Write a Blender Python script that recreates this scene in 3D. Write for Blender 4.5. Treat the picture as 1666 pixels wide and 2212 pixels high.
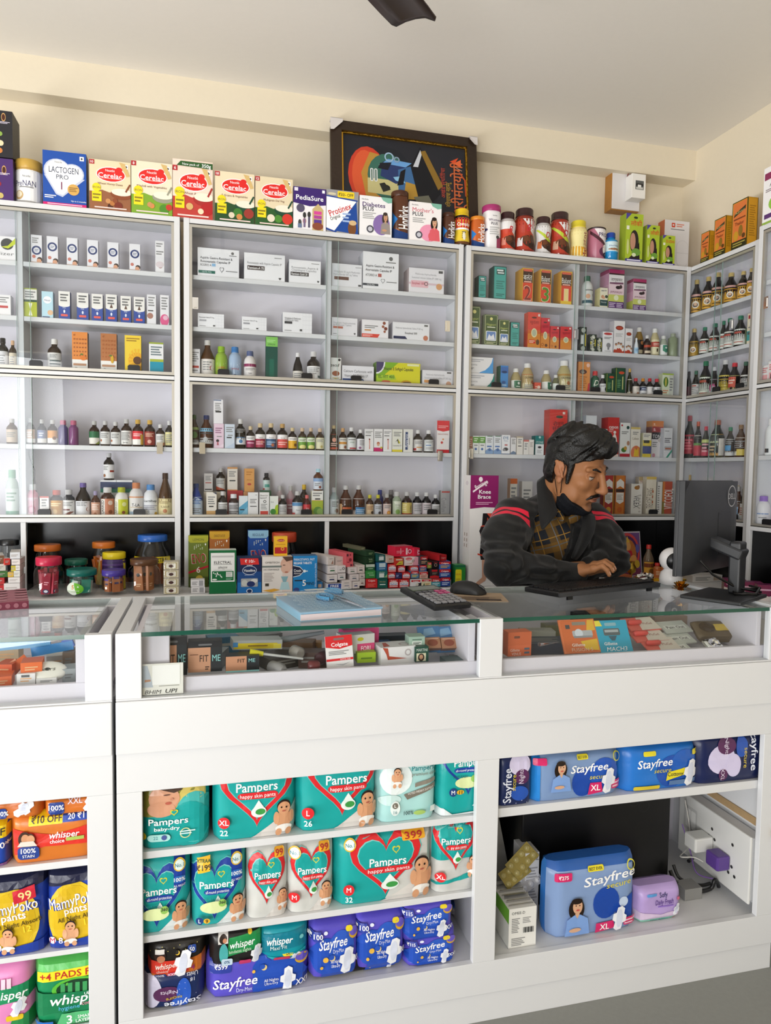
import bpy,bmesh,math,random
import numpy as np
from mathutils import Vector,Matrix,noise
from mathutils.geometry import tessellate_polygon
pi=math.pi
for o in list(bpy.data.objects):
 bpy.data.objects.remove(o,do_unlink=True)
SC=bpy.context.scene
COL=SC.collection
rnd=random.Random(7)

# ------------------------------------------------------------------ camera
EYE=Vector((0.0,0.0,1.45))
FPX,YAW,PITCH,ROLL=1531.03,0.248173,0.0587764,0.014588
fw=Vector((math.sin(YAW)*math.cos(PITCH),math.cos(YAW)*math.cos(PITCH),-math.sin(PITCH)))
r0=Vector((math.cos(YAW),-math.sin(YAW),0));u0=r0.cross(fw)
cr=math.cos(ROLL)*r0+math.sin(ROLL)*u0
cu=-math.sin(ROLL)*r0+math.cos(ROLL)*u0
cam=bpy.data.cameras.new('camera');camo=bpy.data.objects.new('camera',cam);COL.objects.link(camo)
camo.matrix_world=Matrix(((cr.x,cu.x,-fw.x,EYE.x),(cr.y,cu.y,-fw.y,EYE.y),(cr.z,cu.z,-fw.z,EYE.z),(0,0,0,1)))
cam.sensor_fit='VERTICAL';cam.sensor_height=24;cam.lens=FPX*24/2212
cam.clip_start=.05;cam.clip_end=60
SC.camera=camo

# ------------------------------------------------------------------ light and exposure
wd=bpy.data.worlds.new('world');SC.world=wd;wd.use_nodes=True
wd.node_tree.nodes['Background'].inputs[0].default_value=(.93,.97,1,1)
wd.node_tree.nodes['Background'].inputs[1].default_value=1.0
def area(name,loc,target,sx,sy,watts,col=(1,1,1),spread=180):
 l=bpy.data.lights.new(name,'AREA');l.shape='RECTANGLE';l.size=sx;l.size_y=sy
 l.energy=watts;l.color=col;l.spread=math.radians(spread)
 o=bpy.data.objects.new(name,l);COL.objects.link(o);o.location=loc
 o.rotation_euler=(Vector(target)-Vector(loc)).to_track_quat('-Z','Y').to_euler()
 return o
area('daylight_shopfront',(-2.3,-2.8,1.5),(.5,2.85,1.9),1.6,2.3,82,(.97,.985,1))
area('daylight_side_opening',(-3.1,.2,1.5),(2.2,2.0,2.3),2.6,2.3,18,(.97,.985,1))
area('ceiling_fill_side',(-3.05,.4,.3),(1.3,1.5,3.0),2.6,.5,52,(1,.985,.96),120)  # added lamp aimed up to brighten ceiling and right wall, imitating ground bounce
area('ceiling_fill_shopfront',(-1.2,-2.7,.35),(.9,1.6,3.0),3.4,.6,42,(1,.985,.96),105)  # added upward fill lamp near the shopfront, brightens the dark ceiling
vs=SC.view_settings
SC.display_settings.display_device='sRGB'
vs.view_transform='Standard';vs.look='None';vs.gamma=1;vs.use_curve_mapping=False
vs.exposure=0.0
cy=SC.cycles
cy.use_denoising=True
cy.max_bounces=7;cy.diffuse_bounces=4;cy.glossy_bounces=3;cy.transmission_bounces=4;cy.transparent_max_bounces=16
cy.caustics_reflective=False;cy.caustics_refractive=False

# ------------------------------------------------------------------ pixel rays onto real planes
def ray(px,py):
 return cr*((px-833)/FPX)-cu*((py-1106)/FPX)+fw
def PY(px,py,Y):
 d=ray(px,py);return EYE+d*(Y/d.y)
def PZ(px,py,Z):
 d=ray(px,py);return EYE+d*((Z-EYE.z)/d.z)
def PXX(px,py,X):
 d=ray(px,py);return EYE+d*(X/d.x)

# ------------------------------------------------------------------ colour and materials
def s2l(c):
 return c/12.92 if c <= .04045 else ((c+.055)/1.055)**2.4
_hc={}
def hexc(h):
 if not isinstance(h,str):return h
 r=_hc.get(h)
 if r is None:
  hh=h if len(h)==6 else ''.join(a*2 for a in h)
  r=_hc[h]=tuple(s2l(int(hh[i:i+2],16)/255) for i in (0,2,4))+(1.0,)
 return r
MATS={}
def mat(name,col='fff',rough=.5,metal=0,spec=.5,bump=0,bscale=40,coat=0,attr=False,trans=0,ior=1.45,vary=0,alpha=1,sheen=0):
 if name in MATS:return MATS[name]
 m=bpy.data.materials.new(name);m.use_nodes=True;MATS[name]=m
 nt=m.node_tree;b=nt.nodes['Principled BSDF']
 b.inputs['Base Color'].default_value=hexc(col);b.inputs['Roughness'].default_value=rough
 b.inputs['Metallic'].default_value=metal;b.inputs['Specular IOR Level'].default_value=spec
 b.inputs['Coat Weight'].default_value=coat;b.inputs['Transmission Weight'].default_value=trans
 b.inputs['IOR'].default_value=ior;b.inputs['Alpha'].default_value=alpha
 b.inputs['Sheen Weight'].default_value=sheen
 if attr:
  a=nt.nodes.new('ShaderNodeAttribute');a.attribute_name='Col'
  nt.links.new(a.outputs['Color'],b.inputs['Base Color'])
 if bump or vary:
  tc=nt.nodes.new('ShaderNodeTexCoord');n=nt.nodes.new('ShaderNodeTexNoise')
  n.inputs['Scale'].default_value=bscale;n.inputs['Detail'].default_value=4
  nt.links.new(tc.outputs['Object'],n.inputs['Vector'])
  if bump:
   bp=nt.nodes.new('ShaderNodeBump');bp.inputs['Strength'].default_value=bump;bp.inputs['Distance'].default_value=.01
   nt.links.new(n.outputs['Fac'],bp.inputs['Height']);nt.links.new(bp.outputs['Normal'],b.inputs['Normal'])
  if vary and not attr:
   mx=nt.nodes.new('ShaderNodeMix');mx.data_type='RGBA'
   c=hexc(col);mx.inputs[6].default_value=c
   mx.inputs[7].default_value=tuple(x*(1-vary) for x in c[:3])+(1,)
   nt.links.new(n.outputs['Fac'],mx.inputs[0]);nt.links.new(mx.outputs[2],b.inputs['Base Color'])
 return m
def glass(name,tint=(.97,.985,.98),refl=1.0,rough=0.0):
 if name in MATS:return MATS[name]
 m=bpy.data.materials.new(name);m.use_nodes=True;MATS[name]=m;nt=m.node_tree
 nt.nodes.remove(nt.nodes['Principled BSDF'])
 out=nt.nodes['Material Output'];t=nt.nodes.new('ShaderNodeBsdfTransparent');g=nt.nodes.new('ShaderNodeBsdfGlossy')
 fr=nt.nodes.new('ShaderNodeFresnel');fr.inputs['IOR'].default_value=1.45
 ml=nt.nodes.new('ShaderNodeMath');ml.operation='MULTIPLY';ml.inputs[1].default_value=refl
 mx=nt.nodes.new('ShaderNodeMixShader');t.inputs['Color'].default_value=tuple(tint)+(1,)
 g.inputs['Roughness'].default_value=rough;g.inputs['Color'].default_value=(1,1,1,1)
 ge=nt.nodes.new('ShaderNodeNewGeometry');fb=nt.nodes.new('ShaderNodeMath');fb.operation='SUBTRACT';fb.inputs[0].default_value=1
 m2=nt.nodes.new('ShaderNodeMath');m2.operation='MULTIPLY'
 nt.links.new(ge.outputs['Backfacing'],fb.inputs[1]);nt.links.new(fr.outputs[0],ml.inputs[0])
 nt.links.new(ml.outputs[0],m2.inputs[0]);nt.links.new(fb.outputs[0],m2.inputs[1]);nt.links.new(m2.outputs[0],mx.inputs[0])
 nt.links.new(t.outputs[0],mx.inputs[1]);nt.links.new(g.outputs[0],mx.inputs[2]);nt.links.new(mx.outputs[0],out.inputs['Surface'])
 return m
PAPER=mat('printed_card',rough=.42,spec=.4,attr=True)
FILM=mat('printed_film',rough=.3,spec=.5,attr=True,bump=.12,bscale=28)
PLAST=mat('coloured_plastic',rough=.3,spec=.5,attr=True)
MATTE=mat('printed_matte',rough=.7,spec=.25,attr=True)
SHINY=mat('bottle_glass',rough=.08,spec=.6,attr=True)
SHRINK=mat('shrink_film_sleeve',rough=.2,spec=.5,attr=True)
METAL=mat('brushed_metal','c8c8c8',rough=.3,metal=1)
CHROME=mat('chrome','e6e6e6',rough=.12,metal=1)
GOLD=mat('gold_foil','d9a63a',rough=.22,metal=1,bump=.4,bscale=90)
BLACK=mat('black_plastic','17171a',rough=.38,spec=.5)
CLEAR=glass('clear_plastic',(.95,.96,.96))
PANE=glass('window_pane',(.955,.965,.97))
WLAM=mat('white_laminate','dbdcde',rough=.35,spec=.4,vary=.03,bscale=3)
CLAM=mat('cream_laminate','dddbd6',rough=.38,spec=.4,vary=.03,bscale=3)
INNER=mat('grey_laminate','dad6dd',rough=.55,spec=.3)
ALU=mat('aluminium_track','b9b5ac',rough=.4,metal=.6)
NICHE=mat('black_laminate','0b0b0c',rough=.22,spec=.5)
GEDGE=mat('green_glass_edge','0f4a3c',rough=.12,spec=.6)

# ------------------------------------------------------------------ mesh builder
class MB:
 def __init__(s):
  s.v=[];s.f=[];s.c=[];s.m=[];s.s=[]
 def face(s,pts,col,mi=0,sm=False):
  n=len(s.v);s.v+=[tuple(p) for p in pts];s.f.append(tuple(range(n,n+len(pts))))
  s.c.append(hexc(col));s.m.append(mi);s.s.append(sm)
 def grid(s,P,nu,nv,col,mi=0,sm=True,wrap=False):
  n=len(s.v);s.v+=[tuple(p) for p in P]
  for j in range(nv-1):
   for i in range(nu if wrap else nu-1):
    a=n+j*nu+i;b=n+j*nu+(i+1) % nu
    s.f.append((a,b,b+nu,a+nu));s.c.append(hexc(col(i,j) if callable(col) else col));s.m.append(mi);s.s.append(sm)
 def box(s,x0,x1,y0,y1,z0,z1,col='fff',mi=0,T=None,top=None,side=None,right=None,back=None):
  p=[Vector((x,y,z)) for z in (z0,z1) for y in (y0,y1) for x in (x0,x1)]
  if T is not None:p=[T @ q for q in p]
  n=len(s.v);s.v+=[tuple(q) for q in p]
  side=side or col
  for f,c in (((0,2,3,1),col),((4,5,7,6),top or col),((0,1,5,4),col),((2,6,7,3),back or side),((0,4,6,2),side),((1,3,7,5),right or side)):
   s.f.append(tuple(n+i for i in f));s.c.append(hexc(c));s.m.append(mi);s.s.append(False)
 def lathe(s,prof,col,mi=0,n=20,cx=0,cy=0,cap=True,sm=True,sq=0):
  """prof: (r, z, [colour]) rings from the bottom up; sq>0 squares the section"""
  P=[]
  for q in prof:
   for i in range(n):
    a=2*pi*i/n;r=q[0]
    if sq:
     c_,s_=abs(math.cos(a)),abs(math.sin(a));r *= (1-sq)+sq/max(c_,s_)*.86
    P.append((cx+r*math.cos(a),cy+r*math.sin(a),q[1]))
  cf=(lambda i,j:prof[j][2] if len(prof[j])>2 else col)
  s.grid(P,n,len(prof),cf,mi,sm,True)
  if cap:
   s.face(P[:n][::-1],cf(0,0),mi);s.face(P[-n:],cf(0,len(prof)-2),mi)
 def tube(s,pts,r,col='000',mi=0,n=8,cap=True):
  pts=[Vector(p) for p in pts];P=[];up=Vector((0,0,1));m=len(pts)
  for k,p in enumerate(pts):
   t=(pts[min(k+1,m-1)]-pts[max(k-1,0)]).normalized()
   a=t.cross(up)
   if a.length<.05:a=t.cross(Vector((0,1,0)))
   a.normalize();b=a.cross(t)
   rr=r[k] if isinstance(r,(list,tuple)) else r
   for i in range(n):
    q=2*pi*i/n;P.append(p+a*(rr*math.cos(q))+b*(rr*math.sin(q)))
  s.grid(P,n,m,col,mi,True,True)
  if cap:
   s.face(P[:n],col,mi);s.face(P[-n:][::-1],col,mi)
 def build(s,name,mats,parent=None,T=None,bevel=0,fixn=False):
  me=bpy.data.meshes.new(name)
  v=s.v if T is None else [tuple(T @ Vector(q)) for q in s.v]
  me.from_pydata(v,[],s.f)
  if not isinstance(mats,(list,tuple)):mats=[mats]
  for m in mats:me.materials.append(m)
  me.polygons.foreach_set('material_index',s.m)
  me.polygons.foreach_set('use_smooth',s.s)
  ca=me.color_attributes.new('Col','FLOAT_COLOR','CORNER')
  cnt=np.array([len(f) for f in s.f]);ca.data.foreach_set('color',np.repeat(np.array(s.c,dtype=np.float32),cnt,axis=0).ravel())
  me.update()
  if fixn:
   bm=bmesh.new();bm.from_mesh(me);bmesh.ops.recalc_face_normals(bm,faces=bm.faces);bm.to_mesh(me);bm.free()
  o=bpy.data.objects.new(name,me);COL.objects.link(o)
  if parent is not None:o.parent=parent
  if bevel:
   md=o.modifiers.new('edge','BEVEL');md.width=bevel;md.segments=2;md.limit_method='ANGLE'
  return o
def tag(o,label=None,cat=None,group=None,kind=None):
 if label:o['label']=label
 if cat:o['category']=cat
 if group:o['group']=group
 if kind:o['kind']=kind
 return o
def empty(name,loc=(0,0,0),rz=0):
 o=bpy.data.objects.new(name,None);COL.objects.link(o);o.location=loc;o.rotation_euler=(0,0,rz);o.empty_display_size=.05
 return o
def struct(name,mb,m,bevel=0):
 return tag(mb.build(name,m,bevel=bevel),kind='structure')
def copy_tree(o,parent=None):
 c=o.copy();COL.objects.link(c);c.parent=parent
 for ch in list(o.children):copy_tree(ch,c)
 return c
def Tm(loc,rz=0,rx=0,ry=0):
 return Matrix.Translation(loc) @ Matrix.Rotation(rz,4,'Z') @ Matrix.Rotation(ry,4,'Y') @ Matrix.Rotation(rx,4,'X')

# ------------------------------------------------------------------ lettering
_ts=bpy.data.scenes.new('lettering');_tc={}
def text_mesh(st,bold=False):
 k=(st,bold)
 if k in _tc:return _tc[k]
 cv=bpy.data.curves.new('t','FONT');cv.body=st;cv.resolution_u=2;cv.size=1.0
 if bold and not set(st) & set('MWN'):cv.offset=.012
 ob=bpy.data.objects.new('t',cv);_ts.collection.objects.link(ob)
 me=ob.to_mesh()
 v=[(q.co.x,q.co.y) for q in me.vertices];f=[tuple(p.vertices) for p in me.polygons]
 ob.to_mesh_clear();bpy.data.objects.remove(ob);bpy.data.curves.remove(cv)
 if v:
  x0=min(a for a,b in v);x1=max(a for a,b in v)
  v=[(a-(x0+x1)/2,b-.36) for a,b in v];w=x1-x0
 else:w=1
 _tc[k]=(v,f,w);return _tc[k]

# ------------------------------------------------------------------ printing: flat shapes laid on any face  surf(u, v, lift) -> point
def _clip(poly,ax,lo,hi):
 for s_,lim in ((1,lo),(-1,hi)):
  out=[]
  for i in range(len(poly)):
   a,b=poly[i],poly[(i+1) % len(poly)]
   da,db=s_*(a[ax]-lim),s_*(b[ax]-lim)
   if da >= 0:out.append(a)
   if (da>0 and db<0) or (da<0 and db>0):
    t=da/(da-db);out.append((a[0]+t*(b[0]-a[0]),a[1]+t*(b[1]-a[1])))
  poly=out
  if len(poly)<3:return []
 return poly
def ell(u,v,ru,rv,n=20,a0=0,a1=2*pi):
 return [(u+ru*math.cos(a0+(a1-a0)*i/n),v+rv*math.sin(a0+(a1-a0)*i/n)) for i in range(n)]
def rrect(u0,v0,u1,v1,ru,rv,n=4):
 P=[]
 for cx,cy_,a in ((u1-ru,v1-rv,0),(u0+ru,v1-rv,1),(u0+ru,v0+rv,2),(u1-ru,v0+rv,3)):
  for i in range(n+1):
   t=(a+i/n)*pi/2;P.append((cx+ru*math.cos(t),cy_+rv*math.sin(t)))
 return P
def heart(u,v,w,h,n=28):
 P=[]
 for i in range(n):
  t=2*pi*i/n;x=16*math.sin(t)**3;y=13*math.cos(t)-5*math.cos(2*t)-2*math.cos(3*t)-math.cos(4*t)
  P.append((u+w*x/34,v+h*(y+2.5)/29))
 return P
def put(mb,surf,W,H,shapes,nu=0,nv=0,mi=0,lift=.00025):
 lay=0
 def emit(poly,col,d):
  """lay one flat piece on the face, cut along the face's own facets when it is curved"""
  if not nu:mb.face([surf(a,b,d) for a,b in poly],col,mi);return
  us=[q[0] for q in poly];i0=math.floor(min(us)*nu+1e-6);i1=math.ceil(max(us)*nu-1e-6)
  for i in range(i0,max(i1,i0+1)):
   pu=_clip(poly,0,i/nu,(i+1)/nu)
   if not pu:continue
   vs_=[q[1] for q in pu];j0=math.floor(min(vs_)*nv+1e-6) if nv else 0;j1=math.ceil(max(vs_)*nv-1e-6) if nv else 1
   for j in range(j0,max(j1,j0+1)):
    pv=_clip(pu,1,j/nv,(j+1)/nv) if nv else pu
    if len(pv)>2:mb.face([surf(a,b,d) for a,b in pv],col,mi)
 for sh in shapes:
  k=sh[0];lay+=1;d=lift*(1+.35*lay)
  if k=='t':
   _,u,v,h,st,col=sh[:6];op=sh[6] if len(sh)>6 else {}
   V,F,w=text_mesh(st,op.get('b',False));sc=h*H/.72;sx=sc
   if 'w' in op:sx=op['w']*W/max(w,.01)
   elif w*sc>W*.96:sx=.96*W/w
   rot=op.get('r',0);c_,s_=math.cos(rot),math.sin(rot);shr=op.get('s',0);pts=[]
   for a,b in V:
    x=a*sx+b*sc*shr;y=b*sc;pts.append((u+(x*c_-y*s_)/W,v+(x*s_+y*c_)/H))
   if nu:
    for f in F:emit([pts[i] for i in f],col,d)
   else:
    n=len(mb.v);mb.v+=[tuple(surf(a,b,d)) for a,b in pts];cc=hexc(col)
    for f in F:mb.f.append(tuple(n+i for i in f));mb.c.append(cc);mb.m.append(mi);mb.s.append(False)
   continue
  if k=='r':loops=[[(sh[1],sh[2]),(sh[3],sh[2]),(sh[3],sh[4]),(sh[1],sh[4])]];col=sh[5]
  elif k=='rr':loops=[rrect(sh[1],sh[2],sh[3],sh[4],min(sh[5]/W,(sh[3]-sh[1])/2),min(sh[5]/H,(sh[4]-sh[2])/2))];col=sh[6]
  elif k=='e':loops=[ell(sh[1],sh[2],sh[3],sh[4])];col=sh[5]
  elif k=='c':loops=[ell(sh[1],sh[2],sh[3]*H/W,sh[3])];col=sh[4]
  elif k=='o':loops=[ell(sh[1],sh[2],sh[3]*H/W,sh[3]),ell(sh[1],sh[2],sh[4]*H/W,sh[4])[::-1]];col=sh[5]
  elif k=='h':loops=[heart(*sh[1:5])];col=sh[5]
  elif k=='p':loops=[sh[1]];col=sh[2]
  elif k=='l': # block of small print
   _,ua,va,ub,vb,nl,col=sh
   for i in range(nl):
    y0=vb-(i+.8)*(vb-va)/nl;y1=vb-(i+.3)*(vb-va)/nl;ue=ub-(ub-ua)*((i*37) % 10)/30
    emit([(ua,y0),(ue,y0),(ue,y1),(ua,y1)],col,d)
   continue
  if len(loops)==1 and any(a<0 or a>1 or b<0 or b>1 for a,b in loops[0]):
   L=_clip(_clip(loops[0],0,0,1),1,0,1)
   if len(L)<3:continue
   loops=[L]
  if len(loops)==1 and k in ('r','rr','e','c'):
   emit(loops[0],col,d);continue
  fl=[q for L in loops for q in L]
  for t in tessellate_polygon([[Vector((a,b,0)) for a,b in L] for L in loops]):
   tri=[fl[i] for i in t]
   if (tri[1][0]-tri[0][0])*(tri[2][1]-tri[0][1])-(tri[2][0]-tri[0][0])*(tri[1][1]-tri[0][1])<0:tri=tri[::-1]
   emit(tri,col,d)
GEPALE=mat('pale_glass_edge','93aaa3',rough=.15,spec=.6)
# ------------------------------------------------------------------ the room
WALL=mat('cream_wall_paint','e4d9c3',rough=.85,spec=.15,bump=.03,bscale=60,vary=.04)
CEIL=mat('ceiling_paint','ece7df',rough=.9,spec=.1,bump=.02,bscale=50,vary=.03)
FLOOR=mat('grey_cement_floor','8f908c',rough=.5,spec=.3,bump=.03,bscale=80,vary=.15)
XL,XR,YF,YB,ZC=-3.2,2.28,-2.9,3.12,3.0
def wallbox(name,x0,x1,y0,y1,z0,z1,m):
 b=MB();b.box(x0,x1,y0,y1,z0,z1);return struct(name,b,m)
wallbox('floor',XL-.2,XR+.2,YF-3.5,YB+.2,-.1,0,FLOOR)
wallbox('ceiling',XL-.2,XR+.2,YF-.2,YB+.2,ZC,ZC+.1,CEIL)
wallbox('wall_back',XL-.2,XR+.2,YB,YB+.12,0,ZC,WALL)
wallbox('wall_right',XR,XR+.12,YF-.2,YB,0,ZC,WALL)
b=MB();b.box(XL-.12,XL,YF-.2,-1.1,0,ZC);b.box(XL-.12,XL,1.7,YB,0,ZC);b.box(XL-.12,XL,-1.1,1.7,2.7,ZC)
struct('wall_left',b,WALL)
b=MB();b.box(-1.45,XR,YF-.12,YF,0,ZC);b.box(XL,-1.45,YF-.12,YF,2.7,ZC)
struct('wall_front',b,WALL)
wallbox('beam_back',XL,XR,3.028,YB,2.862,ZC,WALL)
# ------------------------------------------------------------------ wall cabinets
YC,DEP=2.85,.165
SH={1:2.188,2:1.992,3:1.7975,4:1.527,5:1.2555,6:.9855,0:2.3955}
def pull(px,T=None):
 m=MB();P=[(-.022,0),(.022,0),(.022,.016),(.017,.021),(-.017,.021),(-.022,.016)]
 m.face([(x,0,z) for x,z in P],'000');m.face([(x,-.006,z) for x,z in P],'000')
 for i in range(6):
  a,c=P[i],P[(i+1) % 6];m.face([(a[0],0,a[1]),(a[0],-.006,a[1]),(c[0],-.006,c[1]),(c[0],0,c[1])],'000')
 return m
def handle():
 m=MB();m.box(-.011,.011,-.003,0,-.022,.022);m.box(-.006,.006,-.006,-.003,-.016,.016);return m
def cabinet(name,label,x0,x1,divs,pulls,handles,L=None,ylim=None,bays=None):
 """L: matrix from the local frame (front at y=0, depth +y) to the room"""
 root=tag(empty(name),label,'cabinet','display cabinets along the walls')
 M=L or Matrix.Translation((0,YC,0))
 def B(mb,nm,m,par=root,bev=.0012):return mb.build(nm,m,par,T=M,bevel=bev)
 b=MB();t=.021
 b.box(x0,x0+t,0,DEP,.9855,2.395);b.box(x1-t,x1,0,DEP,.9855,2.395)
 b.box(x0+t,x1-t,.002,DEP,2.376,2.395)
 b.box(x0+t,x1-t,-.001,DEP,1.783,1.797);b.box(x0+t,x1-t,-.001,DEP,1.239,1.255)
 B(b,'carcass',WLAM)
 b=MB();b.box(x0+t,x1-t,DEP-.012,DEP,1.255,2.376);B(b,'back_panel',INNER,bev=0)
 for dx in divs:
  b=MB();b.box(dx-.009,dx+.009,.004,DEP-.013,.985,1.239);b.box(dx-.0095,dx+.0095,.014,DEP-.013,1.255,1.783);b.box(dx-.0095,dx+.0095,.014,DEP-.013,1.797,2.376)
  B(b,'divider',WLAM)
 xs=[x0+t]+[v for d in sorted(divs) for v in (d-.0095,d+.0095)]+[x1-t]
 for i in range(0,len(xs),2):
  for k in (1,2,4):
   b=MB();b.box(xs[i]+.0005,xs[i+1]-.0005,.016,DEP-.013,SH[k]-.017,SH[k]);B(b,'shelf',WLAM)
   if k != 4:continue
  b=MB();b.box(xs[i],xs[i+1],DEP-.011,DEP-.004,.985,1.238);B(b,'niche_back',NICHE,bev=0)
  b=MB();b.box(xs[i],xs[i]+.002,.012,DEP-.012,.985,1.238);b.box(xs[i+1]-.002,xs[i+1],.012,DEP-.012,.985,1.238)
  b.box(xs[i],xs[i+1],.012,DEP-.012,1.236,1.238);B(b,'niche_lining',NICHE,bev=0)
 for z0,z1 in ((1.255,1.267),(1.770,1.782),(1.7975,1.812),(2.362,2.3755)):
  b=MB()
  for y in (.0005,.008):b.box(x0+t,x1-t,y,y+.005,z0,z1)
  b.box(x0+t,x1-t,.0005,.013,z0,z0+.003) if z0 in (1.255,1.7975) else b.box(x0+t,x1-t,.0005,.013,z1-.003,z1)
  B(b,'sliding_track',ALU,bev=0)
 for z0,z1 in ((1.267,1.77),(1.812,2.362)):
  for a in (x0+t,x1-t-.01):
   b=MB();b.box(a,a+.01,.0005,.013,z0,z1);B(b,'frame_channel',ALU,bev=0)
 mid=divs[0] if divs else (x0+x1)/2
 for lo,(z0,z1) in enumerate(((1.259,1.776),(1.804,2.368))):
  for s_,(a,c,y) in enumerate(((x0+t+.002,mid+.035,.0045),(mid-.012,x1-t-.002,.0105))):
   b=MB();b.box(a,c,y-.002,y+.002,z0,z1)
   g=B(b,'glass_door',PANE,bev=0)
   b=MB();e=c if s_==0 else a;b.box(e-.0006,e+.0006,y-.0021,y+.0021,z0,z1);B(b,'polished_edge',GEPALE,g,bev=0)
   for (x,zz) in pulls:
    if zz==lo and a <= x <= c and (s_==0)==(x<mid+.02):
     p=pull(0);p.build('finger_pull',BLACK,g,T=M @ Matrix.Translation((x,y-.0022,z0+.008)))
   for (x,z) in handles:
    if z0<z<z1 and a <= x <= c and (s_==0)==(x<mid+.02):
     handle().build('door_handle',CHROME,g,T=M @ Matrix.Translation((x,y-.0022,z)))
 return root
def P2(px,py,Y=YC):q=PY(px,py,Y);return (q.x,q.z)
def pl(*pp):return [(P2(x,y)[0],0 if y>1000 else 1) for x,y in pp]
cabinet('display_cabinet','left tall white glass-door cabinet with blue infant formula carton on top',-1.62,-.097,[-.655,-.655-.5],
  pl((77,788),(289,800),(95,1108),(301,1108)),[P2(345,968)])
cabinet('display_cabinet','middle tall white glass-door cabinet with framed poster on top',-.083,1.043,[.478],
  pl((483,806),(663,815),(770,820),(938,829),(478,1105),(662,1105),(750,1106),(935,1106)),[P2(422,655),P2(968,704),P2(437,968),P2(952,985)])
cabinet('display_cabinet','tall white glass-door cabinet behind the man with hair oil cartons on top',1.056,2.143,[1.579],
  pl((1072,833),(1211,839),(1288,845),(1423,852),(1413,1105)),[P2(1017,980),P2(1245,722)])
# cabinets along the right wall, facing left: local x runs towards the room's front
def RL(X):return Matrix(((0,1,0,X),(-1,0,0,0),(0,0,1,0),(0,0,0,1)))
DEP=.125
cabinet('display_cabinet','narrow white glass-door cabinet in the room corner full of syrup bottles',-2.93,-2.44,[],
  [(-2.66,1),(-2.52,1),(-2.52,0)],[(-2.585,2.085)],L=RL(2.143))
cabinet('display_cabinet','white glass-door cabinet at right picture edge beside the corner cabinet',-2.325,-1.3,[-1.8],
  [(-2.21,1),(-2.22,0)],[(-2.275,2.1)],L=RL(2.04))
DEP=.165
# base units with a ledge in front of the wall cabinets
def base(name,label,x0,x1,y0,y1,edge):
 r=tag(empty(name),label,'cabinet','base units under the display cabinets')
 b=MB();b.box(x0,x1,y0+.015,y1,0,.955);b.build('carcass',CLAM,r,bevel=.001)
 b=MB();b.box(x0,x1,y0,y1,.955,.985);b.build('ledge',WLAM,r,bevel=.002)
 n=max(2,int((x1-x0)/.5))
 for i in range(n):
  w=(x1-x0)/n;b=MB();b.box(x0+i*w+.006,x0+(i+1)*w-.006,y0,y0+.014,.08,.94)
  d=b.build('door',WLAM,r,bevel=.001)
  b=MB();b.box(x0+(i+.5)*w-.05,x0+(i+.5)*w+.05,y0-.012,y0,.88,.892);b.build('handle',METAL,d)
 return r
base('base_cabinet','long white base unit with ledge under the back wall cabinets',-1.62,1.86,2.66,3.1,0)
base('base_cabinet','white base unit under the corner cabinet by the right wall',1.865,2.27,1.3,3.1,0)
# ------------------------------------------------------------------ glass-topped counters
YK,HK=1.662,1.077
TOPG=glass('tinted_counter_glass',(.93,.955,.945),1.0)
def counter(name,label,x0,x1,pillars,holes,back,side_l,side_r):
 r=tag(empty(name),label,'counter','glass-topped white counters')
 yb=2.128
 # plinth and facing boards
 b=MB();b.box(x0,x1,YK+.006,yb,0,.079);b.build('plinth',WLAM,r,bevel=.001)
 b=MB();b.box(x0,x1,YK,YK+.018,.08,.168);b.box(x0,x1,YK,YK+.018,.71,.802)
 for a,c in pillars:b.box(a,c,YK,YK+.018,.168,.71)
 b.build('face_frame',WLAM,r,bevel=.0012)
 b=MB();b.box(x0,x1,YK-.008,YK+.02,.802,.923);b.build('apron',WLAM,r,bevel=.002)
 b=MB();b.box(x0,x0+.018,YK+.019,yb,.08,.92);b.box(x1-.018,x1,YK+.019,yb,.08,.92)
 for a,c in pillars[1:-1]:b.box((a+c)/2-.009,(a+c)/2+.009,YK+.019,yb-.02,.08,.92)
 b.box(x0+.018,x1-.018,YK+.019,yb,.145,.163);b.box(x0+.018,x1-.018,YK+.019,yb,.902,.92)
 b.build('carcass',WLAM,r)
 b=MB();b.box(x0+.018,x1-.018,yb-.02,yb-.005,.163,.902);b.build('back_panel',INNER,r)
 for a,c,zs in holes:
  for z,t in zs:
   b=MB();b.box(a,c,YK+.021,yb-.021,z-t,z);b.build('shelf',WLAM,r,bevel=.001)
 # display tray under the glass
 b=MB()
 b.box(x0+.012,x1-.012,YK+.028,YK+.04,.921,.962)
 b.box(x0+.012,x1-.012,yb-.05,yb-.036,.921,1.062)
 b.box(x0+.012,x1-.012,YK+.04,yb-.05,.921,.935)
 b.build('display_tray',INNER,r,bevel=.001)
 for a,c in side_l:
  b=MB();b.box(a,c,YK+.03,yb-.05,.936,1.064);b.build('side_board',INNER,r,bevel=.001)
 b=MB();b.box(x0,x1,YK-.002,YK+.03,.9235,.927);b.build('sill_strip',WLAM,r)
 for a,c in back:
  b=MB();b.box(a,c,YK-.002,YK+.02,.927,HK);b.build('post',WLAM,r,bevel=.0012)
 for a,c in side_r:
  b=MB();b.box(a,c,YK+.004,YK+.009,.9275,1.066);b.build('front_glass',PANE,r)
  b=MB();b.box(a,c,YK+.0035,yb-.012,1.067,HK,mi=0)
  for f in (0,1,3,4,5,2):pass
  b.m=[0,0,1,0,0,0];b.build('glass_top',[TOPG,GEDGE],r)
 b=MB();b.box(x0,x1,yb-.0115,yb+.004,1.05,HK);b.box(x0,x0+.03,YK+.021,yb-.012,1.06,HK+.0005);b.box(x1-.03,x1,YK+.021,yb-.012,1.06,HK+.0005)
 b.build('rim',WLAM,r,bevel=.001)
 return r
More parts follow.
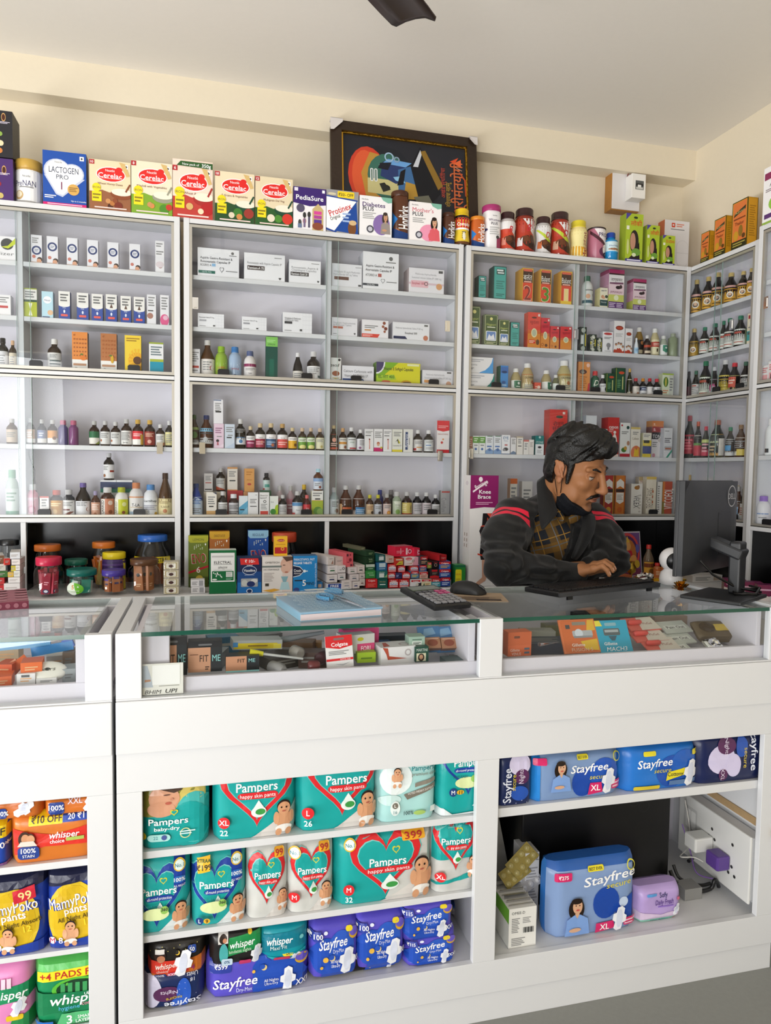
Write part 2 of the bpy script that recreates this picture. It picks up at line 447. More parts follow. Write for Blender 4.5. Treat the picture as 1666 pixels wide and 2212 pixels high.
counter('shop_counter','long white glass-topped counter with nappy packs on its open shelves',-.197,1.615,[(-.197,-.142),(.673,.735),(1.553,1.615)],
  [(-.178,.694,[(.556,.017),(.352,.016)]),(.713,1.597,[(.566,.024)])],
  [(-.197,-.142),(.673,.735),(1.553,1.615)],[(-.16,-.083),(.654,.672),(.738,.75),(1.535,1.55)],[(-.142,.673),(.735,1.553)])
counter('shop_counter','short white glass-topped counter at left edge with sanitary pad packs',-1.05,-.205,[(-1.05,-.99),(-.26,-.205)],
  [(-1.032,-.223,[(.556,.016),(.347,.012)])],
  [(-1.05,-.99),(-.261,-.205)],[(-.285,-.265),(-1.0,-.985)],[(-.99,-.261)])
# ------------------------------------------------------------------ goods: cartons, bottles, jars, soft packs
PLURAL={'medicine_carton':'medicine cartons','syrup_bottle':'medicine bottles','food_carton':'food cartons','powder_jar':'powder jars','sweet_jar':'sweet jars',
    'toothpaste_carton':'toothpaste cartons','nappy_pack':'nappy packs','pad_pack':'sanitary pad packs','oil_carton':'oil cartons'}
CAT={'medicine_carton':'carton','syrup_bottle':'bottle','food_carton':'carton','powder_jar':'jar','sweet_jar':'jar','toothpaste_carton':'carton',
    'nappy_pack':'nappy pack','pad_pack':'pad pack','oil_carton':'carton'}
ORD='first second third fourth fifth sixth seventh eighth ninth tenth eleventh twelfth thirteenth fourteenth fifteenth sixteenth seventeenth'.split()
GOODS=[]
def good(o,kind,desc,loc,x):
 GOODS.append((o,kind,desc,loc,x));return o
def finish_labels():
 seen={}
 for g in GOODS:seen.setdefault((g[2],g[3]),[]).append(g)
 for (desc,loc),gs in seen.items():
  gs.sort(key=lambda g:g[4])
  for i,g in enumerate(gs):
   lb=f'{desc} {loc}' if len(gs)==1 else f'{desc}, {ORD[i]} from left {loc}'
   if len(lb.split())>16:print('LONG',len(lb.split()),lb)
   tag(g[0],lb,CAT.get(g[1],g[1].split('_')[-1]),(PLURAL.get(g[1],g[1].replace('_',' ')+'s')+' '+loc))
def fsurf(W,D,H,T=None):return lambda u,v,d:(-W/2+u*W,-D/2-d,v*H)
def lsurf(W,D,H):return lambda u,v,d:(-W/2-d,D/2-u*D,v*H)
def rsurf(W,D,H):return lambda u,v,d:(W/2+d,-D/2+u*D,v*H)
def tsurf(W,D,H):return lambda u,v,d:(-W/2+u*W,-D/2+v*D,H+d)
def carton(name,W,D,H,col,front=(),side=None,top=None,left=(),right=(),tops=(),m=None,right_col=None):
 mb=MB();mb.box(-W/2,W/2,-D/2,D/2,0,H,col,side=side,top=top,right=right_col)
 put(mb,fsurf(W,D,H),W,H,front)
 if left:put(mb,lsurf(W,D,H),D,H,left)
 if right:put(mb,rsurf(W,D,H),D,H,right)
 if tops:put(mb,tsurf(W,D,H),W,D,tops)
 o=mb.build(name,m or PAPER);return o
BST={  # style: body outline (r, z), cap radius, cap from, label from-to
 'a':([(.9,0),(1,.015),(1,.60),(.96,.65),(.78,.71),(.5,.77),(.42,.79),(.42,.86)],.47,.84,.06,.57),
 'b':([(.9,0),(1,.015),(1,.5),(.96,.56),(.8,.64),(.52,.75),(.4,.80),(.4,.9)],.44,.87,.06,.47),
 'c':([(.92,0),(1,.02),(1,.66),(.93,.72),(.66,.77),(.56,.79),(.56,.85)],.62,.82,.07,.62),
 'd':([(.9,0),(1,.02),(1,.55),(.92,.66),(.62,.8),(.5,.84),(.5,.88)],.55,.85,.05,.55),
 'p':([(.88,0),(1,.03),(1,.62),(.9,.72),(.66,.79),(.5,.82),(.5,.85)],.56,.83,.05,.60),
 't':([(.85,0),(1,.03),(1,.4),(.8,.6),(.42,.8),(.36,.86),(.36,.88)],.42,.86,.06,.40),
 'w':([(.9,0),(1,.03),(1,.2),(.9,.32),(.86,.42),(.92,.52),(1,.62),(1,.72),(.86,.80),(.8,.83)],.84,.82,.05,.74),
}
def bottle(name,W,H,gl,cap,lab,shapes=(),st='a',span=2.75,capm=None,m=None,labz=None):
 R=W/2;prof,cr_,cz,l0,l1=BST[st]
 if labz:l0,l1=labz
 mb=MB();mb.lathe([(r*R,z*H) for r,z in prof],gl,n=18)
 o=mb.build(name,m or SHINY)
 c=MB();c.lathe([(cr_*R,cz*H),(cr_*R*1.04,cz*H+.001),(cr_*R*1.04,cz*H+.003),(cr_*R,cz*H+.0035),(cr_*R,.975*H),(cr_*R*.9,H)],cap,n=18)
 c.build('cap',capm or PLAST,o)
 if lab:
  lb=MB();hh=(l1-l0)*H
  rz=sorted((z*H,r*R) for r,z in prof)
  def rad(z):
   for (za,ra),(zb,rb) in zip(rz,rz[1:]):
    if za <= z <= zb:return ra+(rb-ra)*(z-za)/max(zb-za,1e-6)
   return rz[-1][1]
  def sf(u,v,d):
   a=(u-.5)*span;z=l0*H+v*hh;r=rad(z)+.0004+d;return (r*math.sin(a),-r*math.cos(a),z)
  nv=9 if st=='w' else 1
  lb.grid([sf(i/14,j/nv,0) for j in range(nv+1) for i in range(15)],15,nv+1,lab)
  put(lb,sf,span*R,hh,shapes,8,nv if nv>1 else 0)
  lb.build('label',PAPER,o)
 return o
def jar(name,W,H,lidc,lidw=.8,lidh=.16,body=None,st='r',lab=None,shapes=(),lz=(.1,.7),sq=0):
 """clear plastic jar with a screw lid; body colour gives an opaque one"""
 R=W/2;zb=H*(1-lidh)
 if st=='r':prof=[(.82,0),(.94,.02),(1,.1),(1,.72),(.94,.84),(lidw*.9,.96),(lidw*.9,1)]
 elif st=='g':prof=[(.6,0),(.8,.03),(1,.3),(1,.5),(.9,.75),(lidw*.92,.93),(lidw*.92,1)]
 else:prof=[(.94,0),(1,.02),(1,.9),(lidw*.95,.97),(lidw*.95,1)]
 mb=MB();mb.lathe([(r*R,z*zb) for r,z in prof],body or 'fff',n=28,cap=True,sq=sq)
 o=mb.build(name,PLAST if body else CLEAR)
 c=MB();r=lidw*R;c.lathe([(r,zb-.002),(r*1.03,zb),(r*1.03,H*.985),(r*.97,H)],lidc,n=28);c.build('lid',PLAST,o)
 if lab or shapes:
  lb=MB();l0,l1=lz;hh=(l1-l0)*zb;span=2.5
  def rad(f):
   for (ra,za),(rb,zb_) in zip(prof,prof[1:]):
    if za <= f <= zb_:return R*(ra+(rb-ra)*(f-za)/max(zb_-za,1e-6))
   return R
  def sf(u,v,d):
   a=(u-.5)*span;f=l0+v*(l1-l0);rr=rad(f)+.0006+d;rr *= 1 if not sq else (1-sq)+sq/max(abs(math.sin(a)),abs(math.cos(a)))*.86;return (rr*math.sin(a),-rr*math.cos(a),f*zb)
  if lab:lb.grid([sf(i/16,j/6,0) for j in range(7) for i in range(17)],17,7,lab)
  put(lb,sf,span*R,hh,shapes,10,6);lb.build('label',PAPER,o)
 return o
def pillow(name,W,D,H,col,shapes=(),pw=6,pv=6,seam=.012,m=None,sidec=None,wr=.0025,seed=0,sag=0,nu=14,nv=12,topc=None):
 """soft film pack: front and back sheets bulging between sealed ends"""
 def prof(t,p):return max(0.0,1-abs(2*t-1)**p)**.5
 def sf(u,v,d):
  b=(.3+.7*prof(u,pw))*((.84+.16*prof(v,pv)) if v<.5 else (.42+.58*prof(v,pv)))
  n=noise.noise(Vector((u*3.1+seed*7.3,v*3.7,seed)))+.5*noise.noise(Vector((u*8+seed,v*9,3.3)))
  cx=W*(u-.5)*(1-.035*(1-prof(v,4))-.0*v);zz=H*v-sag*(1-prof(u,3))*(v-.5)
  return (cx,-D/2*b-d-wr*n*min(1,6*min(u,1-u,v,1-v)+.1),zz)
 def bf(u,v):
  x,y,z=sf(u,v,0);return (x,-y,z)
 mb=MB();N,M_=nu+1,nv+1
 sc=sidec or col
 def fc(i,j):return (topc or col) if j >= nv-1 and topc else col
 mb.grid([sf(i/nu,j/nv,0) for j in range(M_) for i in range(N)],N,M_,fc)
 mb.grid([bf(1-i/nu,j/nv) for j in range(M_) for i in range(N)],N,M_,sc)
 for us in (0,1):
  L=[sf(us,j/nv,0) for j in range(M_)];B_=[bf(us,j/nv) for j in range(M_)]
  P=[q for a,b in zip(L,B_) for q in ((b,a) if us==0 else (a,b))]
  mb.grid(P,2,M_,sc)
 for vs_ in (0,1):
  L=[sf(i/nu,vs_,0) for i in range(N)];B_=[bf(i/nu,vs_) for i in range(N)]
  mb.grid(L+B_ if vs_ else B_+L,N,2,topc or sc)
 put(mb,sf,W,H,shapes,nu,nv,lift=.0011)
 return mb.build(name,m or FILM)
def stand(o,x,y,z,rz=0):
 o.matrix_world=Tm((x,y,z+.0006),rz);return o
# small print and label layouts
def LN(u0,v0,u1,v1,n,c='8a8a8a'):return ('l',u0,v0,u1,v1,n,c)
def la(c,t='',tc='fff'):return [LN(.1,.5,.9,.94,4),('r',0,.04,1,.34,c)]+([('t',.5,.19,.14,t,tc,{'b':1})] if t else [])
def lb_(c,t='',tc='fff'):return [('r',0,.62,1,1,c),LN(.12,.08,.88,.52,4)]+([('t',.5,.8,.16,t,tc,{'b':1})] if t else [])
def lc(c,t='',tc='222'):return [('r',0,0,1,.6,c),LN(.2,.66,.8,.96,2),LN(.15,.08,.6,.4,3,'f3e9d8')]+([('t',.5,.5,.13,t,tc,{'b':1})] if t else [])
def ld(c):return [LN(.08,.6,.9,.92,4),('c',.7,.3,.16,c),LN(.08,.1,.45,.45,3)]
def rx(t1,t2,bar,bt='',n=3):return [LN(.08,.64,.92,.94,n,'6b6b70')]+([('t',.5,.52,.09,t1,'333',{'b':1})] if t1 else [])+[('r',.1,.3,.9,.42,bar),('t',.5,.36,.07,bt or t2,'fff')]
def baby(u,v,s,asp,skin='d9a37c',hair='2a1d18'):
 a=asp
 return [('e',u,v-.52*s,.30*s*a,.40*s,skin),('e',u-.30*s*a,v-.42*s,.12*s*a,.26*s,skin),('e',u+.31*s*a,v-.42*s,.12*s*a,.26*s,skin),
   ('e',u,v-.86*s,.34*s*a,.16*s,'f4f2ee'),('e',u-.2*s*a,v-1.02*s,.13*s*a,.16*s,skin),('e',u+.2*s*a,v-1.02*s,.13*s*a,.16*s,skin),
   ('e',u,v+.05*s,.28*s*a,.29*s,hair),('e',u,v-.02*s,.255*s*a,.27*s,skin),
   ('e',u-.1*s*a,v+.02*s,.035*s*a,.04*s,'1c1210'),('e',u+.1*s*a,v+.02*s,.035*s*a,.04*s,'1c1210'),('e',u,v-.14*s,.08*s*a,.03*s,'b5604e')]
def lady(u,v,s,asp,dress='7fa3dd',skin='d7a988',hair='231712'):
 a=asp
 return [('e',u-.02*a*s,v-.12*s,.36*s*a,.46*s,hair),('p',[(u-.55*s*a,v-1.25*s),(u-.45*s*a,v-.55*s),(u-.12*s*a,v-.36*s),(u+.16*s*a,v-.36*s),(u+.5*s*a,v-.55*s),(u+.6*s*a,v-1.25*s)],dress),
   ('p',[(u-.1*s*a,v-.3*s),(u+.12*s*a,v-.3*s),(u+.02*s*a,v-.52*s)],skin),('e',u+.02*s*a,v,.22*s*a,.31*s,skin),('e',u-.02*s*a,v+.24*s,.25*s*a,.13*s,hair),
   ('e',u-.06*s*a,v+.05*s,.03*s*a,.025*s,'1c1210'),('e',u+.1*s*a,v+.05*s,.03*s*a,.025*s,'1c1210'),('e',u+.02*s*a,v-.14*s,.08*s*a,.035*s,'c8544e'),
   ('e',u-.1*s*a,v-.98*s,.28*s*a,.09*s,skin)]
def pad(u,v,s,asp,tilt=.25):
 c_,s_=math.cos(tilt),math.sin(tilt)
 P=[(0,.5),(.16,.42),(.17,.2),(.3,.14),(.3,-.1),(.16,-.16),(.18,-.42),(0,-.52),(-.18,-.42),(-.16,-.16),(-.3,-.1),(-.3,.14),(-.17,.2),(-.16,.42)]
 return [('p',[(u+s*asp*(x*c_+y*s_),v+s*(y*c_-x*s_)) for x,y in P],'eef0f6'),('p',[(u+s*asp*.45*(x*c_+y*s_),v+s*.75*(y*c_-x*s_)) for x,y in ell(0,0,.3,.5)],'d5dbec')]

# rows of goods on the shelves; every entry gives its outline in the photograph, the shelf gives its depth and height
def geo(x0,x1,yt,Yf,Z):
 xm=(x0+x1)/2;zz=PY(xm,yt,Yf).z
 for _ in range(2):pass
 ym=yt+20
 a,c=PY(x0,ym,Yf).x,PY(x1,ym,Yf).x
 return (a+c)/2,c-a,zz-Z
def row(loc,Z,items,Yf=2.873):
 for it in items:
  k,x0,x1,yt,desc=it[:5];op=it[-1] if isinstance(it[-1],dict) else {}
  a=it[5:-1] if op else it[5:]
  if k=='j':a=it[5:7];op=it[7] if len(it)>7 else {}
  yf=op.get('Y',Yf);z=op.get('Z',Z);nm=op.get('n')
  if k=='c':
   X,W,H=geo(x0,x1,yt,yf,z);D=op.get('D',min(.045,W*.7))
   side=a[2] if len(a)>2 else None
   o=carton(nm or 'medicine_carton',W,D,H,a[0],a[1],side=side,right_col=op.get('rc'),left=op.get('L',()),right=op.get('R',()),top=op.get('top'),tops=op.get('TS',()))
   stand(o,X,yf+D/2,z,op.get('rz',0));good(o,nm or 'medicine_carton',desc,loc,X)
  elif k=='b':
   X,W,H=geo(x0,x1,yt,yf+.02,z)
   o=bottle(nm or 'syrup_bottle',W,H,a[0],a[1],a[2],a[3] if len(a)>3 else (),a[4] if len(a)>4 else 'a',capm=op.get('cm'),m=op.get('m'),labz=op.get('lz'))
   stand(o,X,yf+W/2,z,op.get('rz',0));good(o,nm or 'syrup_bottle',desc,loc,X)
  elif k=='j':
   X,W,H=geo(x0,x1,yt,yf+.03,z)
   o=jar(nm or 'powder_jar',W,H,a[0],**a[1]);stand(o,X,yf+W/2,z,op.get('rz',0));good(o,nm or 'powder_jar',desc,loc,X)
  if op.get('x'):op['x'](o,W,H)
# ------------------------------------------------------------------ goods on the wall cabinets
AMB,DKB,CLR='2a1409','15100f','b9b7ae'
T_=lambda u,v,h,st,c='fff',**k:('t',u,v,h,st,c,k)
def cerelac(bg,low,num,flav,bowl,fruit,newpack=False):
 s=[('r',0,0,1,.36,low),('p',[(0,.3),(.3,.4),(.6,.33),(1,.42),(1,.2),(0,.2)],low)]
 t=.0 if not newpack else-.1
 s+=[('e',.52,.72+t,.36,.155,'fff'),('e',.52,.72+t,.34,.14,'e02a25'),('e',.72,.83+t,.08,.05,'e02a25'),T_(.5,.80+t,.05,'Nestlé','fff',b=1),
    T_(.5,.70+t,.10,'Cerelac','fff',w=.58,b=1),('r',.3,.635+t,.74,.645+t,'f8d9d2'),T_(.5,.53+t,.042,flav,'7a4a35'),
    ('r',.0,.9+t,.12,.99+t,'b32b31'),T_(.06,.945+t,.05,num,'fff',b=1),('r',.84,.86+t,.94,.94+t,'fff'),('c',.89,.9+t,.022,'222'),
    ('p',[(.72,.98+t),(.86,.96+t),(.98,.72+t),(.9,.7+t)],'d9b878'),('c',.17,.44,.085,'f5dc22'),T_(.17,.44,.045,'IRON','444',b=1),
    ('r',.06,.16,.29,.36,'f5dc22'),LN(.08,.2,.27,.33,2,'8a7a20'),
    ('e',.78,.34,.27,.11,bowl),('e',.78,.38,.25,.075,'f4ead6'),('p',[(.86,.4),(.9,.38),(1,.54),(.97,.56)],bowl)]
 s+=[('c',u,v,r,c) for u,v,r,c in fruit]+[LN(.12,.02,.9,.07,1,'f3d7cf')]
 if newpack:s+=[('p',[(.1,.89),(.2,.97),(1,.97),(1,.87),(.72,.88)],'2f5a2a'),T_(.45,.925,.04,'New pack of','fff'),T_(.84,.922,.06,'350g','fff',b=1)]
 return s
TOPL,TOPM,TOPR='on top of the left cabinet','on top of the middle cabinet','on top of the right cabinet'
beans=[(.45,.18,.05,'c98f5b'),(.55,.14,.05,'b9763f'),(.62,.2,.05,'8c4a2b')]
row(TOPL,SH[0],[
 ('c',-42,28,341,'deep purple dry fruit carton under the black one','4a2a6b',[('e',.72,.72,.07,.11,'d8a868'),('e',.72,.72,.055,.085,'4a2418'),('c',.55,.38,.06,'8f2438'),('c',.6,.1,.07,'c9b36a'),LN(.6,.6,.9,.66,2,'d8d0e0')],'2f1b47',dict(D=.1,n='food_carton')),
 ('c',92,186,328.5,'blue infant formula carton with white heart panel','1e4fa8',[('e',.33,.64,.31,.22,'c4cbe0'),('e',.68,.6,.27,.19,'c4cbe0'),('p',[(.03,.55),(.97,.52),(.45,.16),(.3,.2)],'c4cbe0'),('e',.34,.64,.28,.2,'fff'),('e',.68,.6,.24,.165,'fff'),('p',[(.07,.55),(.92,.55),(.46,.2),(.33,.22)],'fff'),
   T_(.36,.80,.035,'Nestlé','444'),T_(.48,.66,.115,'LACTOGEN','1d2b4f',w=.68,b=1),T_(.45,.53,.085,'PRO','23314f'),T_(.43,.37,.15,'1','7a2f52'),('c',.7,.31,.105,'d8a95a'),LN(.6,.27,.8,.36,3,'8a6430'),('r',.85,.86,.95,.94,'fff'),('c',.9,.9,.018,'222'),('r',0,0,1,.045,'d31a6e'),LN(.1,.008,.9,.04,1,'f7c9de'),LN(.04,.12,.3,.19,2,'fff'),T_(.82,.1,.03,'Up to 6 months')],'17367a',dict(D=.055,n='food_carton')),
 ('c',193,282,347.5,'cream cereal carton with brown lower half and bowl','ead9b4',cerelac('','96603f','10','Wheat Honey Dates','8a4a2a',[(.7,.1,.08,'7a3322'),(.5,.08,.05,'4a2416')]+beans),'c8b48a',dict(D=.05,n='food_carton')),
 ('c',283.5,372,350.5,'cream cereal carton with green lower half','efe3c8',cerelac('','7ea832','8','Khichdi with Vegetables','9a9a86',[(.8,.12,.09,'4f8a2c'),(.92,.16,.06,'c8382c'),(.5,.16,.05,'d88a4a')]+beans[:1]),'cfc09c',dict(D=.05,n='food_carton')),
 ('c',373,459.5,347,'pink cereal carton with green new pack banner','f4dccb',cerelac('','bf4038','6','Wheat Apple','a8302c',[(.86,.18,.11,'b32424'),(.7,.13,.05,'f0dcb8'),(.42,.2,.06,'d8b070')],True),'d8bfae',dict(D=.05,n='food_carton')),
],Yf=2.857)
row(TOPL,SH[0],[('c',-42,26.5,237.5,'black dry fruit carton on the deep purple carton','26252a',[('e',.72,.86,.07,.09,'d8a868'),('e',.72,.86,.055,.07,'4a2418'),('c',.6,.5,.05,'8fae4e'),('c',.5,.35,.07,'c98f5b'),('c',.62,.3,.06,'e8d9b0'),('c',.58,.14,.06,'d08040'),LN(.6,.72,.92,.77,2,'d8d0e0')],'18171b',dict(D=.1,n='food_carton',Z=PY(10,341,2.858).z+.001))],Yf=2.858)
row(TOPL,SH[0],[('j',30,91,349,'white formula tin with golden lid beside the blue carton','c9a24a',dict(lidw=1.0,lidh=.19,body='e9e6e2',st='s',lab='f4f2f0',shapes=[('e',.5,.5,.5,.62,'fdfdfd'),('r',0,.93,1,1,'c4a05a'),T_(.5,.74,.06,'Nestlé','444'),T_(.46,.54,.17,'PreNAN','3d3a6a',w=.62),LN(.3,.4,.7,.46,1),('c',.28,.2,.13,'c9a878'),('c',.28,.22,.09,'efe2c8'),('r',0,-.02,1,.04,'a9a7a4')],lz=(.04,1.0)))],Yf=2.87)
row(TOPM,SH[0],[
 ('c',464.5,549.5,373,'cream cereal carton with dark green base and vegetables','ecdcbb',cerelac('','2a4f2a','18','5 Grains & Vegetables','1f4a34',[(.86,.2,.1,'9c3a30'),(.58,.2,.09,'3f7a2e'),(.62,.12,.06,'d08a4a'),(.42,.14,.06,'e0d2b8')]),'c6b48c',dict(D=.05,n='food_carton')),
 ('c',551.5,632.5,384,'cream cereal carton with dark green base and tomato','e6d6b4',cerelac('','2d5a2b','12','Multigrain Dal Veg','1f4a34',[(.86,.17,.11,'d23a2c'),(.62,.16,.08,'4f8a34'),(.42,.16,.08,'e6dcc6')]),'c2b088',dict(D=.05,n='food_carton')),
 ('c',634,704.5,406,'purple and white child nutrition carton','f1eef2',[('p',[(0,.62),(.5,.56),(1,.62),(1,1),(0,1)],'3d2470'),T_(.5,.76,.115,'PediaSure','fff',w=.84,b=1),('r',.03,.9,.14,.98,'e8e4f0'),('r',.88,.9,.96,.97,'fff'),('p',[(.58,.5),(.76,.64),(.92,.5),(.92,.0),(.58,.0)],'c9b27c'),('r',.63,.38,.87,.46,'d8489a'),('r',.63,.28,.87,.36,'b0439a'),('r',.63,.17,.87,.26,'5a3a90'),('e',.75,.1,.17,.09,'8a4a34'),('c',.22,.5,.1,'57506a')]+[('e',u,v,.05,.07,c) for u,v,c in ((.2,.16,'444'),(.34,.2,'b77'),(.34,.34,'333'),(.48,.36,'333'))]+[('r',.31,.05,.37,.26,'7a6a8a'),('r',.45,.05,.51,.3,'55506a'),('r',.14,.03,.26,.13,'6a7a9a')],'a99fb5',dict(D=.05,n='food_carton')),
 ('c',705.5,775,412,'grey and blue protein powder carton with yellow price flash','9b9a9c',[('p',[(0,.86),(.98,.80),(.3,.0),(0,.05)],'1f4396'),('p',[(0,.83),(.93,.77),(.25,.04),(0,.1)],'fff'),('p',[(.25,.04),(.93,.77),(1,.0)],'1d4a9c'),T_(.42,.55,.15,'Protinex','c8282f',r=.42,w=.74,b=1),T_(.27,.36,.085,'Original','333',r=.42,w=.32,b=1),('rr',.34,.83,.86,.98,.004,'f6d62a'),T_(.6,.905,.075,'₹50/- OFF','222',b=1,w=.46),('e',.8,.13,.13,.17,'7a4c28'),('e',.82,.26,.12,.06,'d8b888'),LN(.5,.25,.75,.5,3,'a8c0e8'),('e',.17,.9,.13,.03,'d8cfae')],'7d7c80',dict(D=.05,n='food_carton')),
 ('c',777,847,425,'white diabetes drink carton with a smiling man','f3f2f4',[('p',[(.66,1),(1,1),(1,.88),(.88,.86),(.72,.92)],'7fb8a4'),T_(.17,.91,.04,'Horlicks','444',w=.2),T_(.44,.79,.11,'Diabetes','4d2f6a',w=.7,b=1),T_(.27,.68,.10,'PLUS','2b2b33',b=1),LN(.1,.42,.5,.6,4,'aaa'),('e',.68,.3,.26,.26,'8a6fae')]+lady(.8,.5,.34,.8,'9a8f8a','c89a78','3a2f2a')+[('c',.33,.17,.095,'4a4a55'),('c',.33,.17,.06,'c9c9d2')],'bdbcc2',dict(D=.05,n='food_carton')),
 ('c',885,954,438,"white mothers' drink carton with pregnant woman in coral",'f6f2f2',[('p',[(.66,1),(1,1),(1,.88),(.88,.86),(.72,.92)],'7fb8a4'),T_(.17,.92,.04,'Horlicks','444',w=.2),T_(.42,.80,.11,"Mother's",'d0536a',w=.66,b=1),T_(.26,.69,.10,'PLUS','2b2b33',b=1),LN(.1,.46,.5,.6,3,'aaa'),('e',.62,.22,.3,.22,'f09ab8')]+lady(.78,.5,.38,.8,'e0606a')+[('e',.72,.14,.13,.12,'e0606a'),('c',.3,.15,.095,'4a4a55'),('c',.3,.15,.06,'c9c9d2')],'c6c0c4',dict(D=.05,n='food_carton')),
],Yf=2.858)
hor=lambda c:[('p',[(0,.72),(.32,.5),(0,.2)],'2a7fd0'),T_(.62,.55,.32,'Horlicks','fff',r=pi/2,w=1.0,b=1),('c',.3,.2,.06,'a86a3a'),('p',[(0,0),(1,0),(1,.14),(.4,.2),(0,.3)],'1d3f7c')]
def hj(x0,x1,yt,desc,body,lid):
 return ('j',x0,x1,yt,desc,lid,dict(lidw=.96,lidh=.1,body=body,st='s',sq=.55,shapes=hor(0),lz=(.02,.9)))
row(TOPM,SH[0],[hj(846,883,416,'tall brown malt drink jar between two white cartons','5b3420','4a2a1c'),hj(955,981,463,'small brown malt drink jar beside the mothers carton','553120','4a2a1c'),
 ('b',983.5,1017,452,'waisted drink jar with yellow lid and red top','2b1812','f0c81e','e9c93a',[('r',0,.62,1,1,'cf2430'),T_(.5,.76,.12,'Complan','fff',b=1),('r',0,.56,1,.62,'fff'),('r',0,0,1,.1,'6a4020'),LN(.4,.2,.6,.5,4,'555'),('e',.5,.3,.07,.16,'f4f0e0')],'w',dict(n='powder_jar')),
 hj(1016.5,1046,471,'small malt drink jar with orange lid','c8642a','e08a2c'),
],Yf=2.866)
BT,DT=[T_(.55,.72,.22,'B','c8303c',s=.2,b=1)],[T_(.62,.66,.22,'D','b8323c',s=.2,b=1),('p',[(0,.85),(.12,.85),(.75,.5),(1,.42),(1,.36),(.6,.42)],'b8c83a')]
def pj(base,low):return [('r',0,0,1,1,base),('p',[(.3,1),(1,1),(1,.4),(.62,.62)],'e4e2e2'),('e',.6,.3,.3,.22,'4a2a1c'),('e',.72,.14,.22,.12,'2e1a14'),('e',.4,.36,.2,.1,'6a3c24'),('r',.1,.12,.3,.4,low)]
row(TOPR,SH[0],[
 ('j',1044.5,1082.5,446,'white womens drink jar with magenta lid','a8326e',dict(lidw=.98,lidh=.13,body='f0eef0',st='s',sq=.4,shapes=[T_(.52,.9,.035,'Horlicks','555',w=.2),T_(.56,.78,.07,'Womens','4b2a58',w=.62),T_(.5,.68,.07,'PLUS','3a3340',b=1),LN(.3,.36,.75,.6,4,'bbb'),('r',.62,0,1,.3,'9a3a5c'),('c',.66,.3,.05,'444'),('e',.12,.5,.1,.04,'3a3a66')],lz=(.03,.95))),
 ('b',1083,1116,459,'small chocolate protein jar with white shoulders','b8b0ae','3d2526','c6452e',pj('c9472e','d88a78')+[('r',0,.72,1,1,'e4e2e2')]+BT,'w',dict(n='powder_jar')),
 ('b',1117.5,1159.5,450,'tallest brown-lidded protein jar with red side','8a2f20','3d2526','b03a26',pj('b23a26','e0dcdc')+BT,'w',dict(n='powder_jar')),
 ('b',1160.5,1193,469,'small protein jar with green swoosh label','b8b4b2','3d2526','d8d6d6',pj('d9d7d7','c86a40')+DT,'w',dict(n='powder_jar')),
 ('b',1195,1235,458,'large red protein jar with green swoosh','9a3020','3d2526','b03a26',pj('b43a28','c8a088')+DT,'w',dict(n='powder_jar')),
 ('b',1237,1271.5,477,'pale yellow protein jar with yellow lid','ead994','e8d63a','efe2a0',[('p',[(0,0),(1,0),(1,.28),(0,.4)],'e0a52a'),T_(.62,.42,.2,'Macprot','8a1e3c',r=pi/2,w=1.05,b=1)],'w',dict(n='powder_jar')),
 ('j',1273.5,1308,494.5,'pink and black protein tin','2a1c20',dict(lidw=1.02,lidh=.03,body='b06a80',st='s',shapes=[('p',[(.2,1),(1,1),(1,.4),(.45,.7)],'efeaec'),('p',[(.0,.95),(.5,.66),(1,.36),(1,.28),(.45,.56),(0,.84)],'4a2430'),T_(.66,.8,.13,'PRO-','3a2a58',b=1),('e',.66,.22,.22,.16,'5a2a4a'),('e',.75,.3,.15,.18,'efe6e0'),('e',.8,.12,.16,.1,'2a1418')],lz=(.03,.98))),
 ('b',1308.5,1336.5,503,'small blue-capped drink jar with white label','1f8ac8','2348a8','cfe4ea',[('e',.5,.3,.3,.1,'9a6a4a'),T_(.5,.62,.14,'Horlicks','2a4a8a',w=.5),('r',0,0,1,.1,'2a9ad8')],'c',dict(n='powder_jar',lz=(.28,.66))),
],Yf=2.866)
def lauki(t):return [('p',[(0,.86),(0,1),(.32,1)],'4a3f96'),('e',.56,.92,.12,.025,'26351a'),T_(.6,.80,.10,t,'d0502a',w=.66,b=1),('r',.04,.66,.2,.74,'e6e8d4'),('e',.5,.42,.26,.24,'201a1c'),('e',.42,.42,.16,.18,'b98a72'),('p',[(.2,.06),(.85,.04),(.8,.42),(.55,.2)],'1c1719'),('e',.13,.3,.07,.16,'c8cf8a'),('e',.62,.2,.26,.08,'6a9a3c'),('e',.5,.14,.12,.04,'d6e0b8'),('r',0,0,1,.055,'3a3484'),LN(.1,.008,.9,.05,1,'e8e6f4')]
row(TOPR,SH[0],[
 ('c',1353,1390,462,'tallest lime green hair oil carton','a8bf32',lauki('लोकी'),'8ea028',dict(D=.05,n='oil_carton')),
 ('c',1398,1425.5,487,'mid-sized lime green hair oil carton','a8bf32',lauki('लोकी'),'8ea028',dict(D=.04,n='oil_carton')),
 ('c',1432,1458.5,509,'smallest lime green hair oil carton','a8bf32',lauki('DUDHI'),'8ea028',dict(D=.03,n='oil_carton')),
],Yf=2.858)
row(TOPR,SH[0],[('c',1436,1489.5,477,'tall white lamp carton behind the green oil cartons','dfdcde',[('rr',.28,.86,.42,.95,.003,'d0482c'),('rr',.32,.89,.38,.925,.002,'dfdcde'),LN(.48,.87,.78,.95,2,'d8846c'),LN(.25,.81,.8,.84,1,'777'),('rr',.5,.08,.98,.62,.03,'d2cfd2'),('rr',.52,.09,.97,.61,.03,'dedbdd'),('r',.5,.36,1,.368,'c4c0c4')],'c8704a',dict(D=.05,n='lamp_carton'))],Yf=2.93)

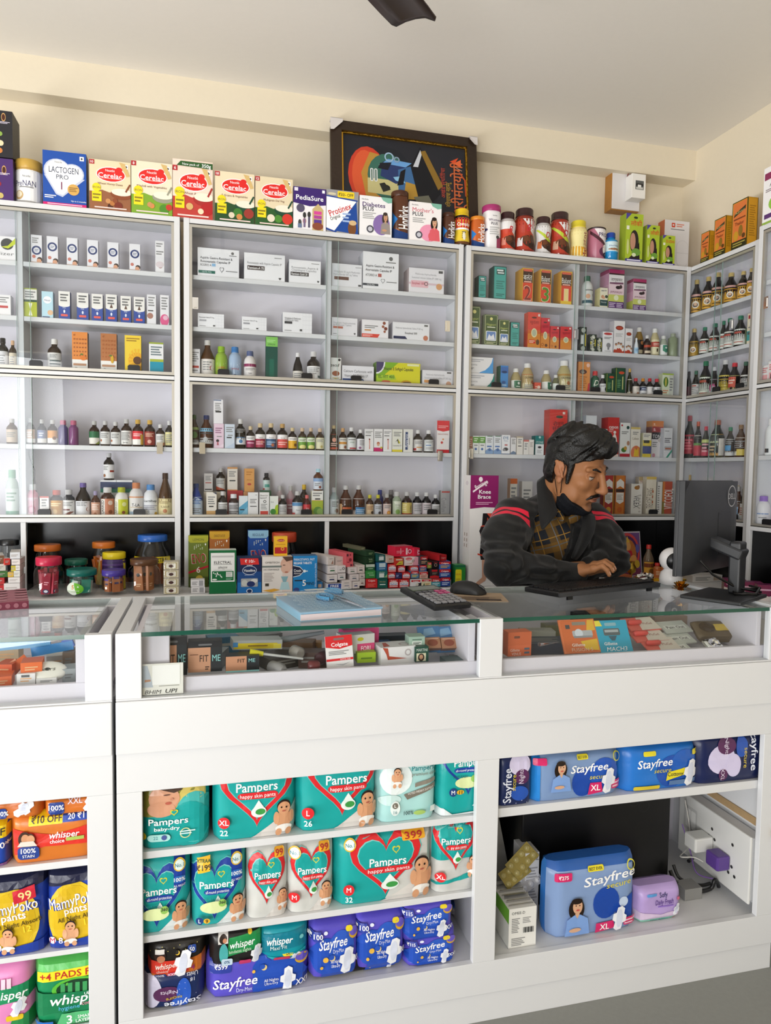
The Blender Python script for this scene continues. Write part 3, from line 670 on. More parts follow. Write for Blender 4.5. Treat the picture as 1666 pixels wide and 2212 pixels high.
# ---- left cabinet
LL=lambda s:f'on {s} shelf, left cabinet'
ring=lambda pic:[('o',.5,.45 if pic==0 else .62,.165,.105,'2b3c70'),LN(.32,.4 if pic==0 else .57,.68,.5 if pic==0 else .67,2,'8890a8'),('c',.78,.12,.09,'3a2a24'),('c',.72,.07,.08,'d8a080'),('c',.25,.22,.06,'c87868'),('r',0,0,1,.03,'d0b0a0')]+([LN(.1,.7,.7,.92,3)] if pic==0 else [])
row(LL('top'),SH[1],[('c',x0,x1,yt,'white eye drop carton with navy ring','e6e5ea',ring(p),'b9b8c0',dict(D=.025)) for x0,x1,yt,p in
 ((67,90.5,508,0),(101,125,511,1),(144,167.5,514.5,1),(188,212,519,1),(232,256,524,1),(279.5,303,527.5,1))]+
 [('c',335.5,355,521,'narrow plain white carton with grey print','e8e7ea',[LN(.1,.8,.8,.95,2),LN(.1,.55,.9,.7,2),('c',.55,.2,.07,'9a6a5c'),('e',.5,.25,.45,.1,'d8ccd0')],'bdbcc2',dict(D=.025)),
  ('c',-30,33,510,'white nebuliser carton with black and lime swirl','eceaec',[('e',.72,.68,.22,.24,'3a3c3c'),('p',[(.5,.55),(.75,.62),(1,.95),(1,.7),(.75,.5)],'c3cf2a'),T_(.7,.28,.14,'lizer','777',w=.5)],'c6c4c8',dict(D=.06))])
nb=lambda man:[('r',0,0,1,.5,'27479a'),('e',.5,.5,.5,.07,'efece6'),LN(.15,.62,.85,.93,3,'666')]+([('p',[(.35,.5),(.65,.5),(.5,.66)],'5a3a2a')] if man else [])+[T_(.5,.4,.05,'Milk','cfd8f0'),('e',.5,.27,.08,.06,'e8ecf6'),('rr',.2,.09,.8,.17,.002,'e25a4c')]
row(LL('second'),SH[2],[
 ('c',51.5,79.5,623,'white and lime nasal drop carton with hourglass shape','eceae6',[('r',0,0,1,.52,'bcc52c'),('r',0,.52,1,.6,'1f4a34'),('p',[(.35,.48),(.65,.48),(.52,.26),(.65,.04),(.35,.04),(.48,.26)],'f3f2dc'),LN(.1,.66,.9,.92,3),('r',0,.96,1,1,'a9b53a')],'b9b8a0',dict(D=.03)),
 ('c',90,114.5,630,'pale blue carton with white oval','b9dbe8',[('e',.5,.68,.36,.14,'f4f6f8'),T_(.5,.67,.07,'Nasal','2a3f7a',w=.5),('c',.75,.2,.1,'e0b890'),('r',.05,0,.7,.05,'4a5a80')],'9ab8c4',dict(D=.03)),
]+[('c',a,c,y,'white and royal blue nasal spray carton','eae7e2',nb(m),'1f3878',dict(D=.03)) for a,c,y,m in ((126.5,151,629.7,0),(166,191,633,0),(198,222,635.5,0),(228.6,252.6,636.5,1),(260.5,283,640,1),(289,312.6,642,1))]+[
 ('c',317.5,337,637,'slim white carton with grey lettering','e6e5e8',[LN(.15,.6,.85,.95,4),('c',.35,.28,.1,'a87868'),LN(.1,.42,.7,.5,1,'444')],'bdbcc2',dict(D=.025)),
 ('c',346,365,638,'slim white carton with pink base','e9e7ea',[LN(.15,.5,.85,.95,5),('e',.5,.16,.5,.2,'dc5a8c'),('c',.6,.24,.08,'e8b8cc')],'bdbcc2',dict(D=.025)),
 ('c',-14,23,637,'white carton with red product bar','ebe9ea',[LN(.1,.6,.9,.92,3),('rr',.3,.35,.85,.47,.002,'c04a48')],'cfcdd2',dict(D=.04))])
fruit=lambda c,f,fc:[('r',0,.32,1,1,c),('r',0,0,1,.32,'f0ede8')]+[('c',.15+.18*(i % 5),.42+.1*(i // 5),.02,'a85c28') for i in range(26)]+[(f[0],.72,.36,f[1],f[2],fc),('e',.62,.45,.1,.02,'5a7a2a'),('r',.08,.17,.9,.22,'b98a6a'),T_(.5,.09,.09,'Drops','999',w=.6)]
row(LL('third'),SH[3],[
 ('b',102,132.5,733,'amber bottle with white cap and label',AMB,'e6e4e2','d8d6d4',[LN(.3,.7,.7,.92,3),('r',.3,.1,.9,.2,'3a4a4a'),('r',.3,.28,.9,.38,'3a4a4a'),('r',.3,.46,.9,.56,'4a5a58')]),
 ('c',155.5,189,717.5,'orange carton with orange fruit picture','e08a3c',fruit('e0893c',('e',.2,.06),'e07a28'),'6a4a3a',dict(D=.035)),
 ('c',217.5,252,721,'copper carton with papaya picture','b06a40',fruit('b3703f',('e',.1,.1),'d8a828'),'4a3428',dict(D=.03)),
 ('c',269.5,305,725,'yellow sunflower oil carton','f2cf3a',[('c',.74,.36,.21,'e8a81e'),('c',.76,.37,.1,'5a3418'),LN(.1,.84,.9,.95,2,'a07a20'),('r',0,0,.6,.05,'2a4a9a')]+[('p',[(.74,.37),(.74+.55*math.cos(a),.37+.3*math.sin(a)),(.74+.55*math.cos(a+.22),.37+.3*math.sin(a+.22))],'f0b828') for a in [i*.42 for i in range(15)] if .2<.74+.55*math.cos(a)<.98]+[('c',.76,.37,.1,'5a3418')],'6a6a4a',dict(D=.03)),
 ('c',322,353,740,'white and teal carton with lime stripe','ecebec',[('r',.06,0,1,.42,'1492ae'),('r',.06,.42,1,.5,'a9b53a'),('r',0,.95,1,1,'9aa83a'),LN(.12,.6,.9,.9,4,'6a7a80')],'c6c5c8',dict(D=.03)),
 ('b',-6,19,731,'dark bottle with black cap at cabinet edge',DKB,'1c1a1c','dcdadc',[LN(.3,.2,.7,.8,4)]),
 ('b',20.5,37,737,'small bottle with tan cap and cream label','3a2a1c','d0aa88','d9cdb8',[LN(.3,.2,.7,.8,4)])])
row(LL('fourth'),SH[4],[
 ('b',56.5,77,904,'bottle with silver cap and pale copper label','4a3a30','b9b8b6','c9a890',[('r',0,0,1,.3,'eae6e2'),LN(.3,.4,.7,.85,3,'f0e6e0')]),
 ('b',81.5,101,907,'bottle with silver cap and slate blue label','3c3a40','b9b8b6','7f88a8',[('r',0,0,1,.35,'e4e2e0'),LN(.3,.5,.7,.85,2,'e0e4f0')]),
 ('b',103,125,908,'amber bottle with orange fruit label',AMB,'bdbcba','d09048',[('r',0,0,1,.4,'e6e2da'),('c',.68,.4,.14,'7a4a24')]),
 ('b',126,147.5,908.5,'violet bottle with pink cap','4a3a70','b8607c','',(),'c',dict(m=SHRINK)),
 ('b',148.5,170,909,'plum purple bottle with pink cap','7a3f70','b8607c','',(),'c',dict(m=SHRINK)),
 ('b',193,215,910,'amber bottle with dark green label',AMB,'b9b8b6','e6e2d8',[('r',0,.5,1,1,'2a6a44'),('p',[(.6,0),(1,0),(1,.3)],'8a9a3a')]),
]+[('b',a,c,y,'amber bottle with plain white label',AMB,'c4c2c2','dedddb',[LN(.2,.5,.8,.9,3),('c',.2,.3,.1,'a86a4a')]) for a,c,y in ((217,238,910),(239.5,260.5,912))]+[
 ('b',261.5,285,906,'taller amber bottle with lined white label',AMB,'b9b8b8','e2e0dc',[LN(.15,.3,.8,.9,6,'777'),T_(.45,.16,.12,'Syrup','333')]),
 ('b',286,310,907,'amber bottle with red and yellow label, gold cap',AMB,'c8a04a','d8303a',[('r',0,0,.7,.4,'efece6'),('r',.7,0,1,.75,'d8b84a'),LN(.2,.6,.8,.85,2,'f4d0d0')]),
 ('b',312,335.5,908,'amber bottle with maroon label and gold cap',AMB,'c8a04a','8a2a22',[LN(.2,.6,.8,.9,3,'e0b8a0'),('c',.5,.25,.14,'d8a898')]),
 ('b',337,356,917.5,'short amber bottle with white cap',AMB,'d4d2d2','dbd9d6',[LN(.2,.5,.8,.85,3),('p',[(0,0),(1,0),(1,.3)],'c89070')]),
 ('b',357,375,910,'dark bottle with pale yellow label',DKB,'d0cece','ddd49a',[LN(.2,.2,.8,.85,5)]),
 ('b',14,38,905,'hazy bottle with brown label near cabinet edge','6a5a50','c0bebc','c8b8a8',[LN(.2,.4,.8,.8,3)])])
row(LL('fifth'),SH[5],[
 ('b',57.5,83,1046,'pink liquid bottle with silver cap','d890a4','d8d6d8','e4a8b8',[('o',.5,.3,.22,.14,'c86a88'),LN(.1,.8,.9,.95,2,'f4dce4')],'c'),
 ('c',86,105.5,1072.5,'small white carton with red band','e8e4e0',[('r',0,.2,1,.34,'d88a78'),LN(.2,.5,.8,.9,3),('r',0,.93,1,1,'c85a50')],'c9c4c2',dict(D=.025)),
 ('b',108,136,1059,'amber bottle with mustard label and red cap',AMB,'b8564a','c98f2c',[('c',.45,.25,.16,'e8c078'),LN(.2,.6,.8,.85,2,'f4e0b0')],'c'),
 ('b',136.5,161.5,1058,'dark bottle with white label and maroon stripes',DKB,'c0bebe','e2dfdb',[('r',.05,.32,.6,.42,'6a2420'),('p',[(.1,.0),(.6,.25),(.9,.25),(.5,0)],'8a4a34'),LN(.1,.6,.8,.9,3)],'c'),
 ('b',162.5,195.5,1043.5,'large amber bottle with lilac cap and white label','1d1210','6a5a9a','e8e7ea',[LN(.2,.65,.75,.95,3),('c',.78,.42,.14,'9a5a40'),('c',.82,.42,.14,'e8e7ea')],'b'),
 ('b',197.5,216.5,1061,'small amber bottle with salmon label','4a2a20','9a90b0','d8a48c',[LN(.2,.4,.8,.9,4,'f4e4da'),('c',.5,.14,.1,'a86a4a')]),
 ('b',217.5,246.5,1053,'copper labelled bottle with upright black lettering','3a1a10','d0cecc','c88060',[('r',.1,.02,.4,.98,'eae4dc'),T_(.25,.5,.2,'LARIKED','222',r=pi/2,w=.75,b=1),('c',.7,.75,.14,'e8d0c0'),('c',.7,.2,.12,'8a4a2a')],'c'),
 ('b',247.5,277,1053,'white bottle with lime label and lime cap','e4e2dc','a8b02a','c9cc2c',[('r',.02,0,.36,1,'efeeda'),T_(.2,.45,.2,'LARIKED','555',r=pi/2,w=.75),('c',.68,.7,.13,'e8e8a0'),('c',.64,.2,.1,'8a4a2a')],'p',dict(lz=(.05,.6),m=PLAST)),
 ('b',278.5,309.5,1043,'white lotion bottle with orange cap and shoulder','ddd8d6','c88058','e2dedc',[T_(.5,.55,.16,'T-LA','333',b=1,w=.4),('r',0,0,1,.2,'a8bcd0'),('r',.2,.42,.85,.44,'c89a3a'),('r',0,.93,1,1.0,'d89a70')],'p',dict(m=PLAST)),
 ('b',309.5,341,1047,'white bottle with blue cap and black script','dfe0e4','4f86c0','e4e5e8',[T_(.5,.82,.13,'Lactihep','222',w=.7,b=1),LN(.1,.3,.9,.6,3,'aab'),T_(.4,.18,.12,'Lab','333',r=pi/2),('c',.8,.1,.1,'c8a03a')],'p',dict(m=PLAST)),
 ('b',341.5,372.5,1022,'brown flask bottle with long neck and cream label','4a2c12','3a1f14','e2cf9a',[('p',[(0,.6),(.5,1.0),(1,.6),(1,0),(0,0)],'e8d8a4'),T_(.5,.52,.12,'Lizol','4a3a24',w=.4),('c',.5,.26,.12,'c8845a'),LN(.2,.7,.8,.85,2,'a08a5a')],'t',dict(cm=SHINY,lz=(.04,.42))),
 ('b',12,40,1015,'translucent bottle with pale green cap near cabinet edge','c9d6d0','9fc0ae','d8e2de',[LN(.2,.5,.8,.9,3,'9ab0a6'),('r',0,0,1,.15,'7fb09a')],'p')])
row(LL('fifth'),SH[5],[('c',217,286,1064.5,'navy and green carton at the bottom of the stack','e4e4e6',[('r',0,.0,1,.3,'1f7a64'),('r',0,.3,1,.8,'27365c')],'a9b0bc',dict(D=.04)),
   ('c',217,286,1037.5,'navy and green carton under an amber bottle','e4e4e6',[('r',0,.0,1,.3,'1f7a64'),('r',0,.3,1,.85,'27365c'),('r',.49,0,.5,1,'18223c')],'a9b0bc',dict(D=.04,Z=SH[5]+geo(217,286,1064.5,2.94,SH[5])[2]+.0005))],Yf=2.94)
row(LL('fifth'),SH[5],[('b',223.5,247,979,'amber bottle standing on the navy carton stack','1a100e','c4c2c4','e2e0e0',[('r',.6,.45,.95,.6,'9a3a2a'),LN(.1,.6,.5,.9,3),('c',.2,.2,.12,'9a6a4a')],'a',dict(Z=SH[5]+geo(217,286,1037.5,2.94,SH[5])[2]+.0005))],Yf=2.93)

# ---- middle cabinet
ML=lambda s:f'on {s} shelf, middle left bay'
MR=lambda s:f'on {s} shelf, middle right bay'
hline=[('o',.64,.24,.05,.042,'555'),LN(.68,.22,.96,.26,1,'777')]
row(ML('top'),SH[1],[
 ('c',427,516.5,538,'wide white carton with heart doodle','e9e9ec',[T_(.45,.66,.085,'Aspirin Gastro-Resistant &','3a3a40',w=.78,b=1),T_(.43,.53,.085,'Rosuvastatin Capsules IP','3a3a40',w=.72,b=1),T_(.2,.4,.085,'ROSRIO A','555',w=.26),('r',.34,.36,.43,.46,'8fb8dc'),('r',.02,.1,.42,.2,'2f6a5c'),T_(.22,.15,.06,'10/75 MG','c8e0d8'),('h',.58,.25,.11,.2,'5a5a60'),('h',.58,.255,.085,.15,'e9e9ec'),LN(.68,.2,.96,.25,1,'777'),('c',.84,.87,.05,'666'),LN(.76,.76,.94,.81,1,'888')],'b8b8c0',dict(D=.09)),
 ('c',527.5,615.5,549,'wide white carton with small dark product bar','ebebee',[T_(.5,.64,.09,'Rosuvastatin with Aspirin Capsules IP','77777c',w=.84),('r',.08,.37,.5,.53,'4a403e'),T_(.29,.45,.09,'Remium-A 75','eee',b=1,w=.38),LN(.74,.85,.92,.9,1),('h',.88,.1,.07,.1,'444')],'b8b8c0',dict(D=.09)),
 ('c',624.5,693,563,'smaller white capsule carton with black product bar','ebebee',[T_(.5,.68,.09,'Rosuvastatin, Aspirin &','77777c',w=.84),T_(.47,.57,.09,'Clopidogrel Capsules','77777c',w=.78),('r',.05,.32,.62,.48,'3a3434'),T_(.33,.4,.1,'Remium Gold 20','eee',b=1,w=.5),LN(.7,.86,.95,.91,1),('h',.92,.12,.07,.1,'444')],'b8b8c0',dict(D=.08))])
sq=lambda t1,t2,bar:[('r',.68,0,.683,1,'c9c9d0'),('r',.79,0,.793,1,'c9c9d0'),('r',.9,0,.903,1,'c9c9d0')]+[('r',.68,v,1,v+.008,'c9c9d0') for v in (.2,.42,.64,.84)]+[T_(.34,.72,.1,t1,'66666c',w=.56),('r',.06,.44,.32,.56,bar),LN(.06,.08,.3,.14,1),('r',.58,.1,.66,.2,'555')]
row(ML('second'),SH[2],[
 ('c',427.5,484,678,'low white tablet carton with grid end','e9e9ec',sq('Rosuvastatin Tablets IP 10 mg','','a9a9ae'),'b8b8c0',dict(D=.06)),
 ('c',522.5,576,685.5,'low white tablet carton with grid end','e9e9ec',sq('Rosuvastatin Tablets IP 5 mg','','9a9aa0'),'b8b8c0',dict(D=.06)),
 ('c',611,674,676.5,'taller white tablet carton with grid end and black bar','e9e9ec',sq('Vildagliptin & Metformin','','3a3a3e')+[T_(.3,.62,.08,'Hydrochloride Tablets','66666c',w=.46)],'b8b8c0',dict(D=.06))])
def _band(o,W,H,shapes):
 R=W/2;b=MB()
 def sf(u,v,d):a=(u-.5)*2.4;return ((R+d)*math.sin(a),-(R+d)*math.cos(a),H*(.06+.52*v))
 put(b,sf,2.4*R,.52*H,shapes);b.build('lettering',PAPER,o)
row(ML('third'),SH[3],[
 ('c',408.5,432,754,'white carton with red bar beside the brown bottle','e6e5e8',[LN(.1,.55,.9,.92,5),('r',.08,.34,.9,.42,'b8483c'),LN(.2,.22,.8,.3,1)],'b8b8c0',dict(D=.03)),
 ('b',433,464,735.5,'tall brown bottle with sloping shoulders','4a2a0c','d8d6d2','e2dcd6',[LN(.25,.35,.7,.9,4),('c',.74,.5,.14,'b83a3a'),('c',.78,.5,.14,'e2dcd6')],'b',dict(lz=(.04,.50))),
 ('b',464.5,492,749,'lime green plastic bottle','8fae3a','8fb82a','',(),'p',dict(m=SHRINK,x=lambda o,W,H:_band(o,W,H,[T_(.5,.55,.1,'LAXIDO','c8502a',w=.5,b=1),LN(.2,.72,.8,.86,2,'c8d8a0'),LN(.2,.28,.8,.44,2,'b86030')]))),
 ('b',493.5,522,750,'pale blue plastic bottle','9fb4cf','3a78b8','',(),'p',dict(m=SHRINK,x=lambda o,W,H:_band(o,W,H,[T_(.5,.5,.1,'SMYLE','b8343c',w=.5,b=1),LN(.2,.62,.8,.86,3,'dfe6f0'),LN(.2,.28,.8,.42,2,'4a5a80'),('c',.5,.1,.08,'3a4a6a')]))),
 ('b',527,553.5,759,'white bottle with magenta stripe and navy cap','e2dcda','56628a','e4dedc',[('r',0,.74,1,.92,'8a2a58'),LN(.2,.5,.8,.66,2),T_(.5,.34,.1,'Lax','333'),LN(.3,.08,.8,.2,2)],'p',dict(m=PLAST)),
 ('c',574.5,600,728,'tall bottle green hair carton with lime top','0d4a40',[('r',0,.78,1,1,'7fc05a'),T_(.5,.83,.04,'KERALINE','1a4a30',w=.6),LN(.1,.87,.8,.94,2,'a8d890'),('r',.3,.1,.7,.5,'12604f')],'0a3a34',dict(D=.028,rc='1f3a2a',R=[('r',.1,0,.9,.76,'8fc86a')]+[('p',[(.5,v),(.8,v+.03),(.5,v+.06),(.2,v+.03)],'173a22') for v in [i*.07+.02 for i in range(10)]])),
 ('b',632.5,654.5,763,'near-black tapering bottle with white cap','140c10','e0dee0','d8d2ca',[LN(.2,.3,.8,.85,3)],'t',dict(lz=(.03,.38))),
 ('b',663.5,692,760,'amber round bottle with white label','201614','cfcdce','e4e2e2',[LN(.15,.6,.85,.92,3),T_(.4,.5,.1,'Zincol','333',w=.4),('r',.7,.2,.95,.36,'5a6a68'),('c',.35,.2,.08,'b83a3a')],'a',dict(lz=(.08,.53)))])
row(ML('fourth'),SH[4],[
 ('b',408.5,430.5,896.5,'amber bottle with green cap and mint leaf label','3a2010','3a5a2a','c8c8c4',[('c',.5,.55,.2,'4a6a34'),('r',0,.85,1,1,'8a9a5a'),LN(.15,.08,.85,.3,2)],'b',dict(lz=(.1,.62))),
 ('b',431.5,460.5,897.5,'brown bottle with navy cap and blue-topped label','4a2410','27305e','dcdcda',[('r',0,.78,1,1,'7fb4d0'),LN(.1,.6,.9,.74,1,'444'),('c',.45,.3,.14,'b0b0b0'),LN(.1,.05,.9,.4,3,'aaa')],'b',dict(lz=(.13,.6))),
 ('c',462,483.5,915.5,'pale pink carton with cartoonlike child drawing','dfc4d4',[LN(.15,.6,.85,.86,3,'9a6a88'),LN(.3,.44,.8,.52,1),('c',.38,.3,.06,'2a1f22'),('p',[(.3,.12),(.5,.12),(.44,.26),(.34,.26)],'b05a68'),('p',[(.5,.05),(1,.05),(1,.2)],'e8d4e0')],'b8b4bc',dict(D=.03)),
 ('c',461.5,482,863.5,'white carton standing on the pale pink carton','e2dfe2',[('r',0,.95,.8,.99,'5a6a8a'),LN(.15,.5,.8,.88,5),('r',.2,.46,.8,.53,'333')],'b8b4bc',dict(D=.03,Z=SH[4]+geo(462,483.5,915.5,2.873,SH[4])[2]+.0005)),
 ('c',485.5,507,916.5,'powder blue carton with small print','c9d2de',[LN(.15,.66,.9,.9,3,'888'),('r',.2,.42,.7,.47,'333'),LN(.3,.5,.8,.58,1),('p',[(0,.0),(1,0),(1,.25)],'b8c6d8')],'a8b0bc',dict(D=.03)),
 ('b',508.5,531,906,'tall dark bottle with white label, blue emblem','1c140a','d0cecc','dfe0e2',[LN(.15,.75,.8,.94,2),('c',.5,.2,.12,'4a7aa8'),LN(.2,.42,.8,.5,1,'4a7aa8')],'a',dict(lz=(.14,.66))),
 ('b',532,550.5,921.5,'short dark bottle with magenta label','201410','ccb896','8f2450',[('r',0,.62,1,1,'e8e4e2'),LN(.2,.72,.8,.9,2),LN(.2,.3,.8,.5,1,'e0a8c0')]),
 ('b',551.5,573,915,'dark bottle with crimson label and gold cap','201410','cbb48c','a03048',[('r',0,.66,1,1,'efeae8'),T_(.5,.76,.1,'Tablet','444'),LN(.15,.2,.85,.5,2,'e8b0b8'),('c',.6,.42,.1,'e09a8a')]),
 ('b',574.5,596.5,915,'dark bottle with denim blue label','201410','cbb48c','3a5a80',[('r',0,.66,1,1,'efeaea'),T_(.5,.76,.1,'Flexon','444'),LN(.15,.2,.85,.5,2,'a8c0d8'),('c',.6,.2,.12,'b86a4a')]),
 ('b',599,621.5,916,'dark bottle with coral red label','201410','b8925a','d04a44',[('r',0,.66,1,1,'efeaea'),T_(.5,.76,.1,'Syrup','444'),LN(.15,.2,.85,.5,2,'f4c0b8')]),
 ('b',622.5,641,924.5,'small dark bottle with sunflower yellow label','201410','ccb890','e0aa28',[('r',0,.68,1,1,'efeae4'),('c',.72,.3,.14,'7a4a1a'),LN(.2,.76,.8,.92,1)]),
]+[('b',a,c,925,'small brown bottle with green label','3a2818','cbb094','6a9a3a',[('r',0,.6,1,.95,'e6e8d8'),('e',.5,.15,.3,.18,'e0d88a'),LN(.2,.66,.8,.86,2,'5a7a3a')]) for a,c in ((644,662,),(663,680))]+[
 ('b',682,700,926,'small brown bottle with cream label','3a2818','cbb094','d9d4b4',[LN(.2,.6,.8,.9,3),('c',.6,.2,.12,'b8a868')])])
row(ML('fifth'),SH[5],[
 ('b',409.5,438,1045,'cobalt blue flask bottle','1f3f9a','27407a','b8cbe0',[('p',[(0,.75),(.5,1),(1,.75),(1,0),(0,0)],'c4d4e8'),LN(.15,.6,.85,.85,3,'4a7ac0'),LN(.2,.1,.8,.4,3)],'b',dict(lz=(.06,.6))),
 ('c',446,468,1063.5,'white and peach carton at the front','e9e2d8',[('r',0,.0,1,.25,'d8a868'),('p',[(.6,1),(1,1),(1,.9)],'4a4a5a'),LN(.15,.5,.85,.85,4),('r',.25,.4,.7,.45,'333')],'b8a890',dict(D=.028)),
 ('b',470.5,491.5,1061.5,'dark bottle with white label at the front','1a1210','d4d2d2','e0dedc',[LN(.2,.4,.9,.9,4),('c',.85,.2,.12,'a86a5a')]),
 ('b',494,515.5,1067.5,'maroon-black bottle with chunky white cap','2a1214','e2e2e6','c9c6ca',[LN(.1,.5,.9,.85,4,'666'),LN(.1,.1,.9,.35,2,'444')],'c'),
 ('c',516.5,535.5,1071.5,'sky blue and white carton','dfe6ea',[('p',[(0,0),(1,.5),(1,.78),(0,.45)],'5aa8cc'),('p',[(0,0),(1,0),(1,.5)],'86c0dc'),LN(.1,.3,.6,.4,1,'333')],'a8b4bc',dict(D=.028)),
 ('c',536,558,1064,'plain white oral drops carton','eceaea',[LN(.2,.55,.85,.75,3),LN(.2,.4,.85,.47,1,'555'),LN(.7,.88,.9,.92,1)],'c0bec2',dict(D=.028)),
 ('c',560.5,581.5,1064,'white carton with red bar near its foot','ebe9e8',[T_(.45,.88,.07,'Ofloxacin Oral','333',w=.8),T_(.4,.78,.07,'Suspension IP','333',w=.7),('o',.55,.63,.06,.035,'444'),LN(.15,.3,.8,.55,4,'999'),('r',.1,.1,.9,.24,'d0443c')],'bcbabe',dict(D=.028)),
 ('c',583,601,1072,'white carton with bright green leaf graphic','e9ebe4',[('p',[(.35,0),(1,0),(1,.6),(.7,.55)],'a8c82a'),('c',.4,.25,.14,'3f8a34'),T_(.3,.72,.08,'Ent','888')],'b8bcb0',dict(D=.028)),
 ('b',601.5,619.5,1069.5,'black-brown bottle with pale label behind finger pull','140f10','d4d2d2','d0cecd',[LN(.2,.3,.8,.85,4)]),
 ('b',631.5,654,1061.5,'dark bottle with blue-topped white label','181214','c8c6c6','e2e2e4',[('r',0,.72,1,.98,'5a90c0'),T_(.5,.4,.1,'Panol','444'),('r',0,.05,.3,.2,'c84a48')]),
 ('b',654.5,671,1069.5,'small maroon bottle with pink cap','4a1418','d86a6a','c8303c',[T_(.5,.6,.16,'Zif','fff'),LN(.2,.2,.8,.4,1,'f4c0c0')]),
 ('c',673.5,698,1060.5,'white and lime carton with guava picture','eceae4',[('r',0,0,1,.62,'a8b83a'),('c',.55,.22,.17,'5a8a3a'),('c',.75,.2,.13,'86a858'),LN(.1,.78,.9,.95,2),('r',.3,.66,.75,.71,'333'),('r',0,.615,1,.635,'c89a2a')],'b8b89a',dict(D=.03))])
row(ML('fifth'),SH[5],[('c',a,c,1061+d,ds,col,[],'a9a4a4',dict(D=.04)) for a,c,d,ds,col in ((440,488,1.5,'cream carton supporting two upper medicines','d8ccb8'),(491,525,-1,'red and brown carton supporting an upper carton','b8323a'),(526,551,2,'peach carton supporting the tall peach carton','d89a68'),(562,586,-1,'green carton supporting a small black-capped bottle','3f6a50'))],Yf=2.94)
zz=SH[5]+geo(440,488,1062,2.94,SH[5])[2]+.0005
row(ML('fifth'),zz,[
 ('c',441,459.5,1023,'upper white carton with red line','d9d4d2',[LN(.15,.6,.85,.88,4),('r',.15,.45,.85,.5,'b8483c'),LN(.1,.04,.9,.18,1,'444')],'a8a4a6',dict(D=.03)),
 ('b',467,486.5,1012,'upper amber bottle with white and rust label','1c100e','c4c2c2','d0cecb',[('p',[(0,0),(1,0),(0,.35)],'b84a2a'),LN(.2,.5,.8,.9,3)]),
 ('c',491.5,513,1009.5,'upper white and peach carton','e4dbd0',[('r',0,0,1,.08,'d0955a'),('r',0,.93,1,1,'d0955a'),LN(.15,.6,.85,.85,3),('r',.2,.42,.8,.47,'444')],'c8a070',dict(D=.03)),
 ('c',528,549.5,1012.5,'upper tall peach carton','d89c58',[LN(.2,.7,.8,.9,2,'b87a38'),('e',.5,.32,.2,.05,'b8483c'),LN(.25,.48,.75,.54,1,'b87a38')],'b8824a',dict(D=.03)),
 ('b',568,583,1022,'upper small bottle with black cap and teal label','1a1214','1c1c26','c4d4d0',[('r',.3,.3,.8,.6,'4a9a8c'),('r',0,.05,.3,.2,'b83a3a')],'c')],Yf=2.945)
row(ML('fifth'),SH[5],[
 ('b',594.5,614,1049.5,'clear pink-topped bottle at the back','b8a6a8','b8b6b4','d8a0a8',[LN(.2,.3,.8,.7,2,'f0d8dc')],'a'),
 ('b',618.5,637,1050,'clear bottle with rose label at the back','b49aa0','b8b6b4','c07a88',[LN(.2,.3,.8,.7,2,'f0d8dc')],'a'),
 ('b',647.5,666,1047,'dark bottle with yellow cap at the back','2a1810','d8b02c','5a3a20',[],'a')],Yf=2.94)
row(ML('fifth'),SH[5]+geo(673.5,698,1060.5,2.873,SH[5])[2]+.0005,[('b',677,697.5,1013,'brown bottle with pale blue cap on the lime carton','5a3018','a8ccd8','d0d6e0',[('c',.6,.2,.12,'8a4a3a'),('r',0,.7,1,1,'8aa8d0'),LN(.2,.3,.6,.6,2)])],Yf=2.875)
row(MR('top'),SH[1],[
 ('c',717,782,571,'low white carton with brown product bar','e4e4e8',[T_(.5,.66,.09,'Vildagliptin 50 mg & Metformin','99999e',w=.86),T_(.46,.54,.09,'Hydrochloride 500 mg Tablets','99999e',w=.8),('r',.08,.3,.56,.44,'6a4a40'),LN(.78,.86,.98,.9,1),('r',.88,.06,.98,.14,'555')],'b0b0b8',dict(D=.07)),
 ('c',784.5,861.5,546,'large square white capsule carton with heart doodle','ebebee',[('c',.78,.85,.055,'666'),LN(.64,.72,.92,.78,1,'888'),T_(.48,.63,.065,'Aspirin Gastro-Resistant &','3a3a40',w=.8,b=1),T_(.44,.52,.065,'Atorvastatin Capsules IP','3a3a40',w=.74,b=1),T_(.23,.38,.07,'ATORIO A','444',w=.32),('r',.42,.34,.52,.43,'b06058'),('h',.56,.23,.12,.13,'5a5a60'),('h',.56,.233,.095,.1,'ebebee'),LN(.66,.2,.95,.24,1,'777'),('r',.0,.09,.43,.15,'3a4048'),T_(.22,.12,.04,'10/75 MG','ddd')],'d4d4da',dict(D=.09)),
 ('c',883.5,959.5,581,'white metformin carton with pink oval panel','e6e4e8',[T_(.48,.77,.085,'Metformin Hydrochloride','a9a9ae',w=.6),T_(.5,.62,.085,'Sustained release tablets IP 1000 mg','a9a9ae',w=.84),('r',0,.34,1,.42,'d8c0c8'),('rr',.06,.22,.55,.5,.004,'e6b8c0'),T_(.27,.39,.1,'Exopheal 1000','b8485c',w=.36,b=1),('o',.49,.38,.08,.055,'444'),('c',.86,.3,.13,'d8a070'),('r',.84,.85,.96,.95,'555')],'b8a8a8',dict(D=.08))])
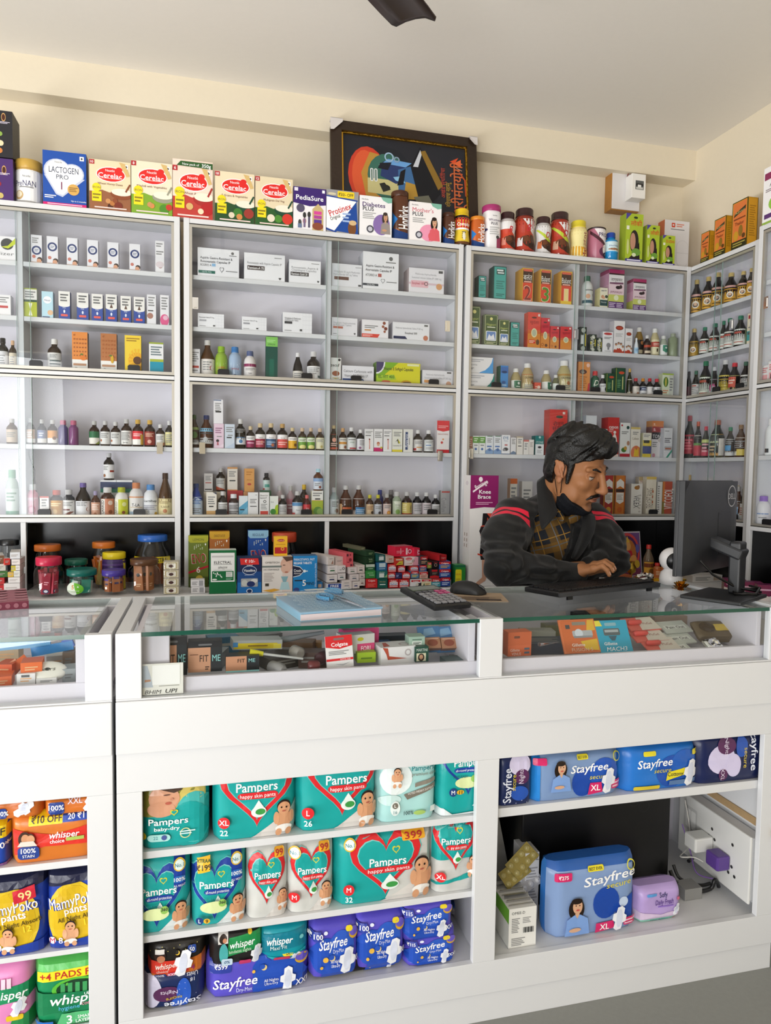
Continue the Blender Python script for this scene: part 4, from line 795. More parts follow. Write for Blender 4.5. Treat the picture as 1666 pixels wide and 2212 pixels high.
row(MR('second'),SH[2],[
 ('c',716.5,772,687,'white carton with small salmon bar','e3e1e5',[T_(.5,.72,.1,'Sitagliptin Hydrochloride','99999e',w=.86),T_(.42,.6,.1,'& Metformin Tablets','99999e',w=.7),('r',.06,.4,.44,.52,'b8705c'),LN(.06,.08,.2,.14,1),('h',.9,.14,.08,.1,'444')],'b0b0b8',dict(D=.06)),
 ('c',782,839,692,'white carton with red slanted strip and brown flowers','e9e6e8',[('p',[(0,.02),(.6,.02),(.68,.22),(0,.22)],'d84a3c'),LN(.03,.06,.4,.18,2,'f4d0c8'),('c',.84,.86,.09,'8a4a34'),('c',.8,.66,.08,'9a5a40'),('c',.9,.55,.1,'7a3a28'),('c',.86,.38,.07,'9a5a40'),LN(.1,.52,.6,.72,2),('r',.1,.38,.34,.46,'c8905a')],'b8b0b4',dict(D=.05)),
 ('c',848.5,927.5,698,'wide white carton with navy corner and copper seal','e7e6e9',[T_(.45,.68,.11,'Metformin Hydrochloride Tablets IP 500 mg','99999e',w=.74),T_(.5,.4,.12,'Exopheal 500','333',w=.33,b=1),('p',[(.02,.04),(.4,.04),(.34,.2),(.02,.2)],'2a2f50'),('c',.9,.16,.15,'c07a60'),('r',.86,.84,.96,.93,'555')],'b8b4bc',dict(D=.07))])
row(MR('third'),SH[3],[
 ('c',714.5,737,773,'small white and green carton with nuts','e4e2de',[T_(.42,.72,.12,'zecuf','1a1a1a',w=.84,b=1),('e',.5,.4,.36,.1,'9a5a40'),('p',[(0,0),(1,0),(1,.18),(0,.1)],'2f6a3a'),('p',[(.1,.24),(.9,.24),(.5,.18)],'c8b070'),('c',.82,.92,.05,'444')],'b0b0b0',dict(D=.03)),
 ('c',739,807.5,791,'white calcium tablet carton','e2e1e6',[T_(.5,.72,.14,'Calcium Carbonate with','55555c',w=.9),T_(.45,.48,.14,'Vitamin D3 Tablets I.P.','55555c',w=.76),('p',[(.02,.14),(.72,.14),(.66,.32),(.02,.32)],'2f4f8a'),LN(.4,.18,.66,.28,1,'c8d4ec')],'b0b0b8',dict(D=.06)),
 ('c',813,908,784,'yellow and green capsule carton beside the calcium','d6d028',[('p',[(0,0),(.25,0),(.2,.5),(.5,1),(0,1)],'7fae2c'),('e',.0,1,.2,.5,'e8e6ea'),('e',-.0,1,.17,.44,'4a4468'),('p',[(0,.15),(.45,.3),(.4,.5),(0,.42)],'a8c83a'),T_(.5,.74,.13,'Vitamin E Softgel Capsules','4a4a28',w=.68,b=1),T_(.23,.4,.13,'EL-VIT 400','2f5a2a',w=.36,b=1),('e',.22,.2,.1,.05,'d06a4a'),('e',.68,.16,.12,.12,'c89a1c'),('e',.7,.18,.1,.03,'4a3a10'),('r',.7,.88,.97,.97,'e6e6b0')],'5f8a24',dict(D=.06)),
 ('c',912.5,978.5,801,'white and orange metformin carton behind finger pull','e2e0e4',[T_(.42,.76,.11,'Metformin Hydrochloride','a0a0a6',w=.6),T_(.5,.58,.11,'Sustained release tablets IP 500 mg','a0a0a6',w=.86),('rr',.06,.3,.52,.46,.003,'d89a5c'),('c',.86,.26,.16,'c89a80'),('r',.8,.86,.94,.94,'555')],'b4b2ba',dict(D=.06))])
row(MR('fourth'),SH[4],[
 ('b',711.5,730,919.5,'brown bottle with orange-red label','2a1610','ccb488','c8553a',[('c',.5,.62,.14,'e8a088'),LN(.2,.2,.8,.45,2,'f4c8b8')],'b',dict(lz=(.05,.65))),
 ('b',732,748.5,925.5,'brown bottle with orange fruit label and tan cap','2a1610','c89a68','dfdbd2',[('r',0,.45,1,.65,'d09038'),('c',.7,.2,.14,'8a4a2a'),LN(.2,.75,.8,.92,1)]),
 ('b',749.5,769,924,'black-brown bottle with green lettering label','161214','dedcdc','dcdedd',[T_(.5,.6,.12,'ONES','4a7a5a'),('r',.3,.04,1,.16,'a82a34'),LN(.2,.75,.8,.92,1)]),
 ('b',770,787,928.5,'black-brown bottle with mauve print label','161214','dedcdc','d9d6db',[LN(.35,.4,.9,.9,4),('c',.4,.18,.12,'8a5a80')]),
 ('c',788,807,927,'white carton with a tall body figure','e6e4e4',[LN(.1,.8,.9,.92,2),LN(.1,.68,.7,.74,1,'444'),('c',.55,.54,.035,'7a3a34'),('p',[(.5,.5),(.62,.5),(.6,.3),(.62,.1),(.5,.1),(.52,.3)],'d88a78')],'b8b6b8',dict(D=.028)),
 ('c',808,827,927,'white carton with magenta base','e8e6e6',[('r',0,0,1,.17,'c02468'),LN(.1,.6,.9,.9,4),('c',.5,.36,.07,'b86a50'),('c',.5,.3,.06,'d8a888'),('c',.85,.17,.05,'c8b83a')],'b8b6b8',dict(D=.028)),
 ('c',828.5,846.5,927.5,'white carton with a body figure beside the magenta one','e6e4e4',[LN(.1,.8,.9,.92,2),LN(.1,.68,.7,.74,1,'444'),('c',.55,.54,.035,'7a3a34'),('p',[(.5,.5),(.62,.5),(.6,.3),(.62,.1),(.5,.1),(.52,.3)],'d88a78')],'b8b6b8',dict(D=.028)),
 ('c',847.5,869.5,927.5,'white carton with banana and yellow base','e2e1d6',[('r',0,0,1,.1,'d8c838'),('p',[(.3,.42),(.55,.58),(.72,.42),(.6,.36),(.5,.5)],'333'),('p',[(.55,.58),(.8,.4),(.66,.36)],'c8c030'),LN(.15,.68,.9,.9,3),T_(.5,.28,.06,'Laxana-O','333',w=.8)],'b8b6b0',dict(D=.028)),
 ('c',871.5,892,927.5,'white carton with upright navy lettering','e2e0da',[('r',.22,.1,.48,.88,'2f4470'),T_(.35,.5,.2,'Mucaine Syrup','e8e8f0',r=pi/2,w=1.3),LN(.6,.2,.68,.8,1)],'b8b6b0',dict(D=.028)),
 ('b',893,912,929.5,'amber bottle with orange stripe label','221410','e0dede','d8d4d0',[('r',.3,.28,1,.36,'d08a3a'),('r',0,.05,.3,.25,'a82a30'),LN(.2,.6,.85,.9,3)]),
 ('b',916,936,930,'amber bottle with blue-lettered white label','1a1412','e0dede','d6d8d8',[LN(.2,.45,.6,.6,1,'3a6aa8'),LN(.2,.15,.85,.35,2),LN(.2,.7,.85,.92,2)]),
 ('c',944.5,971,909,'tall white carton with red top band','e9e3e2',[('p',[(0,.7),(.5,.66),(1,.7),(1,1),(0,1)],'d8303a'),LN(.1,.76,.9,.86,2,'f0a8a8'),T_(.5,.58,.04,'PARACETAMOL','a83a3a',w=.86),('c',.4,.32,.04,'c84a4a'),('c',.5,.42,.03,'d89a6a'),('r',0,0,1,.1,'c83038')],'d0c8cc',dict(D=.04))])
row(MR('fifth'),SH[5],[
 ('b',711,732.5,1053.5,'pale clear bottle with white label and picture','9aa6a8','c0bec0','d4d8da',[('c',.65,.32,.12,'8a6a5a'),LN(.3,.55,.8,.9,3,'777'),('r',.4,.04,.8,.1,'333')],'a',dict(lz=(.02,.6))),
 ('b',734.5,760.5,1049.5,'large brown bottle with white and orange label','4a2212','c9c7c7','eae6e2',[('r',.25,.04,1,.5,'d8683c'),T_(.6,.63,.1,'ATARAX','333',w=.4),LN(.3,.1,.9,.4,2,'f0b898'),('r',0,0,.22,.7,'e0b080')],'b',dict(lz=(.03,.58))),
 ('b',762.5,789,1049,'large brown bottle with white and blue label','4a2212','c9c7c7','e6e6e6',[('r',.25,.04,1,.5,'3a80b8'),T_(.6,.63,.1,'CIPRO','333',w=.36),LN(.3,.1,.9,.4,3,'b8d4ec')],'b',dict(lz=(.03,.58))),
 ('b',790.5,806.5,1069,'small bottle with yellow cap and tan label','3a1c10','c8c030','d8b890',[('c',.7,.25,.14,'3a2418'),LN(.2,.5,.8,.85,3,'a87a50')]),
 ('b',808,824.5,1069,'small bottle with yellow cap and grey-blue label','2a1410','c8c030','c9cdd6',[('c',.6,.22,.14,'3a3440'),LN(.2,.55,.8,.85,2)]),
 ('b',827,844.5,1067.5,'small bottle with orange slice label','3a1614','b4b2b0','e0c8c0',[('c',.6,.22,.18,'d8882c'),('c',.6,.22,.1,'f0b860'),LN(.2,.6,.8,.9,2)]),
 ('b',848,866.5,1062.5,'pale green bottle with leaf label','9aa890','c6c4c4','c8d2b8',[('p',[(.1,1),(.5,.55),(.9,1)],'e6ead8'),('c',.5,.22,.18,'86a858'),T_(.5,.74,.1,'Aristo','555')],'c'),
 ('b',868.5,890,1063,'dark bottle with gold and black lettering label','1c1210','c4c2c2','d8c470',[T_(.72,.5,.16,'ULTRA','222',r=pi/2,w=.5,b=1),('r',0,.06,1,.14,'b83a2a'),LN(.1,.3,.4,.9,4,'f0e4b0')]),
 ('b',891.5,911,1064,'black-brown bottle with lilac-grey label','140f12','d8d6d6','d2ccd0',[LN(.2,.3,.8,.9,4),('c',.8,.1,.08,'6a4a6a')]),
 ('b',911.5,931,1064,'black-brown bottle with pink-white label','140f12','d8d6d6','dccfd2',[('r',.5,.1,.9,.24,'c83a50'),LN(.2,.4,.8,.9,3)]),
 ('b',932,949.5,1069,'small black-brown bottle near the grey carton','140f12','d8d6d6','d6d2d2',[LN(.2,.3,.8,.85,4)]),
 ('c',952.5,971.5,1060,'silver-grey carton with red line','a8a6a6',[('r',.1,.92,1,.97,'b83a30'),T_(.35,.45,.2,'Combiflam','777',r=-pi/2,w=1.5)],'8a8884',dict(D=.03))])
row(MR('fifth'),SH[5],[('b',813,827.5,1058.5,'blue bottle peeping over the front row','2a2f7a','27357f','',(),'c'),('b',836.5,851.5,1058.5,'dark bottle with grey cap at the back','2a2226','7a7678','',(),'c')],Yf=2.94)
# ---- right-hand cabinet behind the man
RL_=lambda s:f'on {s} shelf, right cabinet left bay'
RR=lambda s:f'on {s} shelf, right cabinet right bay'
def balant(n,c):return [('r',0,0,1,.56,'d8452c'),('r',0,.56,1,.94,'3a1a10'),('r',.1,.9,.9,.97,'d8604a'),T_(.5,.72,.17,'बलंत' if n=='2' else 'Balant','f2efe8',w=.8),('r',.15,.57,.85,.61,'e8b0a0'),T_(.5,.26,.46,n,'f4d8b8',b=1,w=.74 if n != '1' else .42),T_(.5,.26,.43,n,c,b=1,w=.66 if n != '1' else .34),('r',0,0,.05,1,'d8a83a'),('r',.95,0,1,1,'d8a83a')]+([('r',.05,0,.95,.1,'e8c03a')] if n=='1' else [])
teal=[('rr',.05,.03,.95,.97,.003,'4aa39a'),('r',.22,.75,.85,.92,'24403c'),('r',.25,.85,.75,.9,'dfe8e6'),('r',.3,.78,.8,.82,'dfe8e6'),LN(.2,.3,.85,.58,4,'3a7f78'),LN(.2,.08,.85,.18,2,'2f6a64')]
row(RL_('top'),SH[1],[
 ('c',1034,1050.5,596,'small teal green oil carton','2f5a56',teal,'29443f',dict(D=.05)),
 ('c',1067,1094.5,575.5,'large teal green oil carton','2f5f5a',teal,'2c4e49',dict(D=.055)),
 ('c',1129,1152,579.5,'orange and black carton with large maroon numeral two','d8a83a',balant('2','8a2f2c'),'d09a34',dict(D=.075)),
 ('c',1168,1191,582.5,'orange and black carton with large green numeral three','d8a83a',balant('3','4f8a24'),'d09a34',dict(D=.07)),
 ('c',1212,1236,586.5,'orange and black carton with large yellow numeral one','d8a83a',balant('1','f0d890'),'d09a34',dict(D=.07))])
dg=[('rr',.04,.02,.96,.98,.004,'c9c9a0'),('rr',.07,.03,.93,.97,.003,'4c5f3a'),('c',.5,.86,.05,'e0d88a'),T_(.5,.68,.08,'Nagpuri','b8c06a',s=.3,w=.7),('r',.2,.57,.8,.6,'dfe0c8'),('rr',.12,.14,.88,.46,.004,'f0f0ec'),('rr',.17,.16,.83,.44,.003,'6a8ac0'),('p',[(.2,.17),(.35,.36),(.5,.28),(.68,.37),(.8,.17)],'e8e8ec'),LN(.15,.04,.85,.11,2,'c9c9a0')]
rd=lambda tall:[('r',0,0,1,.45,'d88a3a'),('r',0,.4,1,.5,'cf6a36'),('e',.5,.42,.23,.13,'e6e0b0'),('e',.5,.42,.17,.1,'b8bca0'),T_(.5,.72,.08,'सुदंता','8a1c2c',w=.7),('e',.48,.85,.2,.025,'5a2a28'),('r',.78,.89,.92,.96,'ead8d0')]+([('r',.08,.12,.6,.22,'d8352c'),LN(.12,.13,.55,.21,2,'f4e0c0'),('e',.78,.16,.13,.08,'6a4a30')] if tall else [('o',.2,.12,.05,.035,'8a4a24'),('c',.62,.1,.05,'6a4020')])
row(RL_('second'),SH[2],[
 ('c',1012.5,1038,662,'tallest moss green oil carton','4c5f3a',dg,'3a4a2c',dict(D=.04)),
 ('c',1047,1076,680,'middle-sized moss green oil carton','4c5f3a',dg,'7a7f6a',dict(D=.035)),
 ('c',1078,1101,691,'small moss green oil carton','4c5f3a',dg,'3a4a2c',dict(D=.03)),
 ('c',1103,1122.5,696,'teal carton beside the moss green cartons','2f5a56',teal,'29443f',dict(D=.03)),
 ('c',1141,1168.5,675,'tallest coral red balm carton','d84a3e',rd(1),'c8503c',dict(D=.04)),
 ('c',1169,1188,687,'crimson balm carton beside the tallest','cc2f3c',rd(0),'b03a30',dict(D=.03)),
 ('c',1189,1208,705,'small red balm carton with white sticker','d2383c',rd(0),'b03a30',dict(D=.03)),
 ('c',1211,1235,706,'small red balm carton nearest the divider','d2383c',rd(0)[:-2],'b8323a',dict(D=.03))])
wb=lambda c:[('p',[(.0,.0),(.45,.0),(.45,.0)],c),('p',[(.45,0),(.5,.06),(.68,.18),(.84,.42),(.94,.7),(.985,1),(1,1),(1,0)],c),LN(.04,.68,.62,.9,2,'b0b0b6'),T_(.22,.52,.12,'Ecovix','8a8a90',w=.3),LN(.04,.2,.24,.34,2,'777')]
row(RL_('third'),SH[3],[
 ('c',1010.5,1068,806.5,'white carton with green swoosh under the blue one','e9e6e6',wb('1f7f72'),'c9c6c8',dict(D=.06)),
 ('c',1081.5,1098,790,'slim blue carton with green side','3f86c8',[('r',0,.72,1,.95,'3a6ab0'),('e',.5,.75,.36,.05,'1d3a6a'),('e',.45,.35,.25,.06,'2a5a9a'),LN(.2,.1,.8,.3,2,'a8cbe8')],'2a5a44',dict(D=.045)),
 ('b',1104.5,1125,797,'clear oil bottle with green shield label','a8986a','e8e6e2','e4e4de',[('p',[(.25,.95),(.85,.95),(.85,.35),(.55,.1),(.25,.35)],'2a6a4a'),('c',.58,.72,.12,'e4e8e2'),LN(.4,.35,.72,.5,1,'dfe8e0')],'d',dict(lz=(.05,.5))),
 ('b',1128.5,1153.5,785.5,'clear bottle of amber oil with white cap','b8a070','ebe9e6','e0d8b4',[T_(.5,.8,.12,'OLIVENIL','444',w=.6),('c',.7,.52,.12,'9a5a3a'),LN(.2,.1,.8,.4,3),('r',0,.95,1,1,'b87a4a')],'d',dict(lz=(.06,.62))),
 ('c',1155,1168.5,826.5,'tiny coral carton between oil bottles','d8604c',[('c',.65,.55,.16,'f0e0d0'),LN(.1,.3,.6,.7,2,'f0c0b0'),('r',0,0,1,.2,'8a9a4a')],'b84a3c',dict(D=.025)),
 ('b',1170.5,1191,801,'second clear oil bottle with green shield label','a8986a','e8e6e2','e4e4de',[('p',[(.45,.95),(.95,.95),(.95,.35),(.7,.1),(.45,.35)],'2a6a4a'),('c',.72,.72,.12,'e4e8e2'),('r',.1,.1,.3,.9,'d8d8d0')],'d',dict(lz=(.05,.5))),
 ('b',1192.5,1206,811,'small clear bottle of dark oil','6a6a48','dcdad6','d8dcd4',[('r',.3,.1,.7,.9,'f0f0ec')],'d'),
 ('b',1207,1235,779.5,'tallest clear oil bottle with cream label','b4a878','efedea','e2dab4',[('r',0,.9,1,1,'b08a4a'),T_(.5,.78,.1,'OLIVENIL','444',w=.6),('c',.6,.5,.11,'a86a3a'),LN(.2,.1,.8,.4,3)],'d',dict(lz=(.06,.6)))])
row(RL_('third'),SH[3]+geo(1010.5,1068,806.5,2.873,SH[3])[2]+.001,[('c',1011,1065.5,772,'white carton with sky blue swoosh, stacked','e9e6e6',wb('4a9ad8'),'c9c6c8',dict(D=.06))])
eye=[('e',.5,.26,.3,.09,'4a4a50'),('c',.5,.26,.05,'101014'),('e',.3,.22,.2,.06,'8a8a90')]
row(RL_('fourth'),SH[4],[
 ('c',1008.5,1021,943,'small russet carton beside the green drops','a8705a',[LN(.1,.3,.9,.9,5,'d8b8a8')],'8a5a48',dict(D=.025))]+
 [('c',a,c,942,'green-topped white eye drop carton','e9ebe9',[('r',0,.6,1,.95,'5f9a3f'),LN(.2,.68,.85,.9,2,'d8e8cc'),('c',.5,.26,.07,'3a6ab0'),LN(.2,.42,.8,.54,1)],'b9c0b4',dict(D=.025)) for a,c in ((1021.8,1034.6),(1035.4,1048.3))]+
 [('c',a,c,942,'blue-waved white eye drop carton','e4e7ec',[('p',[(0,0),(1,0),(1,.2),(.5,.32),(0,.18)],'7f9fc8'),('p',[(.3,.24),(.6,.34),(.8,.2),(.5,.14)],'4a6fa8'),LN(.2,.62,.85,.88,3),('r',.2,.38,.8,.45,'3a6ab0'),('r',.2,.96,.9,1,'5f8a6a')],'b4bcc8',dict(D=.025)) for a,c in ((1049,1065.5),(1066.5,1083))]+[
 ('c',1084,1102,940,'white carton with large blue EYE lettering','eeeef1',[T_(.5,.85,.14,'EYE','2f6a98',b=1),T_(.5,.7,.06,'Mantra','5a7aa0'),LN(.35,.42,.7,.55,1,'c05a5a'),('r',0,0,1,.03,'3a5a8a')]+eye,'b8bcc8',dict(D=.025)),
 ('c',1103.5,1115,945.5,'narrow white drops carton with grey scene','e6e3e4',[LN(.2,.6,.85,.95,4),('p',[(0,0),(1,0),(1,.12),(.5,.2),(0,.1)],'6a7f9a')],'bcb8bc',dict(D=.025)),
 ('c',1116.5,1130,943,'cream white drops carton with tan top','e8e2da',[('r',0,.93,1,1,'b8a890'),LN(.2,.6,.8,.88,3),('r',.2,.44,.75,.49,'444')],'bcb4a8',dict(D=.025)),
 ('c',1131,1142.5,950.5,'cream white drops carton with pink top','ebe6e0',[('r',0,.88,1,1,'d87a70'),LN(.2,.5,.8,.8,3),('r',.2,.36,.6,.41,'666')],'bcb4a8',dict(D=.025)),
 ('c',1143,1153.5,950,'slim plain drops carton beside the teal one','eae4de',[LN(.2,.5,.8,.85,4,'b0a8a0')],'bcb4a8',dict(D=.025)),
 ('c',1157,1175,941.5,'teal topped carton with an eye picture','eceeef',[('r',0,.56,1,1,'1f7a78'),T_(.5,.66,.12,'ITONE','cfe4e2',w=.84),('c',.5,.92,.06,'b8d8d4'),('e',.5,.4,.22,.06,'26262a'),LN(.2,.08,.8,.28,3,'b8b8bc')],'1f6a66',dict(D=.04)),
 ('c',1188,1226,885,'tall red carton behind the mans hair','d2382f',[('r',0,0,1,.36,'d8863a'),('r',0,.3,1,.42,'d45a34'),('e',.55,.84,.2,.03,'3a4a3a'),T_(.5,.69,.08,'रोगन','4a1018',w=.6,r=.1),T_(.5,.6,.09,'सुदंता','4a1018',w=.7,r=.1),('r',.72,.9,.86,.95,'ead8d0')],'c0402f',dict(D=.055))])
row(RL_('fifth'),SH[5],[('c',1102.5,1117.5,1034,'slim carton with orange top beside the man','d8d2c6',[('r',0,.86,1,1,'c8683a'),LN(.15,.4,.85,.8,4)],'b08a70',dict(D=.03)),
  ('c',1128,1150,1040,'white carton hidden behind the mans shoulder','dcd8d4',[LN(.15,.4,.85,.8,4)],'b8b0a8',dict(D=.03))])
jam=[('r',0,.9,1,1,'a82a62'),('r',0,.86,1,.9,'3a2028'),T_(.5,.74,.08,'जाम्बासव','2a2028',w=.76),('p',[(.05,.66),(.95,.68),(.95,.63),(.05,.61)],'7a4a68'),('r',0,.35,1,.62,'e8cfd8'),('e',.62,.54,.17,.045,'201018'),('e',.78,.56,.1,.05,'301420'),T_(.5,.42,.06,'JAMUNASAV','7a2a4a',w=.8,b=1),('r',0,.17,1,.35,'c9cf6a'),('c',.5,.27,.07,'e8ecc8'),('r',0,0,1,.17,'5a3470'),LN(.05,.02,.47,.15,3,'d8c8e0'),LN(.53,.02,.95,.15,3,'d8c8e0')]
jside=[('r',0,0,1,.3,'b8c05a'),('r',0,.3,1,.6,'cfa0b4'),('r',0,.9,1,1,'8a2050')]
row(RR('top'),SH[1],[
 ('b',1258.5,1281,597,'white baby lotion bottle with green cap','dfe2e2','2a6a58','d9dcda',[('c',.4,.5,.14,'d8a888'),('r',0,.1,1,.28,'2a5a6a'),('c',.85,.6,.1,'3a4a4a'),LN(.2,.8,.8,.95,1)],'p',dict(m=PLAST)),
 ('c',1296.5,1313,622,'small cream carton with dark teal lower panel','e9e4cc',[('r',0,.08,1,.38,'163f42'),T_(.5,.27,.07,'Nourish','e0e8e4',w=.7),('c',.35,.54,.09,'c8906a'),('c',.5,.5,.07,'d8a080'),('c',.82,.56,.08,'3a4a3a'),LN(.15,.8,.5,.9,1),LN(.55,.82,.85,.9,1)],'dcd29a',dict(D=.045)),
 ('c',1316,1349,582.5,'large mauve and lime berry tonic carton','ece8ea',jam,'c08aa4',dict(D=.075,L=jside)),
 ('c',1368.5,1396.5,603,'smaller mauve and lime berry tonic carton','ece8ea',jam,'c08aa4',dict(D=.05,L=jside))])
dkb=[('c',.5,.86,.1,'c8ccc0'),('c',.5,.1,.1,'b8bcb0'),T_(.45,.48,.3,'Brahmi','e8e8d8',r=-pi/2,w=1.6,b=1),('r',.72,.3,.84,.7,'d8c83a'),('r',.1,.42,.25,.56,'d8c83a')]
fam=[('e',.5,.78,.36,.07,'7a2a20'),('e',.5,.78,.3,.05,'b84a34'),LN(.15,.5,.85,.62,3,'b8b8b8'),('r',0,0,1,.06,'a83a2c'),('e',.5,.05,.5,.1,'b8442f')]+[('e',u,v,.1,.07,'f0ece8') for u,v in ((.22,.16),(.45,.2),(.7,.18),(.85,.12))]+[('c',u,v,.04,'3a2420') for u,v in ((.22,.26),(.45,.3),(.68,.28),(.86,.2))]+[('c',u,v-.012,.032,'c8906c') for u,v in ((.22,.26),(.45,.3),(.68,.28),(.86,.2))]
row(RR('second'),SH[2],[
 ('c',1253,1267.5,706.5,'black hair oil carton nearest the divider','24301e',dkb[:2]+[('r',.15,.28,.62,.66,'e4e6e2'),('r',.78,.2,.9,.72,'d8c83a')],'1c2418',dict(D=.025)),
 ('c',1274,1289,722.5,'black hair oil carton with upright lettering','24301e',dkb,'1c2418',dict(D=.025)),
 ('c',1290,1301,730,'smallest black hair oil carton','24301e',dkb,'1c2418',dict(D=.02)),
 ('c',1302,1324.5,717,'white carton with grey head silhouette','ebeaed',[('e',.5,.9,.4,.06,'b83a3a'),LN(.15,.64,.85,.76,2,'777'),('c',.58,.34,.12,'8a8a8e'),('r',.48,.12,.66,.28,'8a8a8e'),LN(.2,.04,.8,.08,1)],'bcbbc2',dict(D=.03)),
 ('c',1327,1350,693.5,'tallest white family hair oil carton','ece9ea',fam,'c9c4c8',dict(D=.04)),
 ('c',1351,1366.5,710,'slimmer white family hair oil carton','ece9ea',fam,'c9c4c8',dict(D=.03)),
 ('b',1367.5,1376.5,731.5,'tiny white dropper bottle','dfe4ea','e8eaf0','a8cbe4',[LN(.2,.3,.8,.8,2,'6a90b8')],'t',dict(m=PLAST)),
 ('b',1372.5,1389,708.5,'olive oil bottle with white cap and black label','8a6a28','ebe9e6','2a2420',[('r',0,.05,.8,.3,'c8b898'),('c',.6,.8,.14,'b87a48')],'d',dict(Y=2.90)),
 ('b',1390,1404.5,725.5,'dark bottle with black label and white cap','241412','dcdad8','3a241c',[('r',0,.62,1,.85,'b84a30'),('r',.1,.05,.8,.3,'d8c8b0'),('c',.4,.4,.12,'201410')]),
 ('b',1406.5,1423.5,711,'pale oil bottle with red and cream label','c0b48a','ecebe8','e4dcb8',[('r',0,.5,1,.85,'b83a2c'),LN(.2,.58,.8,.78,2,'f0d0c0'),('r',.45,.15,.58,.38,'4a3a28')],'d',dict(lz=(.05,.58))),
 ('b',1425,1440.5,726.5,'small clear bottle with green shield and white label','a8b0a0','dfe0de','e8eae8',[('p',[(.25,.95),(.85,.95),(.85,.4),(.55,.2),(.25,.4)],'3f8a70'),('c',.55,.7,.1,'e8f0ec')],'d'),
 ('j',1442.5,1460.5,722,'green plastic roll wrapped in clear film','9aa08c',dict(lidw=.5,lidh=.12,body='8f9a7c',st='s'))])
grn=[('rr',.06,.03,.94,.97,.003,'1f4a34'),('e',.6,.83,.28,.05,'c84a2c'),('e',.6,.04,.24,.04,'c84a2c'),('r',.68,.25,.78,.7,'c8c880'),LN(.2,.3,.55,.6,5,'6a9a6a'),('r',.04,.02,.1,.98,'8a9a3a')]
row(RR('third'),SH[3],[
 ('c',1249.5,1275,782,'orange carton with red base beside the divider','e0924a',[('r',0,0,1,.12,'b8323c'),('p',[(.8,.12),(1,.12),(1,.38),(.86,.34)],'c8343c'),('e',.4,.7,.33,.07,'5a3a2c'),T_(.4,.7,.07,'Liv','f0e0c8'),LN(.12,.2,.75,.58,6,'b8702c'),('e',.82,.9,.14,.06,'f0c8b8')],'c8783a',dict(D=.035)),
 ('b',1277,1293,802.5,'green bottle with red cap and red base','2a5a40','c83a3a','2f6a4a',[('r',0,0,1,.34,'b82a34'),T_(.5,.65,.3,'D','e8e8d8',s=.3),LN(.3,.1,.8,.28,1,'f0c8c8')],'c',dict(lz=(.03,.78))),
 ('b',1294,1308,810.5,'small black bottle with white label behind finger pull','181418','e4e2e2','e6e6e8',[('e',.65,.5,.1,.16,'2a2a30'),LN(.1,.7,.6,.9,2)]),
 ('c',1310,1328.5,806.5,'shorter bottle green carton with orange badge','26432e',grn,'3a5a34',dict(D=.035)),
 ('c',1330,1351.5,795,'taller bottle green carton with orange badge','26432e',grn,'2f4a38',dict(D=.035)),
 ('b',1353,1364,797,'dark olive bottle with gold cap and upright label','2a2c18','c8a458','e0d8c0',[('r',.35,.3,.95,.85,'26221a'),('c',.7,.18,.12,'6a4a30')],'b',dict(lz=(.03,.62))),
 ('b',1365,1380,817.5,'black bottle with red cap and bronze emblem label','16100f','c0303c','dfd6cc',[T_(.5,.75,.14,'Liv','444'),('c',.55,.22,.18,'9a5a3a'),('c',.55,.22,.08,'d8b088')],'a'),
 ('b',1381,1394.5,818,'black bottle with amber cap and navy-white label','16100f','c8822c','e2e2e6',[('r',0,.6,1,.95,'2a3250'),LN(.2,.68,.7,.86,1,'c8d0e8'),LN(.2,.2,.8,.4,1)],'a'),
 ('b',1395.5,1409.5,818,'black bottle with red cap and red-based label','16100f','c0303c','e4e0de',[('r',0,0,1,.26,'c04a38'),LN(.5,.5,.9,.9,3)],'a'),
 ('b',1410.5,1425.5,819,'black bottle with red cap and plain label','16100f','c83a44','e6e4e6',[LN(.3,.5,.9,.9,3)],'a'),
 ('c',1431,1455,807,'pale green carton with striped leaf oval','dfe6cc',[('r',.62,0,1,1,'d0d4c8'),('r',0,.94,1,1,'a8c04a'),('e',.32,.66,.22,.2,'4a7a34'),('e',.32,.66,.07,.18,'d8c85a'),LN(.06,.2,.56,.36,2,'d8906a'),LN(.68,.3,.95,.85,5)],'b8c0a0',dict(D=.03))])
